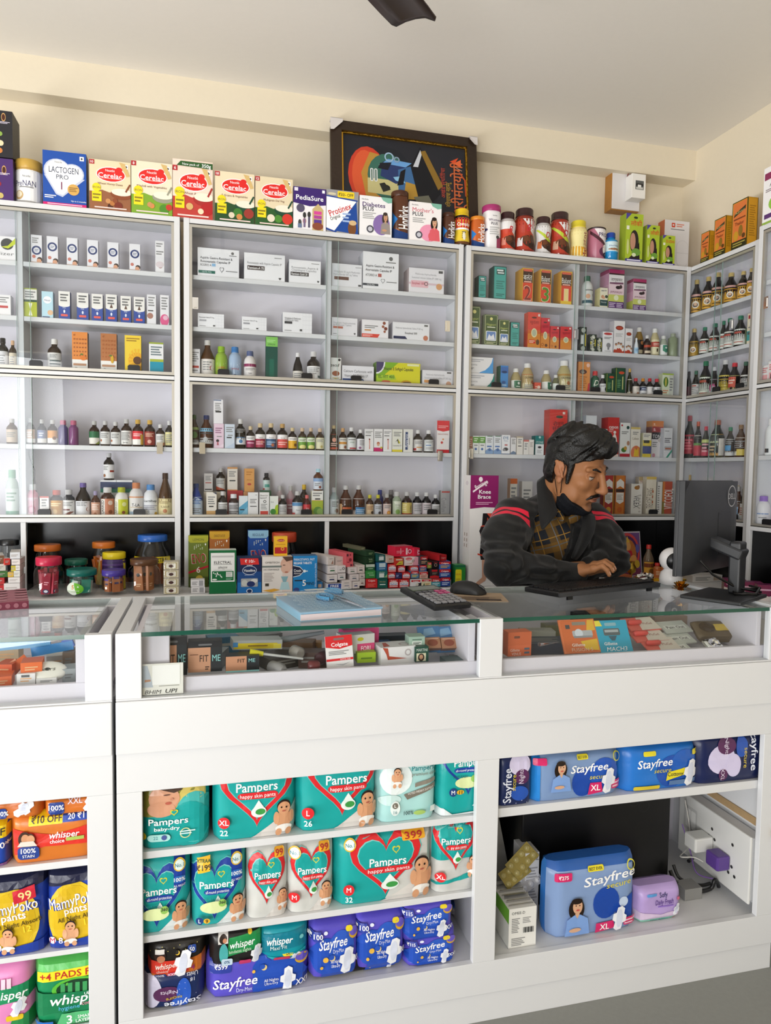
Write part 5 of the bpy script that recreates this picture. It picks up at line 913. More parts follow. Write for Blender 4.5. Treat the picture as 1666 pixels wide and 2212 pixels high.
row(RR('fourth'),SH[4],[
 ('c',1266,1289,898,'white carton with large blue letter','e2e6ec',[('r',.3,.45,.85,.52,'5a7aa8'),T_(.6,.62,.3,'P','4a6a98')],'c0c4cc',dict(D=.03)),
 ('c',1290.5,1312,927,'low plain white carton by the mans hair','e9e8e6',[LN(.2,.6,.8,.9,2)],'c0bebc',dict(D=.03)),
 ('c',1313.5,1338,902,'red appetite tonic carton with white figure','c83430',[('e',.62,.3,.24,.28,'ece4de'),('r',.5,.1,.74,.46,'ece4de'),('c',.62,.62,.04,'ece4de'),T_(.5,.76,.09,'cypon','f4ecea',w=.8,b=1),LN(.1,.62,.5,.7,2,'e8b0a8'),('r',0,0,1,.06,'e8d0c8')],'b02a28',dict(D=.055)),
 ('c',1340.5,1362,913.5,'white carton with fig fruit and crimson base','ebebe9',[('r',0,0,1,.09,'b8303a'),('e',.4,.2,.26,.07,'4a7a34'),('e',.55,.25,.16,.06,'c89a4a'),('e',.82,.4,.14,.07,'b88a70'),('c',.75,.86,.05,'2a4a44'),LN(.12,.66,.8,.76,2),('c',.15,.92,.03,'b8323a')],'c6c6c8',dict(D=.035)),
 ('c',1363,1383.5,923,'white carton with orange sun and yellow star','ece6da',[('e',.6,.14,.55,.24,'d8744a'),('p',[(.35,.02),(.45,.3),(.65,.22),(.85,.34),(.9,.02)],'e8c03a'),T_(.5,.62,.08,'Calibest','8a7a60',w=.7),LN(.2,.74,.8,.86,2),('r',0,.93,1,1,'d8c070')],'c9c0b4',dict(D=.03)),
 ('c',1389,1407,935.5,'small yellow and navy carton in front','ebe6d4',[('r',0,0,1,.7,'e0c83a'),('r',0,.14,1,.46,'3f4a80'),('rr',.1,.58,.8,.7,.002,'3a3a30'),LN(.1,.82,.85,.94,2)],'b8b48a',dict(D=.03,Y=2.868)),
 ('c',1409,1433.5,909.5,'orange, red and black topped tonic carton','dfdadb',[('r',0,.84,1,1,'d07a34'),('r',0,.69,1,.84,'9a2a2a'),('r',0,.5,1,.69,'28262a'),T_(.5,.58,.1,'TONE','f2f0f0',w=.86,b=1),T_(.24,.9,.08,'R.','f4d8c0',b=1),T_(.24,.76,.08,'B.','f4d0d0',b=1),('c',.7,.48,.06,'c0b8b4'),LN(.06,.28,.5,.44,3),('c',.2,.06,.05,'c88a98')],'c0803c',dict(D=.045,Y=2.9,L=[('r',0,0,1,.5,'b8b0b0'),('r',0,.5,1,.84,'6a2a24')])),
 ('c',1434.5,1453,925,'grey-white carton with teal ribbon corner','e3e4e8',[LN(.1,.5,.85,.68,3,'6a6a70'),('r',.1,.24,1,.38,'b8bcc0'),LN(.2,.26,.9,.36,1,'b86a4a'),('p',[(.3,0),(.55,0),(1,.2),(1,.3)],'3f9a80'),LN(.1,.88,.6,.92,1)],'c0c2c8',dict(D=.03))])
tk=lambda c,b:[('r',0,0,.1,1,b),('r',.9,0,1,1,b),('p',[(.14,.68),(.5,.74),(.86,.68),(.86,.84),(.5,.92),(.14,.84)],'ebe4dc'),('p',[(.14,.36),(.5,.3),(.86,.36),(.86,.58),(.14,.58)],'ebe4dc'),('r',.1,.59,.9,.67,'3a2a28'),LN(.22,.4,.78,.54,4,'a8a098'),('c',.5,.16,.07,c),('r',.1,0,.9,.03,b)]
row(RR('fifth'),SH[5],[
 ('c',1305,1327,1027.5,'crimson and gold patterned carton by the mans face','b0342e',tk('d8a03a','c08a34'),'8a2a24',dict(D=.03)),
 ('c',1329,1351.5,1027.5,'burnt orange and gold patterned carton','cf7a34',tk('c8642a','a85a28'),'9a5a28',dict(D=.035)),
 ('c',1364,1388,1045.5,'white carton with ginger roots and sideways lettering','e4ded4',[('e',.5,.88,.24,.06,'a8702c'),('e',.62,.92,.12,.04,'8a5a24'),T_(.5,.45,.2,'VFLEX','3a3a3a',r=-pi/2,w=1.0),LN(.68,.1,.9,.7,6,'c0b8ac')],'b0a498',dict(D=.06)),
 ('c',1380.5,1396,1030,'tall cream carton behind the ginger one','e2d8ca',[('r',0,.9,1,1,'b8a070'),T_(.5,.88,.05,'Pelin','a84a3a',w=.7)],'b8aa98',dict(D=.03,Y=2.91)),
 ('c',1397,1418,1030,'tall cream carton with gold top, upright lettering','e6dcc8',[('r',0,.93,1,1,'d8b85a'),T_(.35,.45,.2,'TREVOFIT RANG','7a6a5a',r=pi/2,w=1.8),LN(.6,.3,.75,.7,3,'b86a4a'),('r',.1,0,.9,.06,'e8c03a')],'c9bca4',dict(D=.03)),
 ('c',1420.5,1431,1041,'narrow white carton beside the rust carton','e4e0da',[LN(.1,.1,.5,.9,12,'8a8a86')],'b8b4ac',dict(D=.03)),
 ('c',1432,1452.5,1040.5,'rust red carton with upright white lettering','c2553f',[('r',0,0,.22,.42,'8a7a3a'),('r',0,.42,.22,1,'d8803f'),T_(.62,.5,.3,'VITCOFOL','f2ebe4',r=pi/2,w=1.9,b=1)],'9a8a4a',dict(D=.03))])

# ---- corner cabinet and edge cabinet along the right wall: fronts face left
def rowx(loc,Z,X,items,step=.0):
 for it in items:
  k,x0,x1,yt,desc=it[:5];op=it[-1] if isinstance(it[-1],dict) else {}
  a=it[5:-1] if op else it[5:];nm=op.get('n');xx=op.get('X',X);z=op.get('Z',Z)
  xm=(x0+x1)/2;p=PXX(xm,yt+12,xx+(.025 if k=='b' else 0));dep=fw.dot(p-EYE)
  top=PXX(xm,yt,xx+(.025 if k=='b' else 0)).z
  if k=='b':
   W=(x1-x0)*dep/FPX;o=bottle(nm or 'syrup_bottle',W,top-z,a[0],a[1],a[2],a[3] if len(a)>3 else (),a[4] if len(a)>4 else 'a',m=op.get('m'),labz=op.get('lz'))
   stand(o,xx+.025,p.y,z,-pi/2+op.get('rz',.75));good(o,nm or 'syrup_bottle',desc,loc,xm)
  else:
   ya,yb_=PXX(x0,yt+12,xx).y,PXX(x1,yt+12,xx).y;W=ya-yb_;D=op.get('D',.04)
   o=carton(nm or 'medicine_carton',W,D,top-z,a[0],a[1],side=a[2] if len(a)>2 else None,right=op.get('R',()))
   stand(o,xx+D/2,(ya+yb_)/2,z,-pi/2);good(o,nm or 'medicine_carton',desc,loc,xm)
CC=lambda s:f'on {s} shelf, corner cabinet'
XC=2.143+.024
gl=[('c',.5,.42,.2,'f0e8d8'),('c',.5,.4,.13,'5a4a40'),('c',.5,.44,.09,'d8b090'),('r',.1,.74,.9,.8,'c89a2a'),LN(.2,.08,.8,.2,1,'6a4a10'),('r',.2,.88,.8,1,'d8a8a0')]
rowx(CC('top'),SH[1],XC,[('b',a,c,y,'dark gold-capped syrup bottle with amber label','1a120c','c8ae6a','dca63a',gl,'b',dict(lz=(.04,.56))) for a,c,y in ((1495,1517,605.5),(1519.5,1543,599),(1539.5,1565,590),(1566.5,1594,590.5),(1595.5,1618,587),(1615.5,1632,580.5))])
wg=lambda c='e4e6de':[LN(.12,.3,.8,.66,5,'9a9a94'),('r',.15,.72,.6,.84,'b04a3a'),('r',.84,0,1,1,'a8c08a'),('r',.15,.14,.7,.2,'b86a5a')]
rowx(CC('second'),SH[2],XC,[('b',1490,1510.5,711,'dark bottle with gold cap and mustard label','1a120c','c8ae6a','b8902c',gl[:3],'b',dict(lz=(.04,.55)))]+[('b',a,c,y,'dark bottle with green cap and pale label','1c1810','2f7a5c','e4e6de',wg(),'b',dict(lz=(.06,.56))) for a,c,y in ((1513,1533.5,707.5),(1534,1557,699.5),(1556,1572,694),(1566.5,1588.5,688.5),(1588,1613.5,683))]+
 [('c',1615.5,1628,677,'cream and teal carton at the shelf end','e8dcc0',[('r',0,.1,1,.42,'2f9a98'),('r',.15,.82,1,.94,'a83a3a'),('r',.1,.3,.9,.38,'3a4a4a'),('c',.6,.66,.08,'f2ecdc'),LN(.2,.5,.9,.58,1)],'d0c4a8',dict(D=.03))])
rowx(CC('third'),SH[3],XC,[
 ('b',1483,1495,803,'dark bottle with maroon label in the corner','140e0e','2a2024','5a2430',[],'b'),
 ('b',1496,1512.5,801.5,'dark bottle with green cap and white label','18120f','3a6a52','e4e0dc',[LN(.15,.3,.8,.85,4),('r',.15,.84,.6,.93,'b04a3a')],'b',dict(lz=(.04,.52))),
 ('b',1513,1538,781,'taller bottle with green cap and greenish label','18120f','2f7a56','e2e8da',wg(),'b',dict(lz=(.03,.56))),
 ('b',1534.5,1554,793.5,'bottle with white cap and pink leaf label','18120f','e0dee0','ead6e0',[('e',.4,.5,.26,.22,'d84a88'),('e',.46,.44,.2,.16,'f0c8da'),('r',.78,0,1,1,'c83a5c')],'b',dict(lz=(.03,.58))),
 ('b',1555,1580.5,778.5,'tall bottle with white cap and yellow label','1c1814','dad8d8','dcc85a',[LN(.15,.3,.8,.85,4,'a8902c')],'b',dict(lz=(.03,.56))),
 ('b',1575.5,1600,784.5,'bottle with bright red cap and salmon panel','1c1412','d23440','e0d48a',[('r',.1,.3,.62,.92,'d8604a'),('r',.28,.1,.44,.34,'3a2a24'),LN(.16,.5,.56,.8,2,'f4d8c8')],'b',dict(lz=(.03,.58))),
 ('b',1601.5,1622,782,'dark bottle with forest green cap and orange edge','1c1410','34604a','e6e2dc',[LN(.15,.3,.7,.85,4),('r',.8,0,1,1,'e0a040')],'b',dict(lz=(.03,.56)))])
rowx(CC('fourth'),SH[4],XC,[
 ('b',1480,1501.5,898.5,'dark green bottle with red label and red cap','101410','a83a4a','b81c38',[LN(.2,.2,.8,.8,4,'e86a7a')],'b',dict(lz=(.1,.55))),
 ('b',1501,1517,911,'bottle with coral cap and red-white label','1a1a14','c8604a','e4dccb',[('r',0,0,1,.5,'d0384a'),('r',0,.5,1,.62,'6a9a4a')],'b',dict(lz=(.06,.62))),
 ('b',1517.5,1534,921.5,'short bottle with red cap and pink label','3a3a34','d0384a','d8405a',[LN(.2,.2,.8,.8,3,'f4b8c0'),('r',0,.8,1,1,'d8e08a')],'b',dict(lz=(.06,.58))),
 ('b',1536,1566,908,'wide dark bottle with terracotta cap and orange label','1c241c','b8705a','e0a850',[('r',0,.6,.6,1,'d8e0a8'),('r',.62,0,1,.8,'ece6dc'),LN(.1,.2,.5,.5,2,'f0d0a0')],'b',dict(lz=(.05,.62))),
 ('b',1569,1588,923,'bottle with green cap and blue-white label','2a2018','4a8a6c','e2e4e4',[('r',.05,.3,.6,.62,'4a9ad0'),LN(.1,.7,.8,.92,2)],'b',dict(lz=(.05,.6))),
 ('b',1590,1613,918,'brown bottle with cream and yellow label','4a2e18','8a6a48','e8e0d0',[('r',.3,0,1,.35,'e8d068'),LN(.1,.4,.8,.85,4)],'b',dict(lz=(.05,.6)))])
rowx(CC('fifth'),SH[5],XC,[
 ('b',1484.5,1497,1026,'dark bottle with brass cap behind the monitor','1a120c','b89a5a','8a6a30',[],'b'),
 ('c',1572,1585,1048,'cream carton peeping past the monitor','e2d6c4',[LN(.1,.3,.9,.85,5)],'c8b8a0',dict(D=.03)),
 ('b',1584.5,1606.5,1051.5,'brown bottle with silver cap and blue-white label','4a2a1a','b8b4b2','dfe2e6',[('r',0,.0,.55,.7,'8ab4d8'),LN(.1,.3,.5,.6,2,'4a7ab0')],'b',dict(lz=(.04,.58))),
 ('b',1600,1613.5,1056,'bottle with green cap beside the post','2a2418','5a7a66','dcdcd8',[LN(.1,.3,.9,.8,4,'b87a6a')],'b',dict(lz=(.04,.55)))])
EC=lambda s:f'on {s} shelf, edge cabinet'
XE=2.04+.024
rowx(EC('fifth'),SH[5],XE,[('b',1635.5,1665,1072,'white lotion bottle with lilac cap','e6e4e8','9a78c8','e8e6ea',[LN(.2,.6,.8,.75,1,'8aa0c8'),LN(.3,.4,.7,.48,1)],'p',dict(m=PLAST))])
rowx(EC('fourth'),SH[4],XE,[('b',1656,1680,905,'white plastic tub bottle','e4e6e6','e6e4e4','e0e2e2',[('r',.1,.05,.4,.25,'3a3a3e')],'p',dict(m=PLAST))])
rowx(EC('third'),SH[3],XE,[('c',1646.5,1660,790,'white carton with pink print','eae6e4',[('r',.1,.1,.9,.5,'e8a8a8'),LN(.1,.6,.9,.9,3,'d87a7a')],'c8c4c4',dict(D=.04)),('c',1660.5,1680,780,'white carton with pink print','eae6e4',[('r',.1,.1,.9,.5,'e8a8a8'),LN(.1,.6,.9,.9,3,'d87a7a')],'c8c4c4',dict(D=.04))])
thak=[('r',0,0,1,1,'3a3410'),('r',.04,.02,.96,.98,'d8a02a'),('r',.07,.03,.93,.97,'d8763a'),('r',.04,.0,.96,.17,'2c2a14'),LN(.1,.05,.9,.15,2,'a89a4a'),('p',[(.1,.68),(.86,.78),(.9,.86),(.2,.76)],'2a3020'),T_(.5,.77,.05,'Adivasi','c8b870',w=.6,r=.12),LN(.12,.6,.88,.66,1,'7a3a1a'),T_(.5,.53,.07,'Thakur','6a2a14',w=.6,b=1),('e',.3,.28,.16,.1,'c8962a'),('e',.6,.36,.14,.12,'8a6a24'),('c',.8,.24,.05,'5a3a1a')]
gold=[('r',.08,.03,.92,.97,'c8901c'),LN(.2,.2,.8,.85,14,'a0700f'),('r',0,0,.04,1,'3a3410'),('r',.96,0,1,1,'3a3410')]
OIL='on top of the corner cabinet'
rowx(OIL,SH[0],2.155,[
 ('c',1515.5,1533,502,'smallest gold and orange oil carton','b8861c',thak,'b8861c',dict(D=.03,n='oil_carton',R=gold)),
 ('c',1544.5,1569,471,'middle gold and orange oil carton','b8861c',thak,'b8861c',dict(D=.033,n='oil_carton',R=gold)),
 ('c',1583.5,1616,433,'largest gold and orange oil carton','b8861c',thak,'b8861c',dict(D=.05,n='oil_carton',R=gold))])
rowx('on top of the edge cabinet',SH[0],2.05,[('c',1652,1705,352,'white and maroon carton with green leaf','efedee',[('r',.04,.78,1,.9,'8a2f58'),T_(.5,.68,.07,'ALOE','3a2a30',w=.5),LN(.1,.56,.8,.62,2,'8a7a80'),('e',.6,.34,.36,.14,'8fbf4a'),('r',.08,.1,.9,.18,'5a3470'),('r',0,0,1,.05,'8fae4a')],'d0ccd0',dict(D=.07,n='lotion_carton'))])
# ------------------------------------------------------------------ goods on the ledge and in the dark niches
ZL=SH[6]
NL,NML,NMR,NR='on the ledge, left cabinet','on the ledge, middle left bay','on the ledge, middle right bay','in the dark niche behind the man'
def fill_sticks(o,W,H,n,cols,seed=1,tilt=.18,w=.022,hh=.6,cap=None,nm='sachet',lab=None):
 r=random.Random(seed)
 for i in range(n):
  a=2*pi*i/n+r.random()*.4;rr=W*.24*(1 if i % 3 else .35);c=cols[i % len(cols)]
  L=H*hh*(.85+.2*r.random());w=min(w,W*.26);tilt=min(tilt,.2)
  b=MB();b.box(-w/2,w/2,-.005,.005,0,L,c)
  if cap:b.box(-w*.4,w*.4,-.006,.006,L*.82,L,cap)
  if lab:put(b,lambda u,v,d:(-w/2+u*w,-.005-d,v*L),w,L,lab)
  g=b.build(nm,PAPER,o);g.matrix_local=Tm((rr*math.cos(a),rr*math.sin(a),.012),a+pi/2+r.uniform(-.3,.3) if math.sin(a)<0 else a-pi/2,r.uniform(-tilt,tilt),r.uniform(-tilt,tilt))
def jarrow(x0,x1,yt,desc,Y,lid,kw,fn=None,loc=NL,Z=ZL):
 X,W,H=geo(x0,x1,yt,Y+.05,Z);o=jar('sweet_jar',W,H,lid,**kw);stand(o,X,Y+W/2,Z);good(o,'sweet_jar',desc,loc,X)
 if fn:fn(o,W,H)
 return o
jarrow(73,138,1203,'clear jar with crimson lid full of red sachets',2.67,'c8284c',dict(lidw=.84,lidh=.19,shapes=[T_(.5,.86,.14,'Strepsils','3a2026',w=.52)],lz=(.4,.86)),lambda o,W,H:fill_sticks(o,W,H,12,['b0283c','c03048','9a2438'],2,.3,.035,.62,None,'sachet',[('e',.5,.12,.4,.1,'2a3560'),('e',.5,.12,.25,.06,'e8e8f0'),LN(.2,.4,.8,.6,2,'e8a0ac')]))
jarrow(139,213,1229,'squat clear jar with teal lid and round green sticker',2.665,'12695f',dict(lidw=.86,lidh=.22,st='g',shapes=[('c',.33,.45,.46,'e4ede0'),('p',ell(.33,.45,.27,.42,20,-1.2,1.6),'6ab82e'),T_(.34,.58,.3,'5','e0a028',b=1),LN(.2,.2,.5,.36,2,'c8d8b8')],lz=(.1,.78)),lambda o,W,H:fill_sticks(o,W,H,9,['1f8a78','2a9a86','c8d8d0'],5,.6,.03,.5))
jarrow(216,276,1230,'clear jar with violet lid full of tan toffee sticks',2.67,'4a3a9a',dict(lidw=.84,lidh=.21),lambda o,W,H:fill_sticks(o,W,H,9,['a8643c','b06c40'],3,.05,.03,.62,'5a48a0','toffee_stick',[('r',.2,.5,.8,.62,'3a3060')]))
jarrow(275,347,1207,'clear jar with bronze lid holding tan sticks',2.675,'5a3a22',dict(lidw=.82,lidh=.16),lambda o,W,H:fill_sticks(o,W,H,8,['b87848','a86a3c'],4,.05,.036,.74,None,'toffee_stick',[('c',.5,.62,.07,'2a2a2a'),LN(.2,.15,.8,.3,2,'e0b890')]))
jarrow(72,134,1176,'jar with orange lid behind the crimson-lidded jar',2.82,'c86a28',dict(lidw=.9,lidh=.13),lambda o,W,H:fill_sticks(o,W,H,7,['3a3434','7a4a2a','504848'],6,.3,.03,.6))
jarrow(140,191,1207,'jar with dark teal lid behind the squat jar',2.80,'14604e',dict(lidw=.95,lidh=.16),lambda o,W,H:fill_sticks(o,W,H,7,['d8dcd8','2a6a5a','3a4440'],7,.4,.03,.6))
jarrow(197,252,1170,'tall jar with orange lid at the back',2.84,'cf7228',dict(lidw=.88,lidh=.12),lambda o,W,H:fill_sticks(o,W,H,8,['d8782c','c86a24','c8b068'],8,.2,.03,.62))
jarrow(221,273,1192,'purple sweet jar with yellow lid',2.80,'e8cf22',dict(lidw=.94,lidh=.16,body='3a2560',st='s',shapes=[('r',0,.82,1,1,'5a3f80'),T_(.5,.5,.26,'पान पसंद','e8d83a',w=.84,b=1),('r',.0,0,1,.3,'8a5a30'),('r',.88,0,1,1,'d8c83a')],lz=(.02,.95)))
jarrow(286,371,1156,'big clear jar with blue lid and yellow strip',2.80,'2a62b8',dict(lidw=.74,lidh=.11,st='g',shapes=[('r',-.02,.66,1.0,.88,'e8d020'),T_(.46,.77,.15,'23+1 STRIP EXTRA!','222',w=.84,b=1)],lz=(.15,.75)),lambda o,W,H:fill_sticks(o,W,H,8,['c86a28','8a4a2a','d87a38'],9,.3,.035,.5))
# film-wrapped stack of soap boxes
X,W,H=geo(350,389,1206,2.675,ZL)
o=empty('soap_stack',(X,2.675+.03,ZL+.0006));good(o,'soap_stack','tall film-wrapped stack of cream soap packs',NL,X)
for i in range(4):
 b=MB();h=H*.9/4;b.box(-W*.42,W*.42,-.026,.026,i*h+.001,(i+1)*h-.001,'d6cbb4')
 put(b,lambda u,v,d,i=i:(-W*.42+u*W*.84,-.026-d,i*h+.001+v*(h-.002)),W*.84,h,[('rr',.12,.1,.88,.9,.004,'b8a86a'),('rr',.17,.16,.83,.84,.004,'efe9da'),('e',.5,.45,.16,.2,'4a2a26'),LN(.3,.7,.7,.8,1,'8a6a4a')]);b.build('soap_pack',PAPER,o)
pl_=pillow('clear_wrapper',W*1.02,.075,H*1.03,'fff',m=CLEAR,wr=.006,seed=3);pl_.name='clear_wrapper';pl_.parent=o
# middle left bay
eno=lambda t,lab,tc:[('p',[(0,.9),(.1,.86),(.9,.86),(1,.9),(1,1),(0,1)],t),T_(.5,.92,.05,lab,tc,w=.55),T_(.52,.56,.2,'ENO','f0e8e0',w=.74,b=1,r=.08),T_(.52,.56,.19,'ENO','a82228',w=.7,b=1,r=.08),('p',[(0,.3),(1,.42),(1,.38),(0,.26)],'c02030'),T_(.5,.34,.12,'6','f4e8e0',b=1),('h',.86,.82,.07,.05,'fff')]+[('c',.3+.1*(i % 5),.74+.025*(i % 4),.008,'e8f0e0') for i in range(12)]
row(NML,ZL,[
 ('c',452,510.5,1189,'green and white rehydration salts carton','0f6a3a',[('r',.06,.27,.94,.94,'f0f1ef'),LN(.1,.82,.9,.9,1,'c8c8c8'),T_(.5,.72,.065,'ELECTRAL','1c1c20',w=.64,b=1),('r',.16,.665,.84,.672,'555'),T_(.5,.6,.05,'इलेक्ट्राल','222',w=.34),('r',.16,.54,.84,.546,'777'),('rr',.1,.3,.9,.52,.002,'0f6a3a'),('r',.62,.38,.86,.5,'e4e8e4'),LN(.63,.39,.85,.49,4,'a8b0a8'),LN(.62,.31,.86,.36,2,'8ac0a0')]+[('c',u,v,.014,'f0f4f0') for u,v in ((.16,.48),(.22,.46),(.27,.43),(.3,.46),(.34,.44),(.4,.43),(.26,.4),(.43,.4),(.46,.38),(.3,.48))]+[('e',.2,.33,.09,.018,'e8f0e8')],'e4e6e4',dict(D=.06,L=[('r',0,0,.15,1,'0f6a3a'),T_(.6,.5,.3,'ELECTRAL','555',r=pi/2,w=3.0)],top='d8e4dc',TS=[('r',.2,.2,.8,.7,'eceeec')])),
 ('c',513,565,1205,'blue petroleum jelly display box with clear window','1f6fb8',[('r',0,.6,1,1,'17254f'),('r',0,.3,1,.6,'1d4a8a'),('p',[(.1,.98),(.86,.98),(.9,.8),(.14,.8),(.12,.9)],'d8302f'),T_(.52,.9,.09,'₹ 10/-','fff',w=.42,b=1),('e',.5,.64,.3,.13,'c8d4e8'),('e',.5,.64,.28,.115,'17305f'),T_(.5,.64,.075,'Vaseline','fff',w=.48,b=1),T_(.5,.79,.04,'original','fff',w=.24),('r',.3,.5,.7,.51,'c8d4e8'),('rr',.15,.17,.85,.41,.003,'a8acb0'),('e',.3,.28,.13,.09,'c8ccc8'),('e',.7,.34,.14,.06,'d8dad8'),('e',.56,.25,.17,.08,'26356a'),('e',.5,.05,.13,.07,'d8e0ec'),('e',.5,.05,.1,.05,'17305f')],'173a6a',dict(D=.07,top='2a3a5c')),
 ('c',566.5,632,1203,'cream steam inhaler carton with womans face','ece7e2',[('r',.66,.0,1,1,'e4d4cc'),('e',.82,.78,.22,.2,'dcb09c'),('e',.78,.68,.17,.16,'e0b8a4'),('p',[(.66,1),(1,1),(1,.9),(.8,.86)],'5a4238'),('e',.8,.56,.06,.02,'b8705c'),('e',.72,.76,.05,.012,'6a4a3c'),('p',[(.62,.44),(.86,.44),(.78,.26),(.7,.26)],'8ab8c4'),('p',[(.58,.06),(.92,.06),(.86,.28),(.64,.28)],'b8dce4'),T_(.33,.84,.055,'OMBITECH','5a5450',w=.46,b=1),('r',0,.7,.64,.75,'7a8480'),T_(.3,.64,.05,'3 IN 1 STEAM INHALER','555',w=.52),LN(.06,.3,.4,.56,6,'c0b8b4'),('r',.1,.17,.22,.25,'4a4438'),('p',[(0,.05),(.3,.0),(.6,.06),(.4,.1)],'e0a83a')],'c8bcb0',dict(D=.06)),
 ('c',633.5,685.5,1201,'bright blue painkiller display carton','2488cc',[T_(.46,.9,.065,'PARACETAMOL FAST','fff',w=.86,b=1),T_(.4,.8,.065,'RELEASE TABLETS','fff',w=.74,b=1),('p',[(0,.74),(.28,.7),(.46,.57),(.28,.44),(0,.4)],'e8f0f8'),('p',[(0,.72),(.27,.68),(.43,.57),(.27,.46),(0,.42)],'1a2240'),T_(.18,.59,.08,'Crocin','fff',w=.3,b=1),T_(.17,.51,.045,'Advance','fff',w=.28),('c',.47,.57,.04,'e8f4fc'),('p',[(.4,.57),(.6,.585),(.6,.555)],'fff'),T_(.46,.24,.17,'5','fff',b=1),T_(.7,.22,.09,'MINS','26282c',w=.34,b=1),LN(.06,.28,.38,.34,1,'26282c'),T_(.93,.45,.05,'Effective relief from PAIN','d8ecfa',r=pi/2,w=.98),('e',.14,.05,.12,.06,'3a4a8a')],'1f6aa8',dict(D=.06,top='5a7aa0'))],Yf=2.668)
row(NML,ZL,[
 ('c',413,443,1268,'small grey barcode carton at the bottom','d8d6d8',[LN(.1,.2,.5,.8,3),('r',.6,.1,.9,.9,'9a9a9e')],'9a989c',dict(D=.04)),
 ('c',684,696.5,1258,'small blue sachet box beside the blue carton','2a7ab8',[('rr',.25,.3,.85,.75,.002,'c8a890')],'1f5a8a',dict(D=.04))],Yf=2.69)
row(NML,ZL+geo(413,443,1268,2.69,ZL)[2]+.001,[('c',412,442,1253,'small grey barcode carton on top','dcdadc',[LN(.1,.2,.5,.8,3),('r',.6,.1,.9,.9,'9a9a9e')],'9a989c',dict(D=.04))],Yf=2.69)
row(NML,ZL,[
 ('c',407,450,1157,'tall green antacid carton with lemon','6a7a2a',eno('a8a82c','LEMON','4a5a1a')+[('r',0,0,1,.2,'4a5a20'),('c',.55,.16,.07,'c8b040')],'3a4a1a',dict(D=.05)),
 ('c',452.5,496,1148,'tall copper orange antacid carton','a8642c',eno('c89a2a','ORANGE FLAVOUR','5a3a14'),'6a4020',dict(D=.05)),
 ('c',536,580,1146,'tall royal blue antacid carton','1f4fa0',eno('8fbcd8','REGULAR','2a3a6a'),'1a3a70',dict(D=.05))],Yf=2.83)
jarrow(586,642,1150,'clear ribbed jar with red-orange lid',2.80,'c2482c',dict(lidw=.92,lidh=.17),lambda o,W,H:fill_sticks(o,W,H,6,['3a3838','504a48'],11,.4,.03,.5),NML)
row(NML,ZL+geo(566.5,632,1203,2.668,ZL)[2]+.001,[('c',592,621,1159,'small yellow and red carton on the inhaler carton','f0b92c',[('e',.52,.79,.28,.07,'b8242c'),T_(.52,.79,.06,'Unifeel','f4e8c8',w=.44),('r',.15,.58,.85,.61,'c88a20'),('rr',.06,.12,.96,.44,.002,'b8242c'),('c',.64,.36,.09,'e8b03a'),('c',.64,.36,.05,'b8242c')],'d09a20',dict(D=.028))],Yf=2.685)
# toothpaste and sensitive-paste cartons: end faces to the shop, lengths running back
TPN=NMR
def tp(x0,x1,y0,y1,desc,col,shapes,rz=0.0,Y=2.672,side=None,L=.15,top=None):
 a,c=PY(x0,y1,Y),PY(x1,y1,Y);t=PY((x0+x1)/2,y0,Y);W=c.x-a.x;H=t.z-PY((x0+x1)/2,y1,Y).z;zb=max(ZL,PY((x0+x1)/2,y1,Y).z)
 o=carton('toothpaste_carton',W,L,H-.0015,col,shapes,side=side or col,top=top)
 o.matrix_world=Tm(((a.x+c.x)/2,Y,zb+.0008),rz) @ Matrix.Translation((0,L/2,0));good(o,'toothpaste_carton',desc,TPN,x0+y0*.01)
Q=lambda v:690+v/5.048
R_=lambda v:1120+v/5.048
sens=lambda c:[LN(.2,.62,.7,.75,1,'999'),('p',[(.2,.3),(.75,.3),(.68,.45),(.28,.45)],c),LN(.6,.12,.85,.2,1)]
max_=lambda:[('r',0,0,1,1,'c8282c'),('r',.08,.28,.92,.66,'e6e4ea'),T_(.5,.8,.2,'Colgate','fff',w=.6,b=1),T_(.5,.44,.26,'MaxFresh','2a4a9a',w=.7,b=1),('r',.08,.1,.92,.2,'e8c8c8')]
col_=lambda c,t='Colgate':[('r',0,.62,1,1,'c8262c'),T_(.5,.78,.2,t,'fff',w=.66,b=1),LN(.12,.12,.88,.5,2,c)]
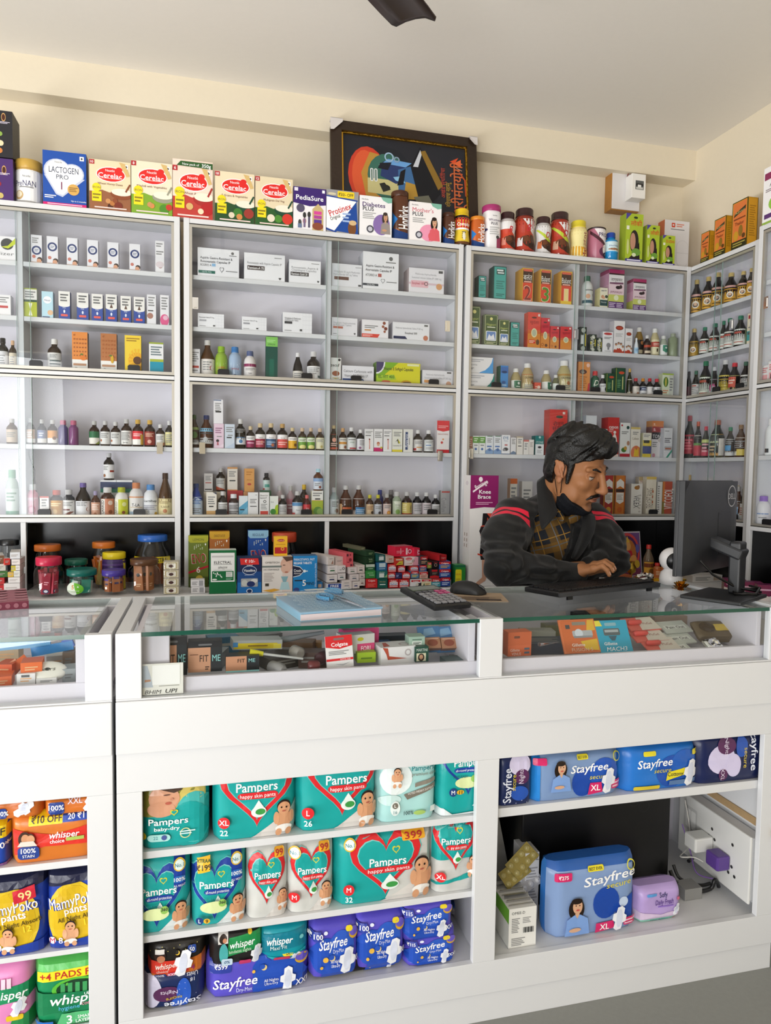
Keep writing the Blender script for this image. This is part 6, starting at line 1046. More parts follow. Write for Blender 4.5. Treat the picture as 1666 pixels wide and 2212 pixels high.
for q in ((82,195,610,700,'white sensitive-paste carton with navy dash, left column middle','e2dcdc',sens('2a3560')),(90,200,510,605,'white sensitive-paste carton with green dash','e2dcdc',sens('2f6a44')),
    (203,287,595,670,'white sensitive-paste carton with teal dash','dfd9da',sens('2a5a5a')),(203,287,512,591,'white sensitive-paste carton with grey ring','dfd9da',[('o',.72,.58,.2,.12,'444'),LN(.2,.3,.5,.5,2)]),
    (85,247,706,783,'navy free-offer toothpaste carton at the bottom left','ece8ea',[('rr',.04,.08,.96,.94,.002,'27479a'),T_(.5,.62,.36,'FREE','fff',w=.58,b=1),T_(.5,.26,.22,'with ₹150','c8d4ec',w=.5)]),
    (248,355,670,770,'white sensitive-paste carton at the bottom row','e0d8d6',sens('a8aab8')),(362,438,684,765,'white sensitive-paste carton with blue dash, bottom row','dcd4d2',sens('2a3a7a')),
    (336,432,606,683,'white sensitive-paste carton with slate dash','dcd2d2',sens('4a5a6a')),(318,410,530,605,'white sensitive-paste carton topmost of its column','dcd2d2',sens('5a6a60')),
    (440,498,657,735,'cream sensitive-paste carton, right column bottom','d6cbc6',sens('6a4a4a')),(439,497,598,656,'cream sensitive-paste carton, right column middle','d6cbc6',sens('3a4a5a')),(415,495,507,597,'cream sensitive-paste carton, right column top','d8ccc6',sens('3a4a4a'))):
 tp(Q(q[0]),Q(q[1]),R_(q[2]),R_(q[3]),q[4],q[5],q[6],.12,top='cfc4be')
for q in ((508,632,655,758,'red toothpaste carton at the foot of the green column','c8262a',[T_(.5,.8,.2,'Colgate','f4d8d4',w=.6,b=1),LN(.15,.1,.85,.5,3,'d86a60')],0),(503,612,570,653,'leaf green toothpaste carton','3a8a44',[T_(.62,.45,.2,'Himalaya','d8f0d8',w=.5),LN(.2,.65,.8,.8,1,'a8d8a8')],.1),(505,605,498,569,'green toothpaste carton with white top','2f6a44',[('r',0,.55,1,1,'c8d4c8'),LN(.25,.2,.8,.4,1,'c8e0c8')],.14),
    (510,607,415,496,'dark green herbal toothpaste carton','1e3a26',[T_(.5,.65,.2,'Vedic','c8d4b0',w=.5),LN(.3,.2,.8,.45,2,'7a9a6a')],.3),(505,607,352,414,'topmost dark green herbal toothpaste carton','24402c',[LN(.3,.3,.8,.7,2,'8aa87a')],.3),
    (638,742,660,760,'deep teal toothpaste carton, bottom row','175a50',[T_(.5,.72,.16,'Himalaya','c8b88a',w=.6),LN(.2,.3,.8,.5,1,'d8e4e0')],0),(622,743,571,658,'teal and white toothpaste carton','1f6a64',[('r',.25,.15,.7,.7,'dfe8e4'),('p',[(.7,.15),(1,.15),(1,.6)],'8ab87a'),T_(.5,.84,.14,'Himalaya','d8e8e4',w=.5)],.08),(628,740,476,570,'blue and white toothpaste carton','2a6a9a',[('r',.2,.4,.85,.9,'c8dce4'),LN(.2,.15,.8,.3,1,'c8dcec')],.14),(630,724,394,473,'teal-framed white toothpaste carton on top','1f5a5a',[('r',.18,.2,.8,.72,'d8e4e6'),T_(.5,.85,.14,'Himalaya','d8e4e6',w=.5)],.3),
    (757,862,660,757,'red mint toothpaste carton, bottom row, first of two','c8282c',max_(),0),(868,978,660,757,'red mint toothpaste carton, bottom row, second of two','c8282c',max_(),0),(748,840,495,588,'red mint toothpaste carton on top of the pile','c8282c',max_(),.05),(748,828,592,656,'red mint toothpaste carton in second row','b8303a',max_(),.05),(832,900,596,656,'dark blue toothpaste carton between red ones','3a3a6a',[('c',.7,.5,.25,'2a2a50'),LN(.1,.3,.5,.7,2,'a8b0d8')],.05),(905,990,590,656,'red mint toothpaste carton with blue end','b8303c',max_(),-.06),(855,937,515,587,'red mint toothpaste carton behind the pink ones','b83038',max_(),.08),
    (990,1112,660,757,'white and black charcoal toothpaste carton','e6e4e6',[('p',[(.4,0),(1,0),(1,.6),(.7,.5)],'2a2a2e'),('e',.62,.36,.14,.16,'d8d4c8'),('r',.1,.68,.9,.9,'c8262c'),T_(.5,.78,.15,'Colgate','fff',w=.5,b=1)],0),(1113,1219,658,750,'cream clove toothpaste carton, bottom row','e0d8b8',[('r',.04,.7,.96,.94,'c8303a'),T_(.5,.82,.15,'Colgate','fff',w=.5,b=1),('p',[(.15,.15),(.3,.55),(.36,.15)],'2f5a34'),LN(.4,.2,.85,.5,2,'b8944a')],0),(1222,1320,653,745,'teal salt toothpaste carton, bottom row','4a9aa8',col_('cfe8ec'),0),(1325,1427,643,740,'blue and red toothpaste carton, bottom row end','2a4a9a',col_('c8d8f0'),0),
    (1000,1083,572,652,'red and yellow toothpaste carton','5a8ab0',col_('e8c83a'),0),(1096,1184,583,655,'cream-pink toothpaste carton, second row','d8b0a4',col_('a86a5a'),0),(1205,1306,550,652,'black and red charcoal toothpaste carton','2a2428',[('p',[(0,0),(1,0),(1,.2),(.5,.32),(0,.2)],'c8242a'),('r',.2,.72,.8,.92,'c8242a'),LN(.25,.4,.8,.65,2,'8a7a6a')],0),(1309,1430,553,641,'blue and red toothpaste carton, second from bottom','2f529f',col_('c8dcf0'),0),(1309,1430,468,551,'blue and orange toothpaste carton, third from bottom','3a6ab8',col_('e8b84a'),-.05),
    (988,1080,518,571,'small red toothpaste carton under the pink ones','b8383c',max_(),0),(1091,1170,508,578,'orange and blue toothpaste carton, middle','3a5a9a',col_('d8a86a'),.05),(1180,1225,478,545,'slim yellow and green toothpaste carton','7a8a4a',col_('d8c84a'),.1),(1232,1305,468,540,'black toothpaste carton with ring mark','1e1c20',[('o',.5,.45,.26,.18,'b89a8a'),('r',.2,.74,.8,.9,'8a2a2e')],.1),
    (1098,1184,413,505,'grey toothpaste carton with white rim','3a3a40',col_('d8b08a'),.25),(1305,1392,394,464,'red toothpaste carton lying on the blue ones','b8262c',[T_(.55,.5,.2,'Colgate','e8c8c0',w=.6),('r',0,0,.25,1,'8a1c22')],.25),
    (730,815,410,485,'beige toothpaste carton behind the teal column','cfb8ac',[('r',.3,.5,.8,.65,'b85a4a'),LN(.2,.2,.8,.35,1)],.25),(822,918,432,512,'red and lime toothpaste carton','c83a30',[('p',[(.1,.05),(.95,.05),(.95,.6),(.5,.55)],'d8c84a'),LN(.4,.2,.8,.35,1,'4a6a2a'),('r',.1,.7,.9,.9,'e8c8b0')],.2),
    (285,372,372,532,'pink cartoon-printed toothpaste carton standing askew','d8606a',[('r',.1,.75,.35,.92,'5a2a3a'),('r',.6,.05,.9,.2,'6a2a3a'),('c',.6,.5,.12,'8a2a3a'),('c',.6,.85,.06,'8a2a3a'),LN(.15,.3,.5,.4,1,'8a2a3a')],.3)):
 tp(Q(q[0]),Q(q[1]),R_(q[2]),R_(q[3]),q[4],q[5],q[6],q[7],Y=2.675 if q[3]>640 else 2.69)
pk=[('r',.3,.2,.34,.8,'e8b8c4'),LN(.08,.3,.5,.6,2,'e890a0'),('c',.85,.45,.22,'e8c8d8'),('c',.85,.45,.15,'a82a48'),('r',.62,.15,.72,.8,'f0d8e0')]
tp(Q(815),Q(1025),R_(300),R_(414),'long hot pink toothpaste carton on top of pile','d82a48',pk,.28,L=.06,Y=2.72,top='c0707a')
tp(Q(1030),Q(1098),R_(320),R_(412),'hot pink toothpaste carton end beside the long one','d82a48',pk[2:],.28,L=.1,Y=2.72)
tp(Q(924),Q(1090),R_(420),R_(514),'pink and white toothpaste carton lying sideways','e8dcdc',[('p',[(.55,0),(1,0),(1,1),(.7,1)],'e0a0b0'),('e',.3,.8,.22,.16,'d02a38'),T_(.3,.8,.14,'Colgate','fff',w=.32),('p',[(.05,.2),(.5,.3),(.65,.6),(.5,.2)],'c88a70'),('o',.6,.55,.16,.1,'8a7a6a')],.1,L=.06,Y=2.70)
tp(Q(165),Q(272),R_(418),R_(508),'white sensitive-paste carton turned askew on top','dcd2cf',[LN(.2,.4,.85,.6,2,'999')],.5,Y=2.70)
tp(Q(90),Q(164),R_(415),R_(508),'white sensitive-paste carton with split end','dfd6d2',[('p',[(.5,.1),(.9,.1),(.8,.6)],'a87a6a'),LN(.2,.7,.8,.8,1)],.3)
tp(Q(445),Q(503),R_(310),R_(350),'olive grey toothpaste carton at pile top','6a6a54',[LN(.2,.3,.8,.7,2,'9a9a80')],.3,Y=2.73)
row('on the ledge by the knee brace box',ZL,[('c',984,1005.5,1221,'green and yellow antacid carton','2f8a3a',[('rr',.0,.04,.62,.8,.006,'e8dc2a'),T_(.3,.58,.08,'GELUSIL','c8742a',w=.5,b=1),LN(.06,.15,.5,.4,3,'b8a020'),('r',0,.9,1,1,'1f6a4a'),('r',.7,.0,1,.2,'8a3a2a')],'1f6a34',dict(D=.05,Y=2.67))])
# far-left bay: jar and a heap of cartons
jarrow(2,44,1165,'dim clear jar with black lid at the left edge',2.85,'1c1c1e',dict(lidw=.95,lidh=.1),lambda o,W,H:fill_sticks(o,W,H,5,['3a3a3c'],3,.3,.03,.5))
LE='in the far left bay'
def heap(x0,x1,y0,y1,desc,col,shapes,rz=0.1,ry=0,Y=2.68,L=.1):
 a,c=PY(x0,y1,Y),PY(x1,y1,Y);t=PY((x0+x1)/2,y0,Y);W=c.x-a.x;zb=max(ZL,PY((x0+x1)/2,y1,Y).z);H=t.z-zb
 o=carton('medicine_carton',W,L,H-.001,col,shapes,side=col,top='d8d4d0');o.matrix_world=Tm(((a.x+c.x)/2,Y,zb+.0008),rz,0,ry) @ Matrix.Translation((0,L/2,0));good(o,'medicine_carton',desc,LE,x0+y0*.01)
for q in ((-14,9,1264,1284,'red carton lowest in the heap','b82a2e',.1),(-14,9,1248,1263.5,'dull red carton second in the heap','b83434',.1),(9,43,1260,1284,'white strip carton lowest beside the red','dcd8d6',.06),(18,43,1247,1259.5,'plain white carton above the strip carton','e2dedc',.06),(17,29,1236,1247,'white and amber carton in the heap','d8b04a',.1),(30,43,1233,1246.5,'white carton with green band in the heap','dfe0d8',.1),(24,34,1222,1235,'yellow-green carton in the heap','c8b83a',.1),(34,43,1221,1232.5,'white carton near the heap top','e6e2de',.06),(25,43,1208,1220.5,'white carton with red band near the heap top','e4dcd8',.06),(22,43,1193,1207.5,'white and pale blue carton topmost in the heap','e4e6ea',.2),(-12,16,1234,1247.5,'green and white carton leaning in the heap','4a7a44',.35),(-12,12,1218,1233.5,'white and green carton leaning in the heap','e0e2da',.4),(10,22,1206,1221,'red carton leaning at the heap top','d8403a',.5),(-12,9,1200,1217,'brown carton at the heap top','7a5a44',.3)):
 heap(q[0],q[1],q[2],q[3],q[4],q[5],[LN(.1,.3,.8,.7,2,'b8b0ac')],q[6])
# wire hanging inside the left cabinet
b=MB();pts=[PY(x,y,2.905) for x,y in ((56,868),(57,890),(60,915),(62,950),(63,985),(68,1000),(75,1015),(75,1040),(78,1060),(84,1075),(88,1100))]
b.tube(pts,.0016,'4a4448',n=6);tag(b.build('cable',BLACK),'thin dark cable hanging inside the left cabinet','cable')
# knee brace carton standing on the ledge beside the man
KB=PY(1013,1270,2.672);KC=PY(1075,1270,2.672)
kx0,kx1=PY(1012,1265,2.672).x,PY(1072,1265,2.672).x;kh=PY(1055,1027.5,2.672).z-ZL;kw=kx1-kx0
o=carton('knee_brace_carton',kw,.075,kh,'efece9',[('r',.0,.72,1,1,'8a1f62'),('p',[(.0,.72),(0,.70),(.5,.715),(1,.71),(1,.72)],'8a1f62'),T_(.38,.92,.045,'flamingo','f4e8ee',w=.5,r=.5,b=1),('e',.36,.965,.07,.022,'f4e8ee'),('p',[(.08,.86),(.6,.95),(.6,.94),(.1,.845)],'f4e8ee'),T_(.52,.855,.036,'Knee','fff',w=.42,b=1),T_(.5,.81,.036,'Brace','fff',w=.46,b=1),LN(.2,.735,.8,.765,2,'d8a0c0'),
 ('p',[(.46,.24),(.7,.24),(.66,.1),(.6,.05),(.3,.0),(.22,.015),(.3,.04),(.48,.08)],'d0a086'),('p',[(.38,.3),(.46,.66),(1,.66),(1,.24),(.42,.24)],'1e1a1c'),('p',[(.34,.5),(.4,.54),(1,.55),(1,.45),(.4,.46)],'2a2426'),('p',[(.36,.53),(.42,.55),(1,.56),(1,.55),(.42,.54)],'d8503a'),('p',[(.36,.47),(.42,.45),(1,.445),(1,.455),(.42,.46)],'d8503a'),('r',.62,.57,.65,.62,'d8503a'),('p',[(.6,.66),(.75,.66),(.8,.61),(.76,.61)],'d8503a'),('p',[(.3,.3),(.36,.295),(1,.245),(1,.235),(.3,.285)],'d8503a')],
 side='ece8e6',top='6a2a50',left=[('e',.5,.93,.2,.02,'d8d0d4')]+[('r',u,v,u+.14,v+.03,'b8a8a0') for u in (.2,.55) for v in (.45,.4,.35)])
stand(o,(kx0+kx1)/2,2.672+.0375,ZL,.0);good(o,'knee_brace_carton','tall white and magenta carton with knee brace picture','beside the man',0)
# niche behind the man: devotional print, bottles, foil and odds and ends
b=MB();W,H=.145,.205
b.box(-W/2,W/2,0,.006,0,H,'b8b0b8')
fs=lambda u,v,d:(-W/2+u*W,-d,v*H)
put(b,fs,W,H,[('r',.03,.03,.97,.97,'6a4a80'),('e',.5,.55,.45,.42,'c8484a'),('e',.5,.55,.38,.36,'4a2a5a'),('e',.5,.52,.32,.32,'b8703a'),('e',.5,.68,.12,.1,'d8a060'),('p',[(.4,.76),(.5,.9),(.6,.76)],'d8b04a'),('p',[(.25,.2),(.36,.58),(.64,.58),(.75,.2)],'b8283a'),('e',.3,.4,.12,.08,'d89a5a'),('e',.7,.4,.12,.08,'d89a5a'),('e',.5,.38,.1,.08,'e0b03a'),('r',.05,.04,.95,.18,'7a3a5a'),('e',.18,.28,.1,.09,'d88a98'),('e',.82,.28,.1,.09,'c8a83a'),('e',.14,.6,.07,.1,'5a5aa0'),('e',.86,.62,.07,.1,'5a5aa0')])
o=b.build('devotional_print',PAPER);p=PY(1360,1240,2.80);o.matrix_world=Tm((p.x,2.80,ZL+.001),.1,-.14);tag(o,'small colourful devotional print leaning in the dark niche','picture')
row(NR,ZL,[('b',1392.5,1413,1177,'honey bottle with red cap','6a5a4a','c8302a','d8a03a',[('r',0,.6,1,.9,'7a3a20'),('c',.5,.3,.2,'8a5a28')],'b',dict(Y=2.78)),('b',1411.5,1426,1216,'small ink jar with red lid','b86a3a','cc302a','c8703a',[LN(.2,.3,.8,.8,3,'f0d0a8')],'c',dict(Y=2.73)),('b',1427,1439,1211,'small orange bottle with grey cap','c8824a','9a9a9e','c8683a',[LN(.2,.3,.8,.8,3,'f0e0d0')],'a',dict(Y=2.72)),
 ('b',1588,1604.5,1199,'dark bottle with red cap behind the monitor','15110f','c84a3a','c8c88a',[('r',0,.7,1,1,'e8e0b0'),LN(.2,.2,.8,.5,2)],'b',dict(Y=2.55)),('c',1496,1560,1243,'white carton lying behind the monitor','dcdad8',[LN(.1,.2,.6,.8,3),('r',.7,.2,.95,.8,'b8a898')],'b8b4b0',dict(Y=2.62,D=.08)),
 ('c',1452,1492,1252,'yellow and black carton lying behind the camera','d8b01c',[('r',.4,.2,.9,.8,'2a2614')],'b8901c',dict(Y=2.66,D=.06)),('c',1412,1424,1250,'small yellow matchbox','e0a81c',[],'c88a1c',dict(Y=2.67,D=.03))])
b=MB();r_=random.Random(5)
P=[Vector((math.cos(a)*math.cos(e),math.sin(a)*math.cos(e),abs(math.sin(e)))) for e in [i*.2 for i in range(8)] for a in [j*2*pi/14 for j in range(14)]]
b.grid([q*(.03+.016*r_.random()) for q in P],14,8,'c8c8c8',0,False,True);p=PY(1393,1243,2.70)
tag(b.build('foil_lump',CHROME,T=Tm((p.x,2.7,ZL+.001)) @ Matrix.Diagonal((1.3,1,.8,1))),'crumpled silver foil lump on the ledge behind the keyboard','foil')
b=MB();b.lathe([(.016,0),(.018,.004),(.006,.015),(.006,.03),(.02,.04),(.022,.06),(.012,.075),(.016,.085)],'b89a3a',n=16)
p=PY(1363,1245,2.70);tag(b.build('brass_lamp',mat('brass','b8963c',rough=.3,metal=1),T=Tm((p.x,2.7,ZL+.001))),'small brass lamp before the devotional print','lamp')
b=MB();b.box(-.05,.05,-.03,.03,0,.03,'b8623a');put(b,lambda u,v,d:(-.05+u*.1,-.03-d,v*.03),.1,.03,[('p',[(0,0),(1,0),(.4,.8)],'d8a04a')])
p=PY(1338,1248,2.68);tag(b.build('incense_box',PAPER,T=Tm((p.x,2.69,ZL+.001),.3)),'orange incense box beside the mans sleeve','box')
# burgundy packs at the right edge of the ledge
for i,(x,y) in enumerate(((1632,1268),(1645,1262),(1660,1257),(1678,1253))):
 q=PXX(x,1290,2.0);h=.075
 o=carton('bandage_carton',.075,.045,h,'e4dcd8',[('r',0,.62,1,1,'7a1f4a'),('p',[(0,.62),(.5,.45),(1,.62)],'7a1f4a'),LN(.1,.7,.7,.85,1,'e0b0c8'),('r',.75,.05,1,.5,'b8a090')],side='8a6a60',top='6a2050')
 o.matrix_world=Tm((1.93+i*.012,2.13-i*.07+.12,ZL+.0008),-.5);good(o,'bandage_carton','burgundy and white bandage carton','at the right edge of the ledge',i)
# ------------------------------------------------------------------ soft packs on the counter shelves
TEAL,RED,BLU='1ba3a0','d92a30','1f3f9c'
def pampers(asp,t='red',sub='happy skin pants',size='',cnt='',price='',no1=False,c=(.5,.5,.9,.9),tx=(.5,.62,.13),bab=(.82,.34,.3),low='d9d5d0',sk='d9a078'):
 rc=RED if t=='red' else BLU;u,v,w,h=c
 s=[('p',[(.45,0),(1,0),(1,.42)],low)] if low else []
 s+=[('h',u,v,w,h,'58bdb8'),('h',u,v,w*.97,h*.97,rc),('h',u,v,w*.78,h*.78,'7ccac6'),('h',u,v,w*.75,h*.75,TEAL)]
 x,y,hh=tx
 s+=[('h',x+.08,y+hh*1.25,hh*1.0*asp,hh*.95,'d8d23a'),('h',x+.08,y+hh*1.27,hh*.7*asp,hh*.62,TEAL),T_(x,y,hh,'Pampers','fff',b=1,w=min(.62,hh*4.4*asp)),
    ('rr',x-.23,y-hh*1.35,x+.25,y-hh*.62,.012,rc),T_(x+.01,y-hh*.98,hh*.42,sub,'fff',w=.42),
    ('p',[(x+.02,y-hh*1.5),(x+.11,y-hh*2.7),(x+.02,y-hh*3.3),(x-.07,y-hh*2.7)],'e8f2ee'),('e',x+.02,y-hh*2.75,.09,hh*.6,'e8f2ee'),('e',x+.04,y-hh*2.75,.06,hh*.33,'3f9a4a')]
 if no1:s+=[('c',.14,.88,.085,'e0b82a'),('c',.14,.88,.068,'dff0ee'),T_(.14,.88,.05,'No.1','1f7a8a',b=1)]
 if price:s+=[('rr',.66,.87,.9,.99,.004,'e8a82a'),T_(.78,.93,.08,price,'a81c28',b=1,w=.18)]
 if bab:s+=baby(bab[0],bab[1],bab[2],asp,sk)
 if size:s+=[('c',.13,.27,.075,rc),T_(.13,.275,.07,size,'fff',b=1)]
 if cnt:s+=[T_(.13,.14,.075,cnt,'fff',b=1)]
 return s
def allround(asp,size='L',cnt='9',price=''):
 s=pampers(asp,'blue','all-round protection',bab=(.84,.34,.26),tx=(.46,.58,.1),c=(.42,.5,1.0,.86),low='dfe6e6')
 s+=[('r',.72,.62,.92,1,BLU),('c',.82,.9,.075,'e0b82a'),('c',.82,.9,.06,'dff0ee'),T_(.82,.9,.045,'No.1','1f7a8a',b=1),('rr',.73,.68,.92,.77,.006,'2f6ab8'),T_(.82,.725,.05,'100%','fff',b=1),T_(.82,.645,.03,'ALL NIGHT','fff',w=.2),('e',.4,.3,.24,.08,'d8e4a8'),('c',.56,.35,.05,'8fbf5a'),T_(.34,.41,.04,'ANTI-RASH','2a6a6a',w=.3),T_(.56,.36,.04,'360','333',b=1)]
 if price:s+=[('p',[(.1,.96),(.34,.98),(.34,.8),(.12,.77)],'e8b82a'),T_(.23,.85,.07,'₹199','222',b=1,r=.06),T_(.22,.93,.04,'XTRAA','1f5a3a',b=1)]
 if size:s+=[('c',.15,.13,.05,'1f3f7c'),T_(.15,.13,.05,size,'fff',b=1),('rr',.22,.095,.34,.165,.01,'e0b030'),T_(.28,.13,.05,cnt,'222',b=1)]
 return s
def X_(a):return a.x
def pk(name,desc,loc,x0,x1,y0,y1,Z,D,col,shapes,Yf=1.687,z0=None,seed=0,rz=0,**k):
 ym=(y0+y1)/2;Y=Yf+.012;a,c=PY(x0,ym,Y),PY(x1,ym,Y);W=c.x-a.x;xm=(x0+x1)/2
 zb=Z if z0 is None else PY(xm,z0,Y).z;H=PY(xm,y0,Y).z-zb
 for top in ((.33,.534,.893) if X_(a)<.7 else (.537,.893)):
  if zb<top-.03:H=min(H,top-zb);break
 sh=shapes(H/W) if callable(shapes) else shapes
 o=pillow(name,W,D,H,col,sh,seed=seed,**k);stand(o,(a.x+c.x)/2,Yf+D/2,zb,rz);good(o,name,desc,loc,xm);return o
NP,SP='nappy_pack','pad_pack'
ZA,ZB_,ZC_=.556,.352,.163
LT,LM,LB="on the long counter's top shelf","on the long counter's middle shelf","on the long counter's bottom shelf"
pk(NP,'teal and yellow nappy pack with sleeping baby',LT,300,452,1688,1850,ZA,.1,TEAL,lambda a:[('p',[(0,.5),(.45,.52),(.9,.95),(.9,1),(0,1)],'8f8a3c'),('p',[(.35,.56),(.6,.62),(.95,.78),(.95,1),(.7,1)],'d8c468'),('e',.8,.45,.3,.4,'48b6b2'),('e',.72,.35,.3,.36,TEAL),('e',.36,.78,.22,.2,'d9a080'),('e',.32,.62,.2,.12,'d39a7a'),('p',[(.3,.92),(.5,1.0),(.62,.9),(.5,.86)],'4a3428'),('e',.4,.84,.05,.008,'5a3a30'),('e',.42,.71,.045,.022,'b8604e'),('e',.47,.77,.025,.02,'c88a70'),('h',.5,.56,.12,.1,'d8d23a'),('h',.5,.565,.08,.06,TEAL),T_(.42,.44,.1,'Pampers','fff',b=1,w=.56),T_(.4,.33,.055,'baby-dry','fff',b=1,w=.36),('c',.05,.22,.06,'e8c82a'),('rr',.12,.14,.45,.25,.012,'a8dcd8'),T_(.24,.2,.05,'22','1f7a8a'),('c',.36,.2,.04,'4a5a98'),('o',.66,.24,.08,.065,'d8d89a'),LN(.58,.22,.8,.29,2,'d8f0ee')],seed=1,pw=5,pv=7)
pk(NP,'teal nappy pack with red heart, size XL, twenty-two pants',LT,459,640,1645,1838,ZA,.11,TEAL,lambda a:pampers(a,size='XL',cnt='22',c=(.52,.62,.98,.94),tx=(.52,.7,.12),bab=(.84,.4,.32)),seed=2,pw=7,pv=7)
pk(NP,'teal nappy pack with red heart, size L, twenty-six pants',LT,640,815,1622,1811,ZA,.11,TEAL,lambda a:pampers(a,size='L',cnt='26',c=(.55,.64,.98,.94),tx=(.6,.66,.12),bab=(.86,.38,.32)),seed=3,pw=7,pv=7)
pk(NP,'pale aqua premium nappy pack with seated baby',LT,814,944,1628,1786,ZA,.1,'a9d8d6',lambda a:[('e',.3,.66,.26,.24,'e8f2f2'),('e',.78,.95,.35,.2,'c4e4e2'),('e',.2,.35,.18,.08,'c8e4e2'),T_(.74,.8,.075,'Pampers','2a8a90',b=1,w=.38),T_(.76,.71,.05,'premium care','8a8478',w=.42),('h',.78,.88,.1,.07,'8a8478'),('p',[(.42,.42),(.95,.56),(.95,.48),(.48,.34)],'7a7468'),T_(.7,.46,.035,"VOTED INDIA'S SOFTEST",'f0eeea',w=.44,r=.17),('p',[(.6,.58),(.95,.64),(.95,.58),(.6,.52)],'8a8478'),('rr',.2,.12,.36,.34,.02,'e8f2f0'),('c',.28,.27,.045,'7a7468'),T_(.28,.27,.045,'L','fff',b=1),T_(.28,.175,.05,'16','6a9aa0'),T_(.5,.15,.06,'100%','3a4a4a',b=1,w=.16),('e',.68,.14,.1,.035,'a8c86a'),('r',.86,.13,.95,.22,'e8f2f0')]+baby(.3,.78,.2,a),seed=4,pw=6,pv=6)
pk(NP,'teal nappy pack with blue heart, size M, eleven',LT,944,1046,1625,1774,ZA,.1,TEAL,lambda a:[('p',[(0,0),(1,0),(1,.06),(.3,.03),(.12,.14),(0,.14)],'dfe8e8'),('h',.62,.78,1.2,.9,BLU),('h',.62,.78,1.05,.76,TEAL),T_(.62,.86,.12,'Pampers','fff',b=1,w=.6),('rr',.32,.7,.9,.78,.012,BLU),T_(.6,.74,.04,'all-round protection','fff',w=.5),('e',.6,.54,.26,.09,'d8e4a8'),('c',.74,.6,.06,'8fbf5a'),T_(.45,.64,.045,'ANTI-RASH','2a6a6a',w=.3),('c',.3,.4,.065,'1f3f7c'),T_(.3,.4,.065,'M','fff',b=1),('rr',.37,.36,.52,.44,.012,'e0b030'),T_(.45,.4,.06,'11','222',b=1),('p',[(.7,.16),(.9,.34),(.95,.25),(1,.28),(1,.14)],'dfeaf0')],seed=5,pw=6,pv=6)
pk(NP,'teal nappy pack with blue heart at the left end',LM,286,411,1838,2022,ZB_,.1,'26a8a6',lambda a:allround(a,''),seed=6,pw=5,pv=6)
pk(NP,'teal nappy pack with blue heart and yellow price patch',LM,413,532,1836,2010,ZB_,.1,'26a8a6',lambda a:allround(a,'L','9','199'),seed=7,pw=5,pv=6)
pk(NP,'small silver nappy pack with red heart',LM,532,622,1828,1976,ZB_,.08,'cfd0cc',lambda a:pampers(a,c=(.48,.58,.98,.76),tx=(.5,.64,.1),price='99',bab=(.86,.36,.2),low='d9d5d0'),seed=8,pw=4,pv=5,wr=.004)
pk(NP,'small silver nappy pack with size M',LM,621,720,1816,1978,ZB_,.08,'cfd0cc',lambda a:pampers(a,c=(.5,.58,.98,.76),tx=(.52,.62,.1),price='99',no1=True,size='M',bab=(.82,.38,.24),low='d9d5d0'),seed=9,pw=4,pv=5,wr=.004)
pk(NP,'large teal nappy pack with red heart, size M, thirty-two',LM,722,935,1790,1976,ZB_,.11,TEAL,lambda a:[('p',[(.8,1),(1,1),(1,.1),(.5,.05)],'cfd0cc')]+pampers(a,c=(.5,.56,.78,.92),tx=(.52,.6,.12),price='399',no1=True,size='M',cnt='32',bab=(.86,.5,.4)),seed=10,pw=7,pv=7)
pk(NP,'crinkled silver and teal nappy pack with size XL mark',LM,935,1034,1778,1944,ZB_,.08,'cdcecb',lambda a:[('p',[(0,.12),(1,.22),(1,.3),(0,.16)],TEAL),('r',.0,.5,.9,1,TEAL)]+pampers(a,c=(.46,.72,1.0,.8),tx=(.46,.78,.1),size='XL',bab=(.82,.48,.22),low=None),seed=11,pw=4,pv=5,wr=.006)
stay=lambda a,price='',sub='Dry-Max',big=1:[('e',.3,.42,.3,.34,'2550b8'),('e',.62,.56,.26,.3,'2f5cc4'),('p',[(.2,0),(.9,0),(.9,.3),(.5,.4),(.25,.2)],'2550b8'),T_(.46,.66,.2,'Stayfree','fff',s=.2,w=.56,b=1,r=.08),T_(.56,.5,.08,sub,'dfe4f8',w=.22,r=.08),('e',.3,.85,.04,.03,'e8ecff'),('c',.3,.36,.05,'e8b84a'),('c',.43,.38,.055,'e8cf8a'),('c',.415,.4,.05,'2a55bc'),('c',.22,.22,.03,'e8b84a'),T_(.5,.32,.06,'All Nights','fff',w=.2),T_(.5,.24,.06,'Ultra-Dry','fff',w=.18),T_(.9,.3,.11,'XXL','fff',b=1,w=.16),('e',.86,.8,.1,.1,'d8a82a'),('e',.86,.83,.09,.08,'6a5ac8'),('rr',.7,.84,.84,.93,.006,'e8d02a')]+pad(.73,.32,.5,a,.2)+([('p',[(0,.9),(.2,.9),(.22,.74),(.08,.72),(0,.74)],'2f3f9c'),T_(.1,.82,.09,price,'fff',b=1)] if price else [])
PUR='5a50c4'
pk(SP,'navy night pad pack lying upside down in the corner',LB,310,442,2092,2190,ZC_,.11,'1c2c5c',lambda a:[('e',.1,.5,.2,.45,'d8d4ec'),('e',.38,.42,.22,.2,'5a2a58'),('e',.66,.4,.12,.4,'2a5ac0'),('e',.58,.14,.14,.14,'2a5ac0'),T_(.64,.12,.15,'Stayfree','e8ecf8',r=pi,w=.6,b=1),T_(.5,.28,.09,'secure','e0c83a',r=pi,w=.26),T_(.42,.46,.1,'Nights','e8dcf0',r=pi,w=.28),T_(.8,.86,.1,'Units','e8ecf8',r=pi,w=.18),T_(.8,.74,.1,'18','e8ecf8',r=pi)]+[('c',.5+.09*(i % 5),.2+.17*(i % 4),.008,'d8d8f0') for i in range(12)],seed=12,pw=5,pv=6)
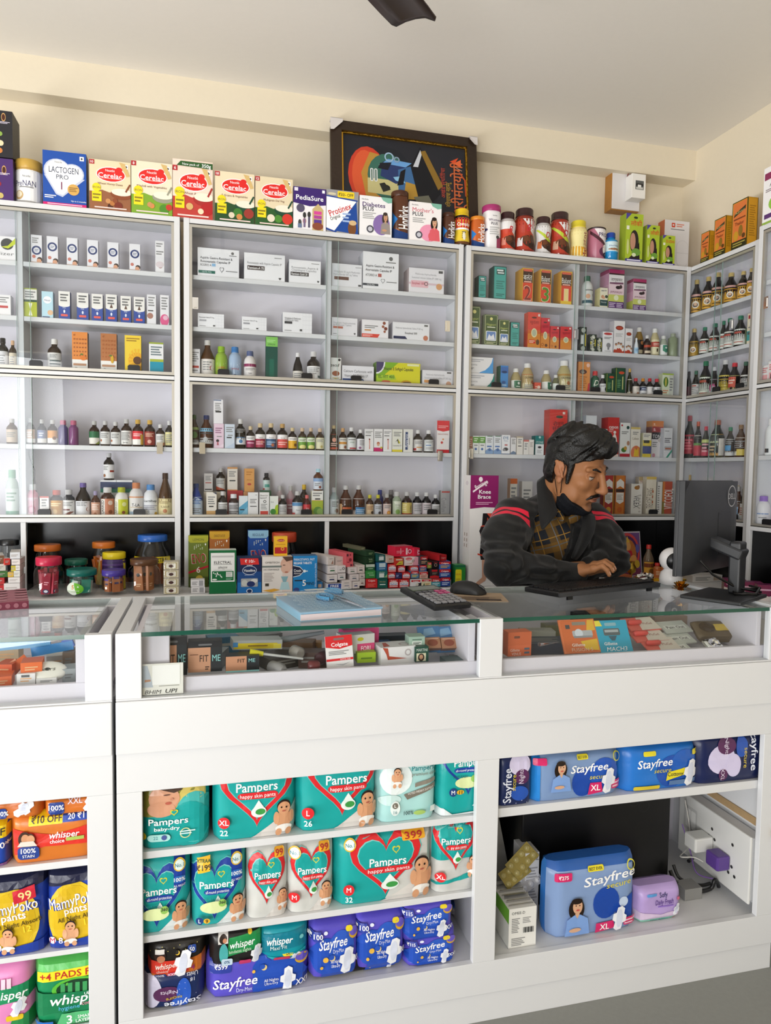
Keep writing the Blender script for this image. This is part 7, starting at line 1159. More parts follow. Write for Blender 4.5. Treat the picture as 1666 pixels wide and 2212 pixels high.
pk(SP,'black and orange choice pad pack with dozing woman',LB,318,444,2020,2100,0,.1,'221f1c',lambda a:[('p',[(0,0),(1,0),(1,.5),(.5,.44),(0,.5)],'cc6f22'),('p',[(0,.14),(.72,.1),(.68,.44),(0,.5)],'d83a2a'),T_(.34,.34,.15,'whisper','f4ece4',s=.2,w=.4,b=1),T_(.26,.2,.08,'choice','f4dcd0',w=.2),('rr',.12,.02,.32,.12,.004,'2a3f8c'),T_(.22,.07,.08,'100%','fff',b=1),('rr',.34,.04,.5,.14,.004,'d83a6a'),T_(.42,.09,.08,'XXL','fff',b=1),T_(.78,.22,.16,'4','8a2a5a',b=1),('e',.22,.64,.1,.16,'2e1a14'),('e',.24,.56,.07,.1,'b87a5a'),('r',.14,.7,.3,.82,'dcd8d4'),('c',.52,.68,.06,'e8c03a'),('c',.505,.7,.055,'221f1c'),('rr',.7,.64,.84,.84,.004,'2a4a9a'),T_(.77,.74,.1,'50','fff',b=1)]+[('c',.06+.1*i,.78+.16*((i*7) % 3)/3,.01,'d8c86a') for i in range(9)]+pad(.62,.42,.75,a,.3),z0=2102,seed=13,pw=5,pv=5)
pk(SP,'wide purple pad pack with price and XXL',LB,445,668,2055,2172,ZC_,.11,PUR,lambda a:[('p',[(.44,0),(1,0),(1,.3),(.9,.72),(.8,1),(.62,.8),(.52,1),(.44,.7)],'2550b8'),('rr',.03,.66,.24,.98,.006,'2f3f9c'),T_(.14,.82,.11,'₹599','fff',b=1),T_(.28,.4,.24,'Stayfree','fff',s=.2,w=.42,b=1,r=.03),T_(.36,.2,.1,'Dry-Max','dfe4f8',w=.15),('c',.45,.6,.04,'e8b84a'),('c',.55,.66,.07,'e8cf8a'),('c',.535,.69,.065,'2a55bc'),T_(.62,.34,.08,'All Nights','fff',w=.14),T_(.62,.25,.08,'Ultra-Dry','fff',w=.13),T_(.93,.17,.16,'XXL','fff',b=1,w=.14),('rr',.73,.86,.84,.97,.006,'e8d02a'),T_(.785,.915,.06,'2X','333',b=1),('e',.92,.76,.07,.12,'d8a82a'),('e',.92,.8,.065,.1,'6a5ac8')]+pad(.78,.32,.62,a,.05),seed=14,pw=8,pv=6)
pk(SP,'black and green night pad pack with sleeping woman',LB,452,570,2006,2070,0,.09,'201d1e',lambda a:[('p',[(.32,.3),(1,.45),(1,.95),(.36,.82)],'1f8a4a'),T_(.6,.64,.2,'whisper','fff',s=.2,w=.46,b=1,r=.08),T_(.56,.44,.1,'bindazzz nights','d8f0d8',w=.4,r=.06),('e',.26,.4,.08,.3,'4aa8a8'),('r',.16,.7,.34,.98,'e0dcd8'),('e',.25,.82,.07,.12,'2a1c18'),('c',.28,.78,.06,'c88a6a'),('rr',.22,.04,.42,.26,.004,'c8dcec'),T_(.32,.15,.1,'0%','2a5a8a',b=1),('rr',.54,.02,.76,.16,.004,'c83a6a'),('c',.74,.94,.06,'e8c03a')]+pad(.86,.3,.55,a,.2),z0=2078,seed=15,pw=6,pv=5)
pk(SP,'bulging turquoise pad pack perched on the purple one',LB,556,668,1996,2066,0,.12,'1294a4',lambda a:[('p',[(0,.25),(.4,.14),(1,.3),(1,0),(0,0)],'2fb0ba'),('p',[(.1,.8),(.9,.86),(.94,.4),(.04,.3)],'0f7a90'),T_(.42,.62,.2,'whisper','fff',s=.2,w=.5,b=1),T_(.4,.44,.12,'Maxi Fit','dff0f0',w=.32,b=1),('rr',.3,.03,.62,.15,.004,'c83a5a'),('c',.84,.64,.06,'7ad0d4')]+pad(.72,.1,.36,a,.9),z0=2070,seed=16,pw=4,pv=4)
pk(SP,'purple pad pack with moon and stars, left of three',LB,668,775,1990,2100,0,.1,PUR,lambda a:stay(a,'₹100'),z0=2103,seed=17,pw=6,pv=5,rz=.03)
pk(SP,'purple pad pack with moon and stars, between two stacks',LB,768,876,1972,2078,0,.1,PUR,lambda a:stay(a,'₹100'),z0=2083,seed=18,pw=6,pv=5)
pk(SP,'wide black pad pack marked 28 units beneath purple packs',LB,668,872,2062,2140,ZC_,.11,'1a191c',lambda a:[('p',[(.56,.05),(.9,.1),(.86,.8),(.6,.7)],'2550b8'),T_(.14,.44,.19,'28','e8e8ea',b=1),T_(.14,.2,.19,'Units','e8e8ea'),T_(.7,.66,.14,'All Nights','fff',w=.16),T_(.69,.5,.14,'Ultra-Soft','fff',w=.14),T_(.95,.5,.18,'XXL','d8d8e0',b=1,w=.1),('c',.62,.3,.07,'e8b84a'),('e',.92,.94,.06,.12,'d8a82a')]+pad(.83,.45,.85,a,.15),Yf=1.705,seed=19,pw=8,pv=6)
pk(SP,'purple moon pad pack, lower of right stack',LB,874,986,2016,2104,ZC_,.1,PUR,lambda a:stay(a,'₹115'),seed=20,pw=6,pv=5)
pk(SP,'purple moon pad pack, upper of right stack',LB,866,980,1946,2022,0,.1,PUR,lambda a:stay(a,'₹115'),z0=2024,seed=21,pw=6,pv=5)
pk(SP,'blue, white and grey pad pack at the right end',LB,968,1026,1940,2066,ZC_,.12,'4a4c54',lambda a:[('r',0,.66,1,1,'1f4a86'),('r',0,.5,1,.68,'2a6ac0'),('e',.5,.42,.5,.12,'d8d8da'),('e',.4,.26,.5,.12,'b8b8ba'),T_(.4,.62,.07,'Stayfree','c8d8f0',w=.6,r=.1)],Yf=1.86,seed=22,pw=4,pv=6)
sec=lambda a:[('e',.55,.35,.12,.3,'1f4aa8'),('e',.78,.5,.16,.34,'2456b8'),T_(.62,.66,.17,'Stayfree','fff',s=.2,w=.4,b=1,r=.03),T_(.72,.46,.1,'secure','e8d83a',s=.2,w=.2),('rr',.48,.84,.6,.94,.004,'e8d82a'),T_(.54,.89,.05,'BEST EVER','333',w=.1),('rr',.03,.78,.16,.92,.004,'d82a6a'),('p',[(.6,.08),(.76,.12),(.74,.34),(.62,.34)],'d82a6a'),T_(.68,.23,.13,'XL','fff',b=1),('rr',.86,.16,.98,.34,.004,'d82a6a'),LN(.87,.18,.97,.32,2,'f4c8d8'),('o',.92,.84,.1,.08,'e0d83a')]+pad(.82,.36,.55,a,.2)
RT,RB='on the upper shelf below the computer',"in the counter's lower compartment"
pk(SP,'navy night pad pack stood on end',RT,1072,1150,1624,1744,.566,.1,'1d2a58',lambda a:[('e',.6,.78,.3,.2,'d8d0ec'),('e',.66,.55,.2,.14,'5a2a58'),('e',.6,.24,.24,.14,'2a55b0'),T_(.25,.4,.16,'Stayfree','e8ecf8',r=pi/2,w=.9,b=1),T_(.42,.45,.09,'secure','e0c83a',r=pi/2,w=.42),T_(.62,.56,.1,'Nights','e8dcf0',r=pi/2,w=.36)]+[('c',.2+.15*i,.06+.05*(i % 2),.008,'d8d8f0') for i in range(5)],seed=23,pw=6,pv=6)
pk(SP,'grey-blue XL pad pack with woman in blue shirt',RT,1144,1342,1622,1734,.566,.11,'7f9ac4',lambda a:[('r',0,0,.1,1,'2a86d8')]+sec(a)+lady(.3,.72,.4,a),seed=24,pw=7,pv=6)
pk(SP,'bright blue cottony pad pack with yellow patch',RT,1342,1508,1606,1712,.566,.11,'2a76cc',lambda a:[('e',.62,.4,.2,.36,'1f52b0'),('e',.78,.56,.18,.3,'2460bc'),T_(.4,.62,.18,'Stayfree','fff',s=.2,w=.44,b=1,r=.03),T_(.5,.44,.1,'secure','e8d83a',s=.2,w=.22),('rr',.24,.78,.4,.88,.004,'e8d82a'),('p',[(.54,.2),(.78,.3),(.78,.46),(.56,.38)],'e8d82a'),T_(.66,.34,.09,'Cottony','333',b=1,w=.2),('rr',.13,.04,.46,.13,.004,'e0c83a'),('rr',.88,.72,.99,.84,.004,'e8d82a'),('r',.58,.1,.96,.2,'5a7aa8')]+pad(.86,.34,.6,a,.2),seed=25,pw=6,pv=6)
pk(SP,'navy night pad pack with sideways lettering',RT,1498,1656,1584,1700,.566,.1,'1a2450',lambda a:[('e',.34,.5,.18,.3,'d4ccec'),('e',.5,.36,.1,.24,'d4ccec'),('e',.4,.78,.12,.18,'5a2a58'),('e',.36,.18,.06,.12,'5a2a58'),('e',.6,.74,.08,.22,'2a55b0'),T_(.78,.66,.17,'Stayfree','e8ecf8',r=-pi/2,w=.5,b=1),T_(.66,.5,.1,'secure','e0c83a',r=-pi/2,w=.24),T_(.4,.76,.09,'Nights','e8dcf0',r=-pi/2,w=.2),T_(.35,.2,.09,'XXL','e8dcf0',r=-pi/2,w=.14),('o',.94,.24,.1,.07,'e0c83a')],seed=26,pw=7,pv=6)
o=pk(SP,'large upright XL pad pack with woman in blue shirt',RB,1186,1374,1858,2042,ZC_,.1,'86a0cc',lambda a:[('e',.62,.42,.15,.22,'1f4aa8'),('p',[(.7,.34),(1,.55),(1,.2),(.78,.16)],'1f4aa8'),('c',.82,.4,.07,'c8d8f0'),T_(.66,.78,.13,'Stayfree','fff',s=.2,w=.6,b=1,r=.1),T_(.76,.67,.075,'secure','e8d83a',s=.2,w=.28,r=.1),('rr',.4,.88,.58,.95,.004,'e8d82a'),T_(.49,.915,.035,'BEST EVER','333',w=.15,b=1),('rr',.04,.79,.22,.9,.004,'d82a6a'),T_(.13,.845,.05,'₹275','fff',b=1),('o',.9,.9,.07,.055,'e0d83a'),('p',[(.5,.02),(.72,.06),(.7,.17),(.5,.16)],'d82a6a'),T_(.6,.1,.085,'XL','fff',b=1),('rr',.82,.08,.98,.18,.004,'d82a6a'),LN(.83,.09,.97,.17,2,'f4c8d8')]+lady(.28,.44,.32,a)+pad(.76,.2,.34,a,.2),Yf=1.705,seed=27,pw=9,pv=9,sidec='2a7cd4',topc='2a5fae')
pk(SP,'small mint green liner pack beneath the lilac one',RB,1373,1458,1978,2020,ZC_,.07,'8fd8c0',lambda a:[T_(.55,.78,.18,'Sofy','2a6a6a',w=.2,b=1),T_(.56,.48,.2,'Anti Bacteria','3a5a8a',w=.56,b=1),LN(.4,.14,.75,.3,1,'5aa8b8'),('p',[(.84,.4),(.98,.46),(.98,.3),(.84,.24)],'d8707a')],seed=28,pw=8,pv=6,Yf=1.72)
pk(SP,'small lilac liner pack on the mint one',RB,1374,1469,1914,1976,0,.08,'b9a0d8',lambda a:[('p',[(0,0),(1,0),(1,.22),(.5,.16),(0,.3)],'d8c4e0'),T_(.56,.78,.15,'Sofy','3a3a6a',w=.18,b=1),T_(.58,.56,.17,'Daily Fresh','5a3a8a',w=.4,b=1),LN(.44,.38,.78,.46,1,'8a6ac0'),('rr',.18,.78,.4,.86,.003,'5a9ad8'),('p',[(.86,.66),(.98,.62),(.98,.52),(.86,.56)],'d86a8a')]+pad(.86,.26,.4,a,.4),z0=1980,seed=29,pw=8,pv=6,Yf=1.712)
# short counter
S1,S2,S3="on short counter's top shelf","on short counter's middle shelf","on short counter's bottom shelf"
choice=lambda a:[('p',[(.04,.74),(.5,.56),(1,.74),(1,.3),(.4,.34),(.06,.2)],'d8352a'),('rr',.22,.78,.6,1.0,.003,'f0d020'),T_(.42,.89,.13,'₹10 OFF','3a2a3a',w=.34,b=1),('r',.6,.8,.98,1,'2a4aa8'),T_(.7,.9,.1,'20','fff',b=1),T_(.86,.9,.11,'₹110','fff',b=1),T_(.62,.56,.13,'whisper','fff',s=.2,w=.34,b=1),T_(.54,.44,.08,'choice','fff',w=.16,b=1),('r',.64,.42,.84,.49,'a8c05a'),('rr',.1,.12,.34,.38,.008,'27408c'),T_(.22,.3,.1,'100%','fff',b=1),T_(.22,.19,.06,'STAIN','fff',b=1),('e',.18,.54,.07,.16,'3a2418'),('e',.24,.52,.06,.14,'4a3020'),('e',.19,.55,.045,.1,'c8906a'),('e',.25,.54,.045,.09,'d09a74'),('p',[(.1,.4),(.32,.4),(.28,.5),(.14,.5)],'d8cfc4')]+pad(1.0,.5,.5,a,.1)
pk(SP,'orange choice pad pack with yellow price flash',S1,20,212,1752,1866,.556,.1,'d0742a',choice,seed=31,pw=8,pv=6,rz=.03)
pk(SP,'blue and yellow pad pack cut off at the picture edge',S1,-70,22,1776,1880,.556,.1,'2446a8',lambda a:[('r',.5,.66,1,1,'f0d020'),T_(.86,.8,.16,'F','333',b=1),T_(.9,.5,.14,'0*','fff',b=1),('r',.1,.0,1,.08,'8a5a9a')],seed=32,pw=6,pv=6)
pk(SP,'orange pad pack lying on top with XXL corner',S1,92,222,1718,1750,0,.1,'cc6f28',lambda a:[('rr',.1,.1,.36,.8,.006,'27408c'),T_(.23,.5,.3,'100%','fff',b=1),T_(.54,.8,.3,'XXL','f4e0e8',b=1)]+pad(.8,.6,1.1,a,.6),z0=1754,seed=33,pw=8,pv=5,rz=.03)
pk(SP,'orange pad pack lying on top, left one',S1,-30,94,1722,1762,0,.1,'c86c2a',lambda a:[('rr',.2,.1,.38,.6,.006,'27408c'),T_(.29,.36,.22,'100%','fff',b=1)]+pad(.68,.5,1.0,a,1.0),z0=1766,seed=34,pw=8,pv=5)
mamy=lambda sz,n,pr:(lambda a:[('e',.46,.42,.42,.42,'d8b82a'),('e',.46,.42,.36,.37,'d4b020'),('p',[(0,1),(1,1),(1,.86),(0,.78)],'1c1f3c'),T_(.46,.6,.15,'MamyPoko','1f3a9a',w=.84,b=1,r=.12),T_(.46,.605,.14,'MamyPoko','fff',w=.78,b=1,r=.12),T_(.5,.5,.09,'pants','fff',w=.36,b=1,r=.12),T_(.56,.4,.06,'All Night Absorb','3a2a1a',w=.7,b=1,r=.12),T_(.7,.33,.08,'12','f0d83a',b=1,r=.12),('p',[(0,.0),(1,0),(1,.18),(.4,.1),(0,.14)],'2440a0'),('rr',.06,.08,.18,.17,.01,'f0ecf4'),T_(.12,.125,.07,sz,'c02a4a',b=1),T_(.26,.125,.08,n,'e8e0f4',b=1)]+baby(.42,.3,.22,a)+([('p',[(.5,.82),(.82,.88),(.84,.72),(.52,.66)],'c8283a'),T_(.68,.76,.11,'99','f4d890',b=1,r=.15)] if pr else []))
pk(NP,'navy and yellow nappy pack with ninety-nine price',S2,-42,106,1884,2066,.347,.11,'2440a0',mamy('S','10',1),seed=35,pw=5,pv=6,wr=.004)
pk(NP,'navy and yellow nappy pack with crawling baby',S2,98,232,1868,2058,.347,.11,'2440a0',mamy('M','8',0),seed=36,pw=5,pv=6,wr=.004)
pk(SP,'pink pad pack with green band at the picture edge',S3,-80,74,2082,2262,.163,.11,'e08ac0',lambda a:[('p',[(0,.62),(1,.72),(1,.5),(0,.4)],'1f8a5a'),T_(.62,.58,.12,'whisper','fff',s=.2,w=.6,b=1),('p',[(.7,.2),(1,.3),(1,0),(.6,0)],'2a8a4a'),('rr',.62,.2,.86,.28,.004,'e8c82a')]+[('r',.4+.08*i,.68,.46+.08*i,.82,'f0d0e0') for i in range(4)]+pad(.8,.4,.3,a,.5),seed=37,pw=5,pv=6)
pk(SP,'green comfort pad pack with yellow free-pads banner',S3,72,232,2062,2250,.163,.11,'1f8a58',lambda a:[('r',0,.78,1,1,'58b85a'),('p',[(.06,.82),(1,.86),(1,.72),(.06,.68)],'f0dc2a'),T_(.56,.77,.1,'+4 PADS FREE','b82a28',w=.92,b=1,r=.02),('e',.62,.55,.36,.16,'5ab83a'),('e',.62,.55,.3,.13,'123a22')]+[('r',.38+.1*i,.5,.44+.1*i,.64,'3f9a5a') for i in range(6)]+[('p',[(0,.55),(.3,.52),(1,.5),(1,.18),(.3,.24),(0,.18)],'17794c'),T_(.6,.42,.14,'whisper','fff',s=.2,w=.72,b=1),T_(.8,.47,.045,'ULTRA','fff',b=1),T_(.5,.3,.06,'hygiene','5ab8d8',w=.28,b=1),T_(.8,.33,.06,'comfort','e88aa8',w=.26),('p',[(.3,.0),(1,.0),(1,.2),(.4,.22)],'58b87a'),T_(.5,.12,.14,'3','fff',b=1),T_(.72,.14,.05,'SMART','fff',b=1),T_(.7,.08,.05,'LAYERS','fff',b=1),('r',.02,.0,.28,.12,'2a6ab8'),T_(.16,.04,.08,'1','fff',b=1)],seed=38,pw=5,pv=6)
# ------------------------------------------------------------------ poster, meter board, fan
p0,p1=PY(713,259,3.0),PY(1027,300,3.0)
fx0,fx1,fz0,fz1=p0.x,p1.x,2.397,2.9;fW,fH=fx1-fx0,fz1-fz0
r=tag(empty('framed_poster',((fx0+fx1)/2,2.955,fz0),0),'dark framed poster of a turbaned face turned sideways, leaning on the wall','picture')
FR=mat('dark_wood_frame','2e2015',rough=.45,bump=.2,bscale=60)
b=MB();t=.045
P=lambda c,e:[(-fW/2+c,e),(fW/2-c,e),(fW/2-e,c),(fW/2-e,fH-c),(fW/2-c,fH-e),(-fW/2+c,fH-e),(-fW/2+e,fH-c),(-fW/2+e,c)]
A,B_,C_=P(.03,0),P(t+.001,t),P(t+.001,t)
for i in range(8):
 j=(i+1) % 8;(x0,z0),(x1,z1),(u0,w0),(u1,w1)=A[i],A[j],B_[i],B_[j]
 b.face([(x0,-.012,z0),(x1,-.012,z1),(u1,-.02,w1),(u0,-.02,w0)],'000');b.face([(x0,.012,z0),(x1,.012,z1),(x1,-.012,z1),(x0,-.012,z0)],'000');b.face([(u0,-.02,w0),(u1,-.02,w1),(u1,.0,w1),(u0,.0,w0)],'000')
b.build('frame',FR,r)
b=MB()
for a,c,e,f in ((-fW/2+t,fW/2-t,t,t+.007),(-fW/2+t,fW/2-t,fH-t-.007,fH-t),(-fW/2+t,-fW/2+t+.007,t,fH-t),(fW/2-t-.007,fW/2-t,t,fH-t)):b.box(a,c,-.012,-.004,e,f)
b.build('gilt_fillet',GOLD,r)
b=MB();iw,ih=fW-2*t,fH-2*t;b.box(-iw/2,iw/2,-.004,.004,t,fH-t,'26272e')
def F(*pts):return [(a,c) for a,c in pts]
vy=lambda v:.3+.85*v
def up(q):
 k=q[0];q=list(q)
 if k=='p':q[1]=[(a,vy(c)) for a,c in q[1]]
 elif k=='rr':q[2],q[4]=vy(q[2]),vy(q[4])
 else:q[2]=vy(q[2])
 return tuple(q)
put(b,lambda u,v,d:(-iw/2+u*iw,-.004-d,t+v*ih),iw,ih,[up(q) for q in [
 ('p',F((.1,.4),(.18,.66),(.3,.72),(.45,.68),(.55,.52),(.4,.3)),'20232a'),('e',.2,.33,.15,.3,'c8402a'),('e',.18,.33,.1,.26,'d85a34'),('p',F((.19,.04),(.29,.06),(.24,.35),(.29,.6),(.22,.62),(.15,.35)),'b88a3a'),
 ('e',.36,.34,.16,.24,'3a6a5c'),('p',F((.2,.12),(.48,.1),(.5,.3),(.2,.3)),'c8c088'),('p',F((.3,.34),(.32,.52),(.5,.55),(.52,.3),(.42,.26)),'2a3a6a'),('p',F((.32,.5),(.36,.56),(.55,.54),(.5,.48)),'6aa0d8'),('p',F((.44,.1),(.56,.16),(.6,.36),(.54,.5),(.44,.44)),'3f6a9a'),('p',F((.48,.08),(.62,.1),(.64,.26),(.5,.3)),'b8903a'),
 ('p',F((.4,.34),(.42,.3),(.5,.28),(.46,.36)),'8ac0e0'),('e',.33,.47,.04,.02,'d8e8f0'),('c',.335,.47,.018,'15161a'),('e',.34,.2,.035,.03,'15161a'),('p',F((.28,.43),(.3,.5),(.39,.52),(.36,.42)),'1a1c26'),('p',F((.29,.24),(.33,.26),(.38,.18),(.32,.14)),'2a2a26'),
 ('p',F((.43,.24),(.46,.42),(.5,.46),(.48,.26)),'141418'),('rr',.22,.26,.245,.42,.006,'e8e8ea'),('rr',.252,.26,.277,.42,.006,'e8e8ea'),('rr',.228,.27,.238,.41,.003,'4a6a5c'),('rr',.259,.27,.269,.41,.003,'4a6a5c'),
 ('p',F((.54,.5),(.62,.76),(.7,.5),(.78,.2),(.7,.06),(.6,.1)),'15161c'),('p',F((.62,.7),(.66,.72),(.8,.3),(.76,.24),(.68,.5)),'8a6a2a'),('p',F((.62,.72),(.56,.5),(.6,.5),(.63,.66)),'c8ccd4'),('p',F((.56,.12),(.68,.16),(.72,.04),(.6,.02)),'6a6a5c'),
 ('o',.37,.58,.05,.035,'9ab8d0'),('o',.43,.56,.03,.018,'8aa0b8'),T_(.92,.3,.11,'श्रीमंतयोगी','c8663a',r=pi/2,w=.42,b=1),('p',F((.94,.5),(.99,.4),(1,.2),(.98,.2),(.975,.4),(.93,.49)),'b8502a'),T_(.84,.2,.05,'निश्चयाचा महामेरू','b8943a',r=pi/2,w=.2),T_(.8,.34,.045,'अखंड स्थितीचा','b84a3a',r=pi/2,w=.24),('p',F((.86,.62),(.93,.68),(.9,.6)),'d8502a'),('p',F((.89,.6),(.95,.66),(.95,.56)),'e0683a'),('p',F((.9,.56),(.96,.52),(.955,.515),(.9,.553)),'c8a08a')]])
b.build('picture',PAPER,r)
for sx,cap in ((-1,.05),(1,.035)):
 b=MB();x=sx*fW/2;b.face([(x+sx*.002,-.022,fH+.002),(x-sx*cap,-.022,fH+.002),(x-sx*cap,-.024,fH-.012),(x-sx*.012,-.024,fH-cap),(x+sx*.002,-.022,fH-cap)],'d8d2cf');b.box(min(x,x-sx*cap),max(x,x-sx*cap),-.022,.013,fH,fH+.002,'d8d2cf');b.build('card_corner',MATTE,r)
r.rotation_euler=(-.13,0,0);r.location.y=2.935
a,c=PY(1313,377,3.105),PY(1369,464,3.105)
mw,mh=c.x-a.x,a.z-c.z
r=tag(empty('meter_board',((a.x+c.x)/2,3.119,c.z)),'small white switchboard with breaker box on a wooden block high on the wall','switchboard')
b=MB();b.box(-mw/2-.004,mw/2,-.055,0,-.004,mh);b.build('wooden_block',mat('varnished_wood','b8803a',rough=.4,vary=.3,bscale=30),r,bevel=.002)
b=MB();b.box(-mw/2,mw/2,-.06,-.0555,0,mh,'e2dfe0')
for u,v in ((-.4,.9),(.4,.06)):b.lathe([(.005,-.001),(.005,.003)],'3a3a3a',n=10)
b.build('board',PLAST,r,bevel=.001)
b=MB();b.box(-.005,mw/2-.006,-.115,-.0605,mh*.22,mh*.86,'eeece8');put(b,lambda u,v,d:(-.005+u*(mw/2-.001),-.115-d,mh*(.22+.64*v)),mw/2,mh*.64,[('r',.25,.35,.85,.72,'5a5c5c'),('r',.3,.5,.8,.6,'1c1c1e'),('r',.42,.45,.66,.55,'e8e8e8'),('r',.3,.37,.8,.45,'c8c8c4')]);b.build('breaker_box',PLAST,r,bevel=.002)
b=MB();b.tube([(.002,-.063,mh*.87),(.0,-.07,mh*.93),(.008,-.075,mh*.97),(.016,-.07,mh*.92),(.016,-.064,mh*.87)],.0025,'7a2a22',n=6);b.build('wire',PLAST,r)
# ceiling fan, one blade reaching into the view
tip=PZ(898,58,2.6);hub=tip+(PZ(848,0,2.6)-tip).normalized()*.62+Vector((0,0,.02))
FB=mat('brown_fan_enamel','2f211c',rough=.28)
r=tag(empty('ceiling_fan',hub),'dark brown ceiling fan with one blade tip in view','fan')
b=MB();b.lathe([(.03,-.07),(.1,-.06),(.12,-.02),(.12,.03),(.06,.06),(.02,.07)],'000',n=28);b.build('motor',FB,r)
b=MB();b.lathe([(.011,.068),(.011,ZC-hub.z-.04)],'000',n=12);b.lathe([(.02,ZC-hub.z-.06),(.06,ZC-hub.z-.001)],'000',n=20);b.build('down_rod',FB,r)
d=tip-hub;L=d.xy.length;ang=math.atan2(d.y,d.x)
for k in range(3):
 b=MB();P=[]
 for x,w in ((.08,.03),(.16,.04),(.24,.062),(L*.6,.07),(L*.9,.068),(L-.012,.066),(L,.058)):
  for y,zz in ((-w,-.012),(-w*.5,.001),(0,.003),(w*.5,.0),(w,-.008)):P.append((x,y,zz+y*.14))
 b.grid(P,5,7,'000')
 o=b.build('blade',FB,r,fixn=True);o.rotation_euler=(0,0,ang+k*2*pi/3);m_=o.modifiers.new('t','SOLIDIFY');m_.thickness=.004
# ------------------------------------------------------------------ lower right compartment: computer, cartons, wiring
def bxo(name,x0,x1,y0,y1,z0,z1,label,cat,col,front=(),m=None,rz=0,group=None,ry=0,top=None,side=None,rx=0):
 b=MB();b.box(-(x1-x0)/2,(x1-x0)/2,0,y1-y0,0,z1-z0,col,top=top,side=side);put(b,lambda u,v,d:(-(x1-x0)/2+u*(x1-x0),-d,v*(z1-z0)),x1-x0,z1-z0,front)
 o=b.build(name,m or PAPER,T=None);o.matrix_world=Tm(((x0+x1)/2,y0,z0),rz,rx,ry);return tag(o,label,cat,group)
TW=mat('black_computer_case','141416',rough=.3)
r=tag(empty('computer_tower',(1.16,1.86,.1636)),'black computer tower lying in the lower compartment behind the upright pad pack','computer')
b=MB();b.box(-.26,.24,0,.18,0,.36);b.build('case',TW,r,bevel=.004)
b=MB();put(b,lambda u,v,d:(-.26+u*.5,-d,v*.36),.5,.36,[('t',.12,.9,.05,'acer','5a5c60',{'r':-1.0})]+[('o',.6+.07*i,.92-.06*i,.05,.045,'2a2a2c') for i in range(4)]);b.build('vent_marks',PAPER,r)
q=lambda x,y,Y=1.72:PY(x,y,Y)
z=ZC_+.0008
a,c=q(1098,2060,1.70),q(1157,2050,1.70)
o=tag(empty('tablet_box',((a.x+c.x)/2,1.70,z)),'white open tablet box with green band, filled with foil strips','box');w=c.x-a.x;h=q(1120,1962,1.70).z-z
b=MB();b.box(-w/2,w/2,0,.13,0,h,'e6e5e0',side='dcdcd8');put(b,lambda u,v,d:(-w/2+u*w,-d,v*h),w,h,[T_(.34,.88,.07,'OMEE-D','2a2a2c',w=.48,b=1),LN(.1,.38,.4,.76,9,'8a8a8a'),LN(.5,.6,.8,.76,4,'9a9a9a'),LN(.1,.05,.6,.26,5,'8a8a8a')]+[('r',.52+.035*i,.36,.535+.035*i+.008*(i % 3),.5,'2a2a2a') for i in range(11)]);put(b,lambda u,v,d:(-w/2-d,.13-u*.13,v*h),.13,h,[('r',0,.62,1,.98,'6fae3a')]);b.build('carton',PAPER,o)
for i in range(7):
 b=MB();b.box(-w*.44,w*.44,.012+i*.016,.014+i*.016,h*.3,h*1.03+.004*(i % 3),'77787c');b.build('foil_strip',METAL,o)
bxo('tablet_box',c.x+.012,c.x+.055,1.80,1.88,z,z+.2,'white printed tablet box behind the open one','box','cfcfd2',[T_(.5,.92,.06,'OMEZ','333',b=1),LN(.1,.1,.9,.8,16,'9a9a9e')])
bxo('carton',c.x-.055,c.x+.045,1.95,2.06,z,z+.3,'white carton with yellow-black stripe at the back','carton','c8c8c6',[('r',.5,.3,.66,.95,'d8c02a'),('r',.54,.35,.62,.9,'2a2a26')],ry=-.22)
for i,(sx,sy,dx,dy,rzz) in enumerate(((1112,1885,.085,.05,-.5),(1135,1905,.095,.05,-.4),(1128,1858,.09,.05,-.7))):
 p=q(sx,sy,1.80);b=MB();b.box(-dx/2,dx/2,-.001,.001,-dy/2,dy/2,'8a7a3a' if i != 1 else 'a8a8ac')
 for u in range(4):
  for v in range(2):
   b.lathe([(.009,0),(.007,.004),(.001,.005)],'a89a60' if i != 1 else 'c8c8cc',n=8,cx=0,cy=0,cap=False);n_=24
   for k in range(n_):vx=b.v[-n_+k];b.v[-n_+k]=(-dx/2+dx*(u+.5)/4+vx[0],-.001-vx[2],-dy/2+dy*(v+.5)/2+vx[1])
 o=b.build('blister_strip',[mat('foil_print',rough=.25,spec=.6,attr=True,bump=.1,bscale=60)]);o.matrix_world=Tm(p,.1,0,-rzz*-1.0) @ Matrix.Rotation(-.5,4,'X')
 tag(o,['gold blister strip lowest of the three above the open tablet box','silver blister strip hanging over the open tablet box','gold blister strip topmost above the open tablet box'][i],'blister strip','blister strips above the open box')
XS=1.5965
r=tag(empty('extension_board',(XS,1.84,.2)),'white socket board with chargers on the counter side wall','socket board')
b=MB();b.box(-.05,-.004,-.155,.155,0,.19);b.build('box',WLAM,r,bevel=.004)
b=MB();b.box(-.058,-.05,-.16,.16,-.006,.196,'d9d9d6')
put(b,lambda u,v,d:(-.058-d,.16-u*.32,-.006+v*.2),.32,.2,[('rr',.08,.45,.28,.85,.006,'c4c4c2'),('rr',.11,.5,.18,.8,.004,'e4e4e2'),('rr',.19,.5,.26,.8,.004,'e4e4e2')]+[('c',u,v,.025,'2a2a2a') for u,v in ((.5,.74),(.46,.6),(.54,.6),(.78,.72),(.74,.26),(.82,.26),(.78,.38),(.5,.26))]);b.build('face_plate',PLAST,r,bevel=.003)
b=MB();b.box(-.125,-.059,-.01,.045,.075,.12,'e0e0dc');b.build('charger',PLAST,r,bevel=.005)
b=MB();b.box(-.105,-.059,-.085,-.03,.055,.1,'5a3f8a');b.build('charger',PLAST,r,bevel=.006)
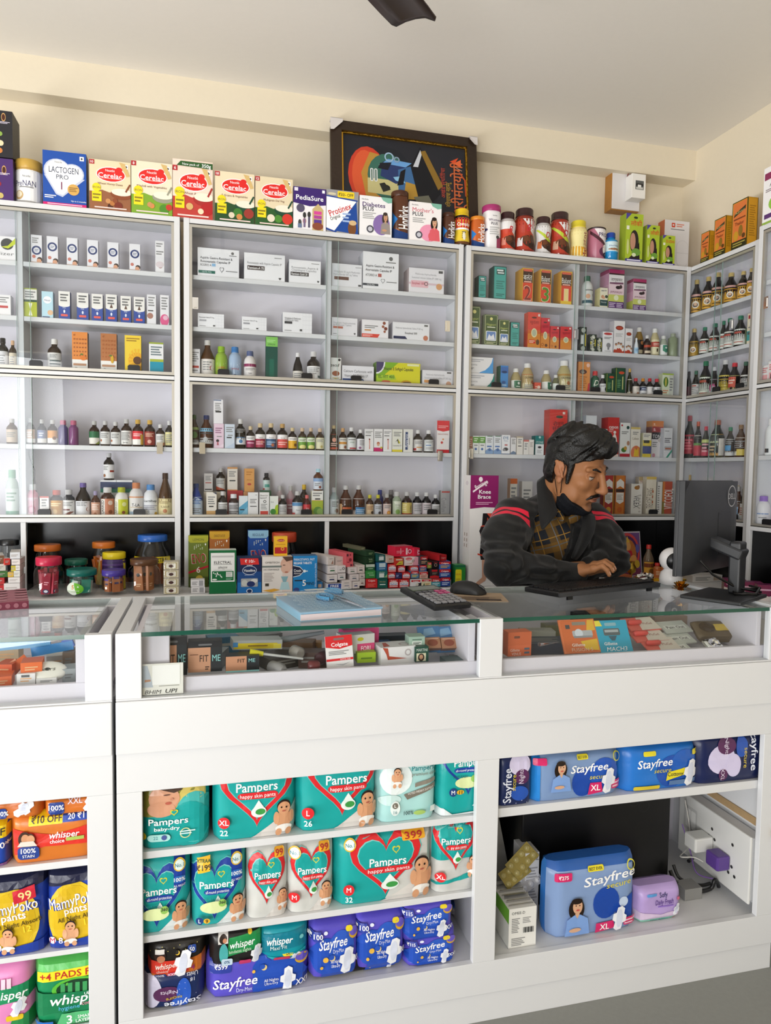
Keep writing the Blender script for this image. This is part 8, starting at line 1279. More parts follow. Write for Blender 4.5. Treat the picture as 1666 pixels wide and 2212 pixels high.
b=MB();b.box(-.0045,-.0005,-.19,.26,.205,.228);b.build('batten',mat('raw_wood','b89a70',rough=.7,vary=.3,bscale=50),r)
def cable(pts,rad,col,label):
 b=MB();P=[Vector(p) for p in pts];Q_=[]
 for i in range(len(P)-1):
  p0,p1,p2,p3=P[max(i-1,0)],P[i],P[i+1],P[min(i+2,len(P)-1)]
  for k in range(6):
   t=k/6;Q_.append(.5*((2*p1)+(p2-p0)*t+(2*p0-5*p1+4*p2-p3)*t*t+(3*p1-p0-3*p2+p3)*t**3))
 b.tube(Q_+[P[-1]],rad,col,n=6);return tag(b.build('cable',PLAST),label,'cable','computer cables')
cable([q(1480,1728,1.95),q(1490,1790,1.93),q(1486,1830,1.9),q(1470,1850,1.86),q(1500,1852,1.84),q(1520,1862,1.82)],.0022,'cfcdc8','thin white cable hanging down to the socket board')
cable([q(1508,1726,2.0),q(1516,1770,1.98),q(1510,1830,1.95),q(1500,1850,1.93),q(1488,1860,1.9)],.006,'17171a','thick black cable hanging from the shelf above')
cable([q(1474,1780,1.9),q(1492,1840,1.86),q(1505,1885,1.82),q(1540,1898,1.80)],.002,'6a4a90','thin violet charging cable to the violet charger')
cable([q(1448,1880,1.84),q(1462,1908,1.82),q(1498,1925,1.8),q(1535,1920,1.8),q(1545,1900,1.8)]+[q(1552,1920,1.82),q(1530,1955,1.79),q(1495,1970,1.78),q(1462,1962,1.8)],.006,'1c1c1e','thick black cable looped on the compartment floor')
cable([q(1455,1868,1.86),q(1470,1898,1.84),q(1510,1912,1.83),q(1536,1908,1.82)],.005,'232325','black cable looped higher towards the violet charger')
cable([q(1440,1905,1.85),q(1465,1905,1.83),q(1482,1912,1.81),q(1492,1920,1.8)],.0022,'c4c2bc','thin grey cable trailing behind the lilac pack')
p=q(1488,1948,1.80);bxo('power_adapter',p.x-.03,p.x+.03,1.78,1.83,z,z+.035,'grey power adapter on the compartment floor','adapter','8a8a88',m=PLAST)
# ------------------------------------------------------------------ on the glass
ZG=HK+.0006
b=MB();b.box(-.12,.12,-.085,.085,0,.016,'8fc0dc');b.box(-.121,.117,-.087,-.0851,.002,.014,'dccfd4');b.box(-.122,.122,-.087,.087,.016,.0185,'9ec6dc')
sh=[('o',.06+.1*(i % 10)+(.05 if (i // 10) % 2 else 0),.05+.09*(i // 10),rr,rr-.008,'c8dfec') for i in range(110) for rr in (.06,.035)]
put(b,lambda u,v,d:(-.12+u*.24,-.085+v*.17,.0185+d),.24,.17,[s for s in sh if .06<s[1]<.94 and .06<s[2]<.94]+[('r',.34,.84,.62,.95,'cfd6d8')])
b.c=[hexc('8fb2cc') if c==hexc('9ec6dc') else c for c in b.c]
A_,B2,C2=PZ(650,1343,ZG),PZ(825,1330,ZG),PZ(574,1284,ZG+.018);ang=math.atan2(B2.y-A_.y,B2.x-A_.x)
o=b.build('ledger',mat('glossy_cover',rough=.25,attr=True));o.matrix_world=Tm(((A_+B2)/2).xy.to_3d()+Vector((0,0,ZG)),ang) @ Matrix.Diagonal(((B2-A_).length/.24,1.36,1.25,1)) @ Matrix.Translation((0,.085,0));tag(o,'pale blue wave-patterned ledger lying on the glass counter','book')
zl=ZG+.0185*1.25+.001
r=tag(empty('scissors',(0,0,zl)),'blue-handled scissors lying on the ledger','scissors')
s0,s1,s2=PZ(792,1318,zl),PZ(722,1293,zl),PZ(680,1282,zl)
def loopo(c,rx,ry,an):
 b=MB();P=[]
 for i in range(25):
  t=2*pi*i/24;x,y=rx*math.cos(t),ry*math.sin(t)*(1-.2*math.cos(t));P.append(Vector((c.x+x*math.cos(an)-y*math.sin(an),c.y+x*math.sin(an)+y*math.cos(an),.006)))
 b.tube(P,.0055,'4a9ccf',n=8,cap=False);return b.build('handle',PLAST,r)
an=math.atan2(s0.y-s1.y,s0.x-s1.x)
loopo(PZ(703,1294,zl),.034,.018,an-.15);loopo(PZ(722,1281,zl),.03,.016,an+.25)
for k in (-1,1):
 b=MB();dv=(s0-s1);n=Vector((-dv.y,dv.x,0)).normalized()*.005;m_=s1-dv*.12
 b.face([(m_+n*(1+k)).xy.to_3d()+Vector((0,0,.006+k*.0012)),(s0+n*.15*k).xy.to_3d()+Vector((0,0,.0035+k*.0005)),(s1-n*(1-k)*1.1).xy.to_3d()+Vector((0,0,.006+k*.0012))],'fff')
 o=b.build('blade',CHROME,r);md=o.modifiers.new('t','SOLIDIFY');md.thickness=.0014
# calculator
K0,K1,K2=PZ(938,1321,ZG),PZ(1018,1314,ZG),PZ(893,1283,ZG+.02)
r=tag(empty('calculator',(0,0,0)),'black desk calculator with grey and pink keys on the glass','calculator')
cw=(K1-K0).length;an=math.atan2(K1.y-K0.y,K1.x-K0.x);cl=.2
M=Tm(((K0+K1)/2).xy.to_3d()+Vector((0,0,ZG)),an,.1);r.matrix_world=M
b=MB();b.box(-cw/2,cw/2,0,cl,0,.016);b.build('body',BLACK,r,bevel=.004)
b=MB();b.box(-cw*.38,cw*.38,cl*.72,cl*.9,.0162,.019);b.build('display',mat('lcd','6a7264',rough=.2),r)
for i in range(5):
 for j in range(6):
  b=MB();x=-cw*.4+cw*.17*i;y=cl*.05+cl*.105*j;b.box(x,x+cw*.13,y,y+cl*.07,.0165,.021,'b8487a' if (i>2 and j>3) else ('8a8a8e' if j<5 else '4a4a4e'));b.build('key',PLAST,r,bevel=.001)
# mouse on a folded newspaper
p=PZ(1025,1290,ZG);b=MB();b.box(-.09,.09,-.07,.07,0,.0015,'a8937c');put(b,lambda u,v,d:(-.09+u*.18,-.07+v*.14,.0015+d),.18,.14,[LN(.05,.06,.95,.5,8,'5a4a40'),('r',.5,.06,.9,.22,'3a302c')]);o=b.build('newspaper',MATTE);o.matrix_world=Tm((p.x,p.y,ZG),-.25);tag(o,'brown folded newsprint under the mouse','newspaper')
a,c=PZ(985,1283,ZG),PZ(1048,1288,ZG);mc=(a+c)/2;ml=.115
P=[]
for j in range(13):
 t=j/12;x=-ml/2+ml*t;w=.031*(1-(2*t-1)**4)**.5*(1-.08*math.sin(pi*t))+.0005;h=.037*math.sin(pi*min(1,.08+.92*t)**.9)**.6 if 0<t<1 else .006
 for i in range(15):q_=pi*i/14;P.append((x,-w*math.cos(q_),.002+max(h,.006)*math.sin(q_)**.75))
b=MB();b.grid(P,15,13,'000');o=b.build('computer_mouse',BLACK);o.matrix_world=Tm((mc.x,mc.y+.02,ZG+.002),-.62);tag(o,'black wireless mouse on folded newsprint','mouse')
b=MB();b.tube([(ml*.3,-.002,.027),(ml*.38,-.002,.023),(ml*.44,-.002,.017)],.004,'3a3a3c',n=8);b.build('scroll_wheel',PLAST,o)
# keyboard
k0,k1,k2=PZ(1208,1299,ZG),PZ(1425,1275,ZG),PZ(1137,1288,ZG)
an=math.atan2(k1.y-k0.y,k1.x-k0.x);kw,kd=(k1-k0).length,.15
r=tag(empty('keyboard'),'black full-size keyboard under the mans hand','keyboard');r.matrix_world=Tm(k0.xy.to_3d()+Vector((0,0,ZG+.01)),an,-.035)
b=MB();b.box(0,kw,0,kd,0,.016);b.build('body',BLACK,r,bevel=.004)
b=MB();b.box(0,kw,-.003,0,.001,.014);b.build('front_edge',mat('grey_plastic','3a3b3f',rough=.35),r,bevel=.001)
for x in (.04,kw-.05):
 b=MB();b.box(x,x+.02,.005,.012,-.0105,0);b.build('foot',BLACK,r)
KEY=mat('key_plastic','1d1d20',rough=.45)
for j in range(6):
 for i in range(16):
  b=MB();u=(kw-.02)/16;b.box(.01+i*u,.01+(i+.86)*u,.012+j*.022,.03+j*.022,.0165,.021);b.build('key',KEY,r)
# monitor seen from behind
SCR=mat('dark_grey_plastic','26272a',rough=.42)
r=tag(empty('monitor'),'black computer monitor seen from behind on a square base','monitor')
r.matrix_world=Tm((1.552,1.935,ZG),math.radians(30))       # local -y is the back of the screen
b=MB();b.box(-.19,.03,-.175,.0,0,.011);b.build('base',SCR,r,bevel=.003)
b=MB();b.box(-.05,.005,-.12,-.085,.011,.17);b.build('stand_column',SCR,r,bevel=.006)
b=MB();b.box(-.054,.009,-.124,-.012,.1,.135,T=Matrix.Translation((0,0,.155)) @ Matrix.Rotation(.35,4,'X') @ Matrix.Translation((0,0,-.1)));b.build('stand_arm',SCR,r,bevel=.007)
b=MB();P=[]
for j in range(9):
 v=j/8
 for i in range(13):
  u=i/12;e=min(1,5*min(u,1-u))*min(1,6*min(v,1-v));P.append((-.21+.42*u,-.012-.02*e**.6,.068+.285*v))
b.grid(P,13,9,'000');b.box(-.21,.21,-.012,.012,.068,.353)
o=b.build('casing',SCR,r)
b=MB();b.box(-.212,.212,.004,.016,.066,.355);b.build('bezel',BLACK,r,bevel=.002)
b=MB();b.box(-.2,.2,.0162,.0168,.08,.343);b.build('screen',mat('screen_off','0c0d10',rough=.15),r)
b=MB();put(b,lambda u,v,d:(.06+u*.09,-.0325-d,.27+v*.07),.09,.07,[('o',.5,.5,.5,.45,'b8b8ba'),T_(.5,.5,.26,'DELL','b8b8ba',w=.66,b=1)]);b.build('badge',PAPER,r)
b=MB();b.box(.0,.1,-.0335,-.032,.12,.255);b.build('cover_plate',BLACK,r)
b=MB();b.tube([(-.12,-.02,.12),(-.1,-.06,.07),(-.04,-.11,.03),(.02,-.16,.016),(.06,-.13,.018),(.0,-.08,.02),(-.08,-.12,.016),(-.04,-.165,.017),(.04,-.15,.025),(.1,-.1,.02)],.004,'111',n=6);b.build('power_cable',PLAST,r)
# camera, gold bow, flat burgundy box
p=PZ(1449,1262,ZG);r=tag(empty('security_camera',(p.x,p.y,ZG)),'white ball-shaped security camera with black lens face beside the monitor','camera')
b=MB();b.lathe([(.03,0),(.036,.004),(.038,.02),(.034,.04),(.02,.055)],'ece9ea',n=24);b.build('base',PLAST,r)
b=MB();b.lathe([(.04*math.cos(a),.085+.04*math.sin(a)) for a in [-1.5+3.0*i/14 for i in range(15)]],'efecec',n=28);h=b.build('head',PLAST,r)
Mh=Tm((0,0,.085),-.25,.1);b=MB();b.lathe([(.029,0),(.026,.006),(.012,.0095)],'141416',n=24);b.build('lens_face',PLAST,h,T=Mh @ Matrix.Rotation(pi/2,4,'X') @ Matrix.Translation((0,0,.0295)))
b=MB();b.lathe([(.0095,0),(.009,.002)],'c8c4b8',n=18);b.lathe([(.0055,.001),(.004,.003)],'2a3a5a',n=14);b.build('lens',SHINY,h,T=Mh @ Matrix.Rotation(pi/2,4,'X') @ Matrix.Translation((0,0,.0392)))
p=PZ(1481,1282,ZG);r_=random.Random(3);b=MB()
for i in range(26):
 a,e=r_.uniform(0,6.28),r_.uniform(.1,1.4);d=Vector((math.cos(a)*math.cos(e),math.sin(a)*math.cos(e),math.sin(e)));L=.032
 n=d.cross(Vector((0,0,1))).normalized()*.006;c0=Vector((0,0,.008));m_=c0+d*L*.6+n.cross(d)*.9;t=c0+d*L
 b.grid([c0-n,c0+n,m_-n,m_+n,t-n,t+n,c0+d*L*.5-n,c0+d*L*.5+n],2,4,'000',0,False)
for v in range(len(b.v)):b.v[v]=(b.v[v][0],b.v[v][1],max(b.v[v][2],.0005))
tag(b.build('gift_bow',GOLD,T=Tm((p.x-.01,p.y+.01,ZG))),'crumpled gold gift bow between the camera and monitor','bow')
p=PZ(40,1318,ZG);b=MB();b.box(-.19,.05,.0,.2,0,.02,'7a2f44',top='9a5a66');put(b,lambda u,v,d:(-.19+u*.24,-d,v*.02),.24,.02,[('c',.08*i,.5,.3,'a86a78') for i in range(1,13)]);put(b,lambda u,v,d:(-.19+.24*u,.2*v,.02+d),.24,.2,[('e',.1+.21*(i % 5),.12+.2*(i // 5),.07,.06,'a8707a') for i in range(25)])
o=b.build('saree_box',mat('cloth_print',rough=.6,attr=True,bump=.1));c=PZ(84,1298,ZG);o.matrix_world=Tm((c.x-.05,c.y-.12,ZG),.25);tag(o,'flat burgundy patterned box on the short counter','box')
# ------------------------------------------------------------------ the man behind the counter, built as blended volumes
class Vol:
 def __init__(s,lo,hi,h):
  s.o=np.array(lo,float);s.h=h;n=[int((b-a)/h)+1 for a,b in zip(lo,hi)]
  s.ax=[s.o[i]+h*np.arange(n[i]) for i in range(3)];s.F=np.full(n,.2,np.float32)
 def blk(s,lo,hi):
  sl=[]
  for i in range(3):
   a=max(0,int((lo[i]-s.o[i])/s.h));b=min(s.F.shape[i],int((hi[i]-s.o[i])/s.h)+2)
   if b <= a:return None,None
   sl.append(slice(a,b))
  return tuple(sl),np.meshgrid(*[s.ax[i][sl[i]].astype(np.float32) for i in range(3)],indexing='ij',sparse=True)
 def add(s,fn,lo,hi,k=.01,sub=False,m=.03):
  sl,g=s.blk([a-m for a in lo],[b+m for b in hi])
  if sl is None:return
  d=fn(*g).astype(np.float32);F=s.F[sl]
  if sub:h=np.clip(.5+.5*(F+d)/k,0,1);s.F[sl]=F*h+-d*(1-h)+k*h*(1-h)
  else:h=np.clip(.5+.5*(F-d)/k,0,1);s.F[sl]=F*(1-h)+d*h-k*h*(1-h)
 def cap(s,a,b,ra,rb=None,k=.012,sub=False):
  a,b=np.array(a,float),np.array(b,float);rb=ra if rb is None else rb;ab=b-a;L=ab @ ab
  def fn(x,y,z):
   t=np.clip(((x-a[0])*ab[0]+(y-a[1])*ab[1]+(z-a[2])*ab[2])/L,0,1)
   return np.sqrt((x-a[0]-t*ab[0])**2+(y-a[1]-t*ab[1])**2+(z-a[2]-t*ab[2])**2)-(ra+(rb-ra)*t)
  r=max(ra,rb);s.add(fn,np.minimum(a,b)-r,np.maximum(a,b)+r,k,sub)
 def ell(s,c,r,k=.012,sub=False,M=None):
  c=np.array(c,float);r=np.array(r,float);Mi=np.eye(3) if M is None else np.array(M).T
  def fn(x,y,z):
   p=[x-c[0],y-c[1],z-c[2]];q=[Mi[i][0]*p[0]+Mi[i][1]*p[1]+Mi[i][2]*p[2] for i in range(3)]
   k0=np.sqrt(sum((q[i]/r[i])**2 for i in range(3)));k1=np.sqrt(sum((q[i]/r[i]**2)**2 for i in range(3)))+1e-9
   return k0*(k0-1)/k1
  R=max(r);s.add(fn,c-R,c+R,k,sub)
 def mesh(s,name,m,parent,colf=None):
  F,h=s.F,s.h;n=np.array(F.shape)-1;S=F<0
  c=[S[i:n[0]+i,j:n[1]+j,k:n[2]+k] for i in (0,1) for j in (0,1) for k in (0,1)]
  tot=sum(a.astype(np.int8) for a in c);I=np.argwhere((tot>0) & (tot<8));acc=np.zeros((len(I),3));w=np.zeros(len(I))
  C=[(i,j,k) for i in (0,1) for j in (0,1) for k in (0,1)]
  val=[F[I[:,0]+i,I[:,1]+j,I[:,2]+k].astype(float) for i,j,k in C]
  for a in range(8):
   for b in range(a+1,8):
    if sum(abs(x-y) for x,y in zip(C[a],C[b]))==1:
     mk=(val[a]<0) != (val[b]<0);t=np.where(mk,val[a]/np.where(mk,val[a]-val[b],1),0)
     acc+=mk[:,None]*(np.array(C[a])+t[:,None]*(np.array(C[b])-np.array(C[a])));w+=mk
  V=s.o+h*(I+acc/w[:,None]);idx=np.full(n,-1,np.int64);idx[tuple(I.T)]=np.arange(len(I));Q=[]
  for ax in range(3):
   e=[slice(0,-1) if i==ax else slice(1,-1) for i in range(3)];e2=[slice(1,None) if i==ax else slice(1,-1) for i in range(3)]
   A,B=S[tuple(e)],S[tuple(e2)];u,v=[(1,2),(2,0),(0,1)][ax]
   for mk,fl in ((A & ~B,0),(~A & B,1)):
    P=np.argwhere(mk)
    if not len(P):continue
    P[:,u]+=1;P[:,v]+=1;d=np.zeros((4,3),int);d[1][u]=d[2][u]=-1;d[2][v]=d[3][v]=-1
    q=np.stack([idx[tuple((P+d[k]).T)] for k in range(4)],1);q=q[(q >= 0).all(1)];Q.append(q[:,::-1] if fl else q)
  Q=np.concatenate(Q);me=bpy.data.meshes.new(name);me.from_pydata(V.tolist(),[],Q.tolist());me.polygons.foreach_set('use_smooth',[True]*len(Q))
  me.materials.append(m)
  if colf is not None:
   cl=np.ones((len(V),4),np.float32);cl[:,:3]=colf(V);ca=me.color_attributes.new('Col','FLOAT_COLOR','POINT');ca.data.foreach_set('color',cl.ravel())
  me.update();o=bpy.data.objects.new(name,me);COL.objects.link(o);o.parent=parent;return o
HA,HP,HR,HC,HS=-1.005,.34,.105,np.array((1.249,2.24,1.463)),1.07
f_=np.array((math.cos(HA)*math.cos(HP),math.sin(HA)*math.cos(HP),-math.sin(HP)));s_0=np.cross((0,0,1),f_);s_0 /= np.linalg.norm(s_0);u_0=np.cross(f_,s_0)
HB=np.array([f_,math.cos(HR)*s_0+math.sin(HR)*u_0,-math.sin(HR)*s_0+math.cos(HR)*u_0]).T
hd=lambda*p:HC+HB @ (np.array(p,float)*HS)
def hloc(V):return (V-HC) @ HB/HS
MAN=tag(empty('person',(1.22,2.34,0)),'man in black jacket with pink sleeve stripes leaning on the counter, mask under chin','person')
SKIN=mat('skin',rough=.5,spec=.35,attr=True,bump=.04,bscale=300)
RE,RW,RS=np.array((.958,2.17,1.138)),np.array((1.178,2.095,1.118)),np.array((1.066,2.34,1.283))
LE,LW,LS=np.array((1.402,2.24,1.14)),np.array((1.30,2.205,1.122)),np.array((1.425,2.42,1.262))
NB=np.array((1.225,2.36,1.31))
v=Vol((.9,1.96,.95),(1.46,2.52,1.65),.003)
E=lambda c,r,k=.012,sub=False:v.ell(hd(*c),np.array(r)*HS,k,sub,HB)
K=lambda a,b,ra,rb=None,k=.01,sub=False:v.cap(hd(*a),hd(*b),ra*HS,rb and rb*HS,k,sub)
E((-.014,0,.045),(.095,.074,.085));E((.03,0,-.03),(.06,.06,.085),.02);E((.042,0,-.082),(.042,.044,.036),.02);E((.074,0,-.108),(.018,.022,.016),.014)
for y in (-1,1):
 E((.056,.04*y,-.022),(.026,.022,.022),.016);E((.02,.052*y,-.07),(.04,.014,.028),.02)
 K((.086,.012*y,.03),(.07,.05*y,.028),.009,.008,.012);E((.096,.034*y,.008),(.014,.021,.012),.012,True)
 E((.075,.034*y,.007),(.0125,.0135,.0125),.002);E((.0785,.034*y,.013),(.0105,.0145,.007),.003);E((.105,.0125*y,-.035),(.011,.0085,.0075),.006)
 E((-.006,.074*y,-.003),(.019,.0075,.029),.006);E((-.012,.081*y,.006),(.018,.006,.026),.004);E((.0,.088*y,.0),(.0085,.008,.015),.004,True)
 E((-.004,.077*y,-.033),(.009,.005,.009),.004);E((.107,.007*y,-.043),(.004,.004,.003),.003,True)
for y in (-1,1):
 for a in range(5):t=-1.2+a*.75;K((-.01-.018*math.sin(t+1.9)*1.0,.084*y,.004+.024*math.cos(t)),(-.01-.018*math.sin(t+2.65),.084*y,.004+.024*math.cos(t+.75)),.0042,.0042,.003)
K((.09,0,.022),(.117,0,-.03),.0085,.0125,.012);E((.118,0,-.034),(.009,.011,.009),.008);E((.084,0,-.058),(.014,.026,.016),.012)
E((.094,0,-.0625),(.009,.021,.0055),.003);E((.091,0,-.0735),(.01,.018,.0062),.003);E((.101,0,-.068),(.009,.026,.0016),.002,True);E((.09,0,-.09),(.012,.02,.006),.008,True)
v.cap(hd(-.035,0,-.05),NB,.058,.062,.025);v.ell(NB+(0,.02,-.2),(.15,.09,.22),.03)
v.cap(RS,RE,.04,.034);v.cap(RE,RW,.034,.024);v.cap(LS,LE,.04,.034);v.cap(LE,LW,.034,.024)
v.cap(NB,RS,.05,.045);v.cap(NB,LS,.05,.045)
# right hand on the keyboard: palm, four curled fingers and a thumb
ka=np.array((1.228,2.055,1.142));hx=ka-RW;hx /= np.linalg.norm(hx);hy=np.array((-hx[1],hx[0],0));hy /= np.linalg.norm(hy);hz=np.cross(hx,hy)
hp=lambda a,b,c:RW+hx*a+hy*b+hz*c
v.cap(hp(-.02,0,0),hp(.02,0,.004),.025,.026);TIPS=[]
for i,(b,L,c0) in enumerate(((-.03,.058,.0),(-.011,.07,.007),(.01,.074,.009),(.031,.068,.005))):
 k0,k1=hp(.015,b*.55,.002),hp(.068,b,c0);v.cap(k0,k1,.014,.0115,.012)
 dr=hx*1.0+hy*(b*2.2-.1);dr /= np.linalg.norm(dr)
 j1=k1+dr*L*.5+np.array((0,0,.002));j2=j1+dr*L*.3+np.array((0,0,-.018));j3=j2+dr*L*.12+np.array((0,0,-.017))
 v.cap(k1,j1,.0105,.0088,.005);v.cap(j1,j2,.0088,.0078,.004);v.cap(j2,j3,.0078,.0064,.004);TIPS.append((j2,j3,dr));v.ell(k1+hz*.004,(.01,.01,.009),.008)
t0,t1,t2,t3=hp(.012,.022,-.006),hp(.045,.05,-.012),hp(.075,.062,-.016),hp(.098,.06,-.024)
v.cap(t0,t1,.016,.012,.012);v.cap(t1,t2,.0115,.0095,.005);v.cap(t2,t3,.0095,.0075,.004)
lw2=LW+np.array((-.07,-.004,-.006));v.cap(LW,lw2,.024,.028)      # left hand resting behind the right one
for i in range(4):
 q=lw2+np.array((-.02,-.025+.018*i,.002));v.cap(lw2,q,.014,.01,.01);v.cap(q,q+np.array((-.045,-.012,-.004)),.0098,.0085,.004);v.cap(q+np.array((-.045,-.012,-.004)),q+np.array((-.068,-.016,-.018)),.0085,.0066,.004)
v.cap(lw2,lw2+np.array((-.01,-.05,-.004)),.014,.01);v.cap(lw2+np.array((-.01,-.05,-.004)),lw2+np.array((-.05,-.062,-.012)),.01,.007)
def skinc(V):
 p=hloc(V);f,s,u=p.T;c=np.tile(np.array(hexc('9c6a46')[:3]),(len(V),1));face=(u>-.16)
 def mixc(h,w):c[:]=c*(1-w[:,None])+np.array(hexc(h)[:3])*w[:,None]
 g=lambda x,y,z,a,b,d:np.exp(-((f-x)/a)**2-((s-y)/b)**2-((u-z)/d)**2)
 mixc('94584a',np.clip(g(.1,0,-.0625,.02,.022,.005)+g(.1,0,-.073,.02,.019,.006),0,1)*face)
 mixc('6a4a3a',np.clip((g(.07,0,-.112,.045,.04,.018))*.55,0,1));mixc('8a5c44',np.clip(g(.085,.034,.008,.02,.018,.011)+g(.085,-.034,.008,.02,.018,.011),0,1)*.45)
 mixc('b4745a',np.clip(g(.115,0,-.035,.014,.014,.012),0,1)*.5);mixc('b0705a',np.clip(g(-.005,-.08,0,.03,.015,.04),0,1)*.35)
 for y in (-.034,.034):
  r2=(f-.075)**2+(s-y)**2+(u-.007)**2;eye=(r2<.0139**2) & (u<.0065) & (u>-.0035) & (f>.078);c[eye]=hexc('b4a498')[:3]
  ir=eye & ((s-y-.002)**2+(u+.001)**2<.0055**2);c[ir]=hexc('1a100c')[:3];lid=(np.abs(u-.0078)<.0016) & (r2<.016**2) & (f>.078);c[lid]=hexc('2a1a14')[:3]
 return c
v.mesh('body',SKIN,MAN,skinc)
for j2,j3,dr in TIPS:
 b=MB();d=(j3-j2)/np.linalg.norm(j3-j2);n=np.cross(d,np.cross(dr,(0,0,1)));n=n if n[2]>0 else-n;w=np.cross(d,n)
 b.grid([tuple(j2+d*(.006+.011*t)+w*.0052*a+n*(.0083-.001*t-.002*a*a)) for t in (0,.5,1) for a in (-1,-.5,0,.5,1)],5,3,'d8a890');b.build('fingernail',PLAST,MAN)
# hair, eyebrows, moustache
HAIR=mat('black_hair','0a0908',rough=.36,spec=.5,bump=.35,bscale=220)
v=Vol(hd(0,0,.06)-.2,hd(0,0,.06)+.2,.0032);E((-.016,0,.05),(.1,.08,.1));E((.036,0,.105),(.07,.066,.044),.02);E((.074,.0,.092),(.03,.052,.03),.02);E((-.04,0,-.01),(.064,.074,.07),.02)
sl,g=v.blk(HC-.3,HC+.3);q=[(g[i]-HC[i]) for i in range(3)];f,s,u=[(HB[0][i]*q[0]+HB[1][i]*q[1]+HB[2][i]*q[2])/HS for i in range(3)]
top=np.clip((u-.03)/.06,0,1)
lock=np.sin(120*s+40*f+5*np.sin(45*f-30*u)-60*u)+.7*np.sin(70*f-210*s+3*np.sin(60*u+40*s))+.4*np.sin(330*s+60*f-160*u)
v.F=v.F+(.001+.0028*top)*lock
hl=.072-.018*(np.abs(s)/.05)**2-np.clip(f-.06,0,1)*.1
for d in (np.minimum(np.minimum(f-.012,hl-u) ,.1)*1.0,np.minimum(f+.012-.35*np.clip(-u,0,1),-.012-u)*1.0,-.062-u-.0*f,np.minimum(np.minimum(f+.035,.012-f+.03),.022-u)):v.F=np.maximum(v.F,d.astype(np.float32))
for y in (-1,1):K((.016,.064*y,.03),(.02,.0665*y,-.032),.0135,.006,.006)
v.mesh('hair',HAIR,MAN)
v=Vol(hd(.08,0,0)-.11,hd(.08,0,0)+.11,.0022)
for y in (-1,1):
 K((.0925,.011*y,.0255),(.087,.034*y,.033),.0036,.004,.003);K((.087,.034*y,.033),(.069,.053*y,.028),.004,.0018,.003)
v.mesh('eyebrows',HAIR,MAN)
v=Vol(hd(.08,0,-.06)-.08,hd(.08,0,-.06)+.08,.0022)
for y in (-1,1):K((.102,.003*y,-.0525),(.094,.022*y,-.0585),.0052,.005,.003);K((.094,.022*y,-.0585),(.084,.031*y,-.07),.005,.0025,.003)
v.mesh('moustache',HAIR,MAN)
v=Vol(hd(.03,0,-.1)-.15,hd(.03,0,-.1)+.15,.003);E((.03,0,-.085),(.054,.071,.056));E((.07,0,-.114),(.022,.03,.02),.02);E((.0,0,-.12),(.05,.052,.04),.03)
sl,g=v.blk(HC-.4,HC+.3);q=[(g[i]-HC[i]) for i in range(3)];f,s,u=[(HB[0][i]*q[0]+HB[1][i]*q[1]+HB[2][i]*q[2])/HS for i in range(3)]
v.F=np.maximum(v.F,(u+.052+.68*f).astype(np.float32));v.F=np.maximum(v.F,(-.006-f-.2*(u+.1)).astype(np.float32));v.F+=(.0009*np.sin(220*u+120*f)).astype(np.float32)
mask=v.mesh('face_mask',mat('black_cloth','14161b',rough=.75,spec=.2,bump=.2,bscale=200),MAN)
for y in (-1,1):
 b=MB();b.tube([hd(.008,.066*y,-.072),hd(.008,.079*y,-.03),hd(.006,.082*y,.02),hd(-.006,.083*y,.034),hd(-.022,.08*y,.02),hd(-.022,.076*y,-.03),hd(-.004,.06*y,-.085)],.0014,'0c0c0e',n=6);b.build('ear_loop',PLAST,mask)
# clothes
def nodes(m):
 nt=m.node_tree;ge=nt.nodes.new('ShaderNodeNewGeometry');b=nt.nodes['Principled BSDF']
 def mt(op,a,c):
  n=nt.nodes.new('ShaderNodeMath');n.operation=op
  for i,x in enumerate((a,c)):
   if isinstance(x,(int,float)):n.inputs[i].default_value=x
   else:nt.links.new(x,n.inputs[i])
  return n.outputs[0]
 def dot(vec,off):
  n=nt.nodes.new('ShaderNodeVectorMath');n.operation='DOT_PRODUCT';n.inputs[1].default_value=tuple(vec);nt.links.new(ge.outputs['Position'],n.inputs[0]);return mt('SUBTRACT',n.outputs['Value'],off)
 def mix(fac,a,c):
  n=nt.nodes.new('ShaderNodeMix');n.data_type='RGBA';nt.links.new(fac,n.inputs[0])
  for i,x in ((6,a),(7,c)):
   if isinstance(x,str):n.inputs[i].default_value=hexc(x)
   else:nt.links.new(x,n.inputs[i])
  return n.outputs[2]
 return nt,b,mt,dot,mix
JK=mat('black_jacket_cloth','131314',rough=.62,spec=.3,sheen=.15,bump=.12,bscale=250)
nt,bs,mt,dot,mix=nodes(JK);col='131314'
for S_,E_,cut,sg in ((RS,RE,1.085,1),(LS,LE,1.385,-1)):
 a=(E_-S_)/np.linalg.norm(E_-S_);t=dot(a,float(a @ S_));side=mt('LESS_THAN',dot((sg,0,0),sg*cut),0)
 for z0,z1 in ((.028,.046),(.055,.073)):
  col=mix(mt('MULTIPLY',mt('MULTIPLY',mt('GREATER_THAN',t,z0),mt('LESS_THAN',t,z1)),side),col,'e0203f')
nt.links.new(col,bs.inputs['Base Color'])
PL=mat('plaid_shirt_cloth','26282c',rough=.8,spec=.2);nt,bs,mt,dot,mix=nodes(PL);col='23262d'
def band(t,per,w,off):return mt('LESS_THAN',mt('FRACT',mt('DIVIDE',mt('ADD',t,off+10*per),per),0),w)
tx,tz=dot((.94,-.1,.33),0),dot((-.3,0,.95),0)
for t,w,c,o_ in ((tx,.45,'6a5026',0),(tz,.4,'7a5a28',.01)):col=mix(mt('MULTIPLY',band(t,.085,w,o_),.7),col,c)
for t,o_,c in ((tx,.03,'9a7434'),(tz,.045,'9a7434'),(tx,.06,'6a7076'),(tz,.075,'5a6066')):col=mix(band(t,.085,.035,o_),col,c)
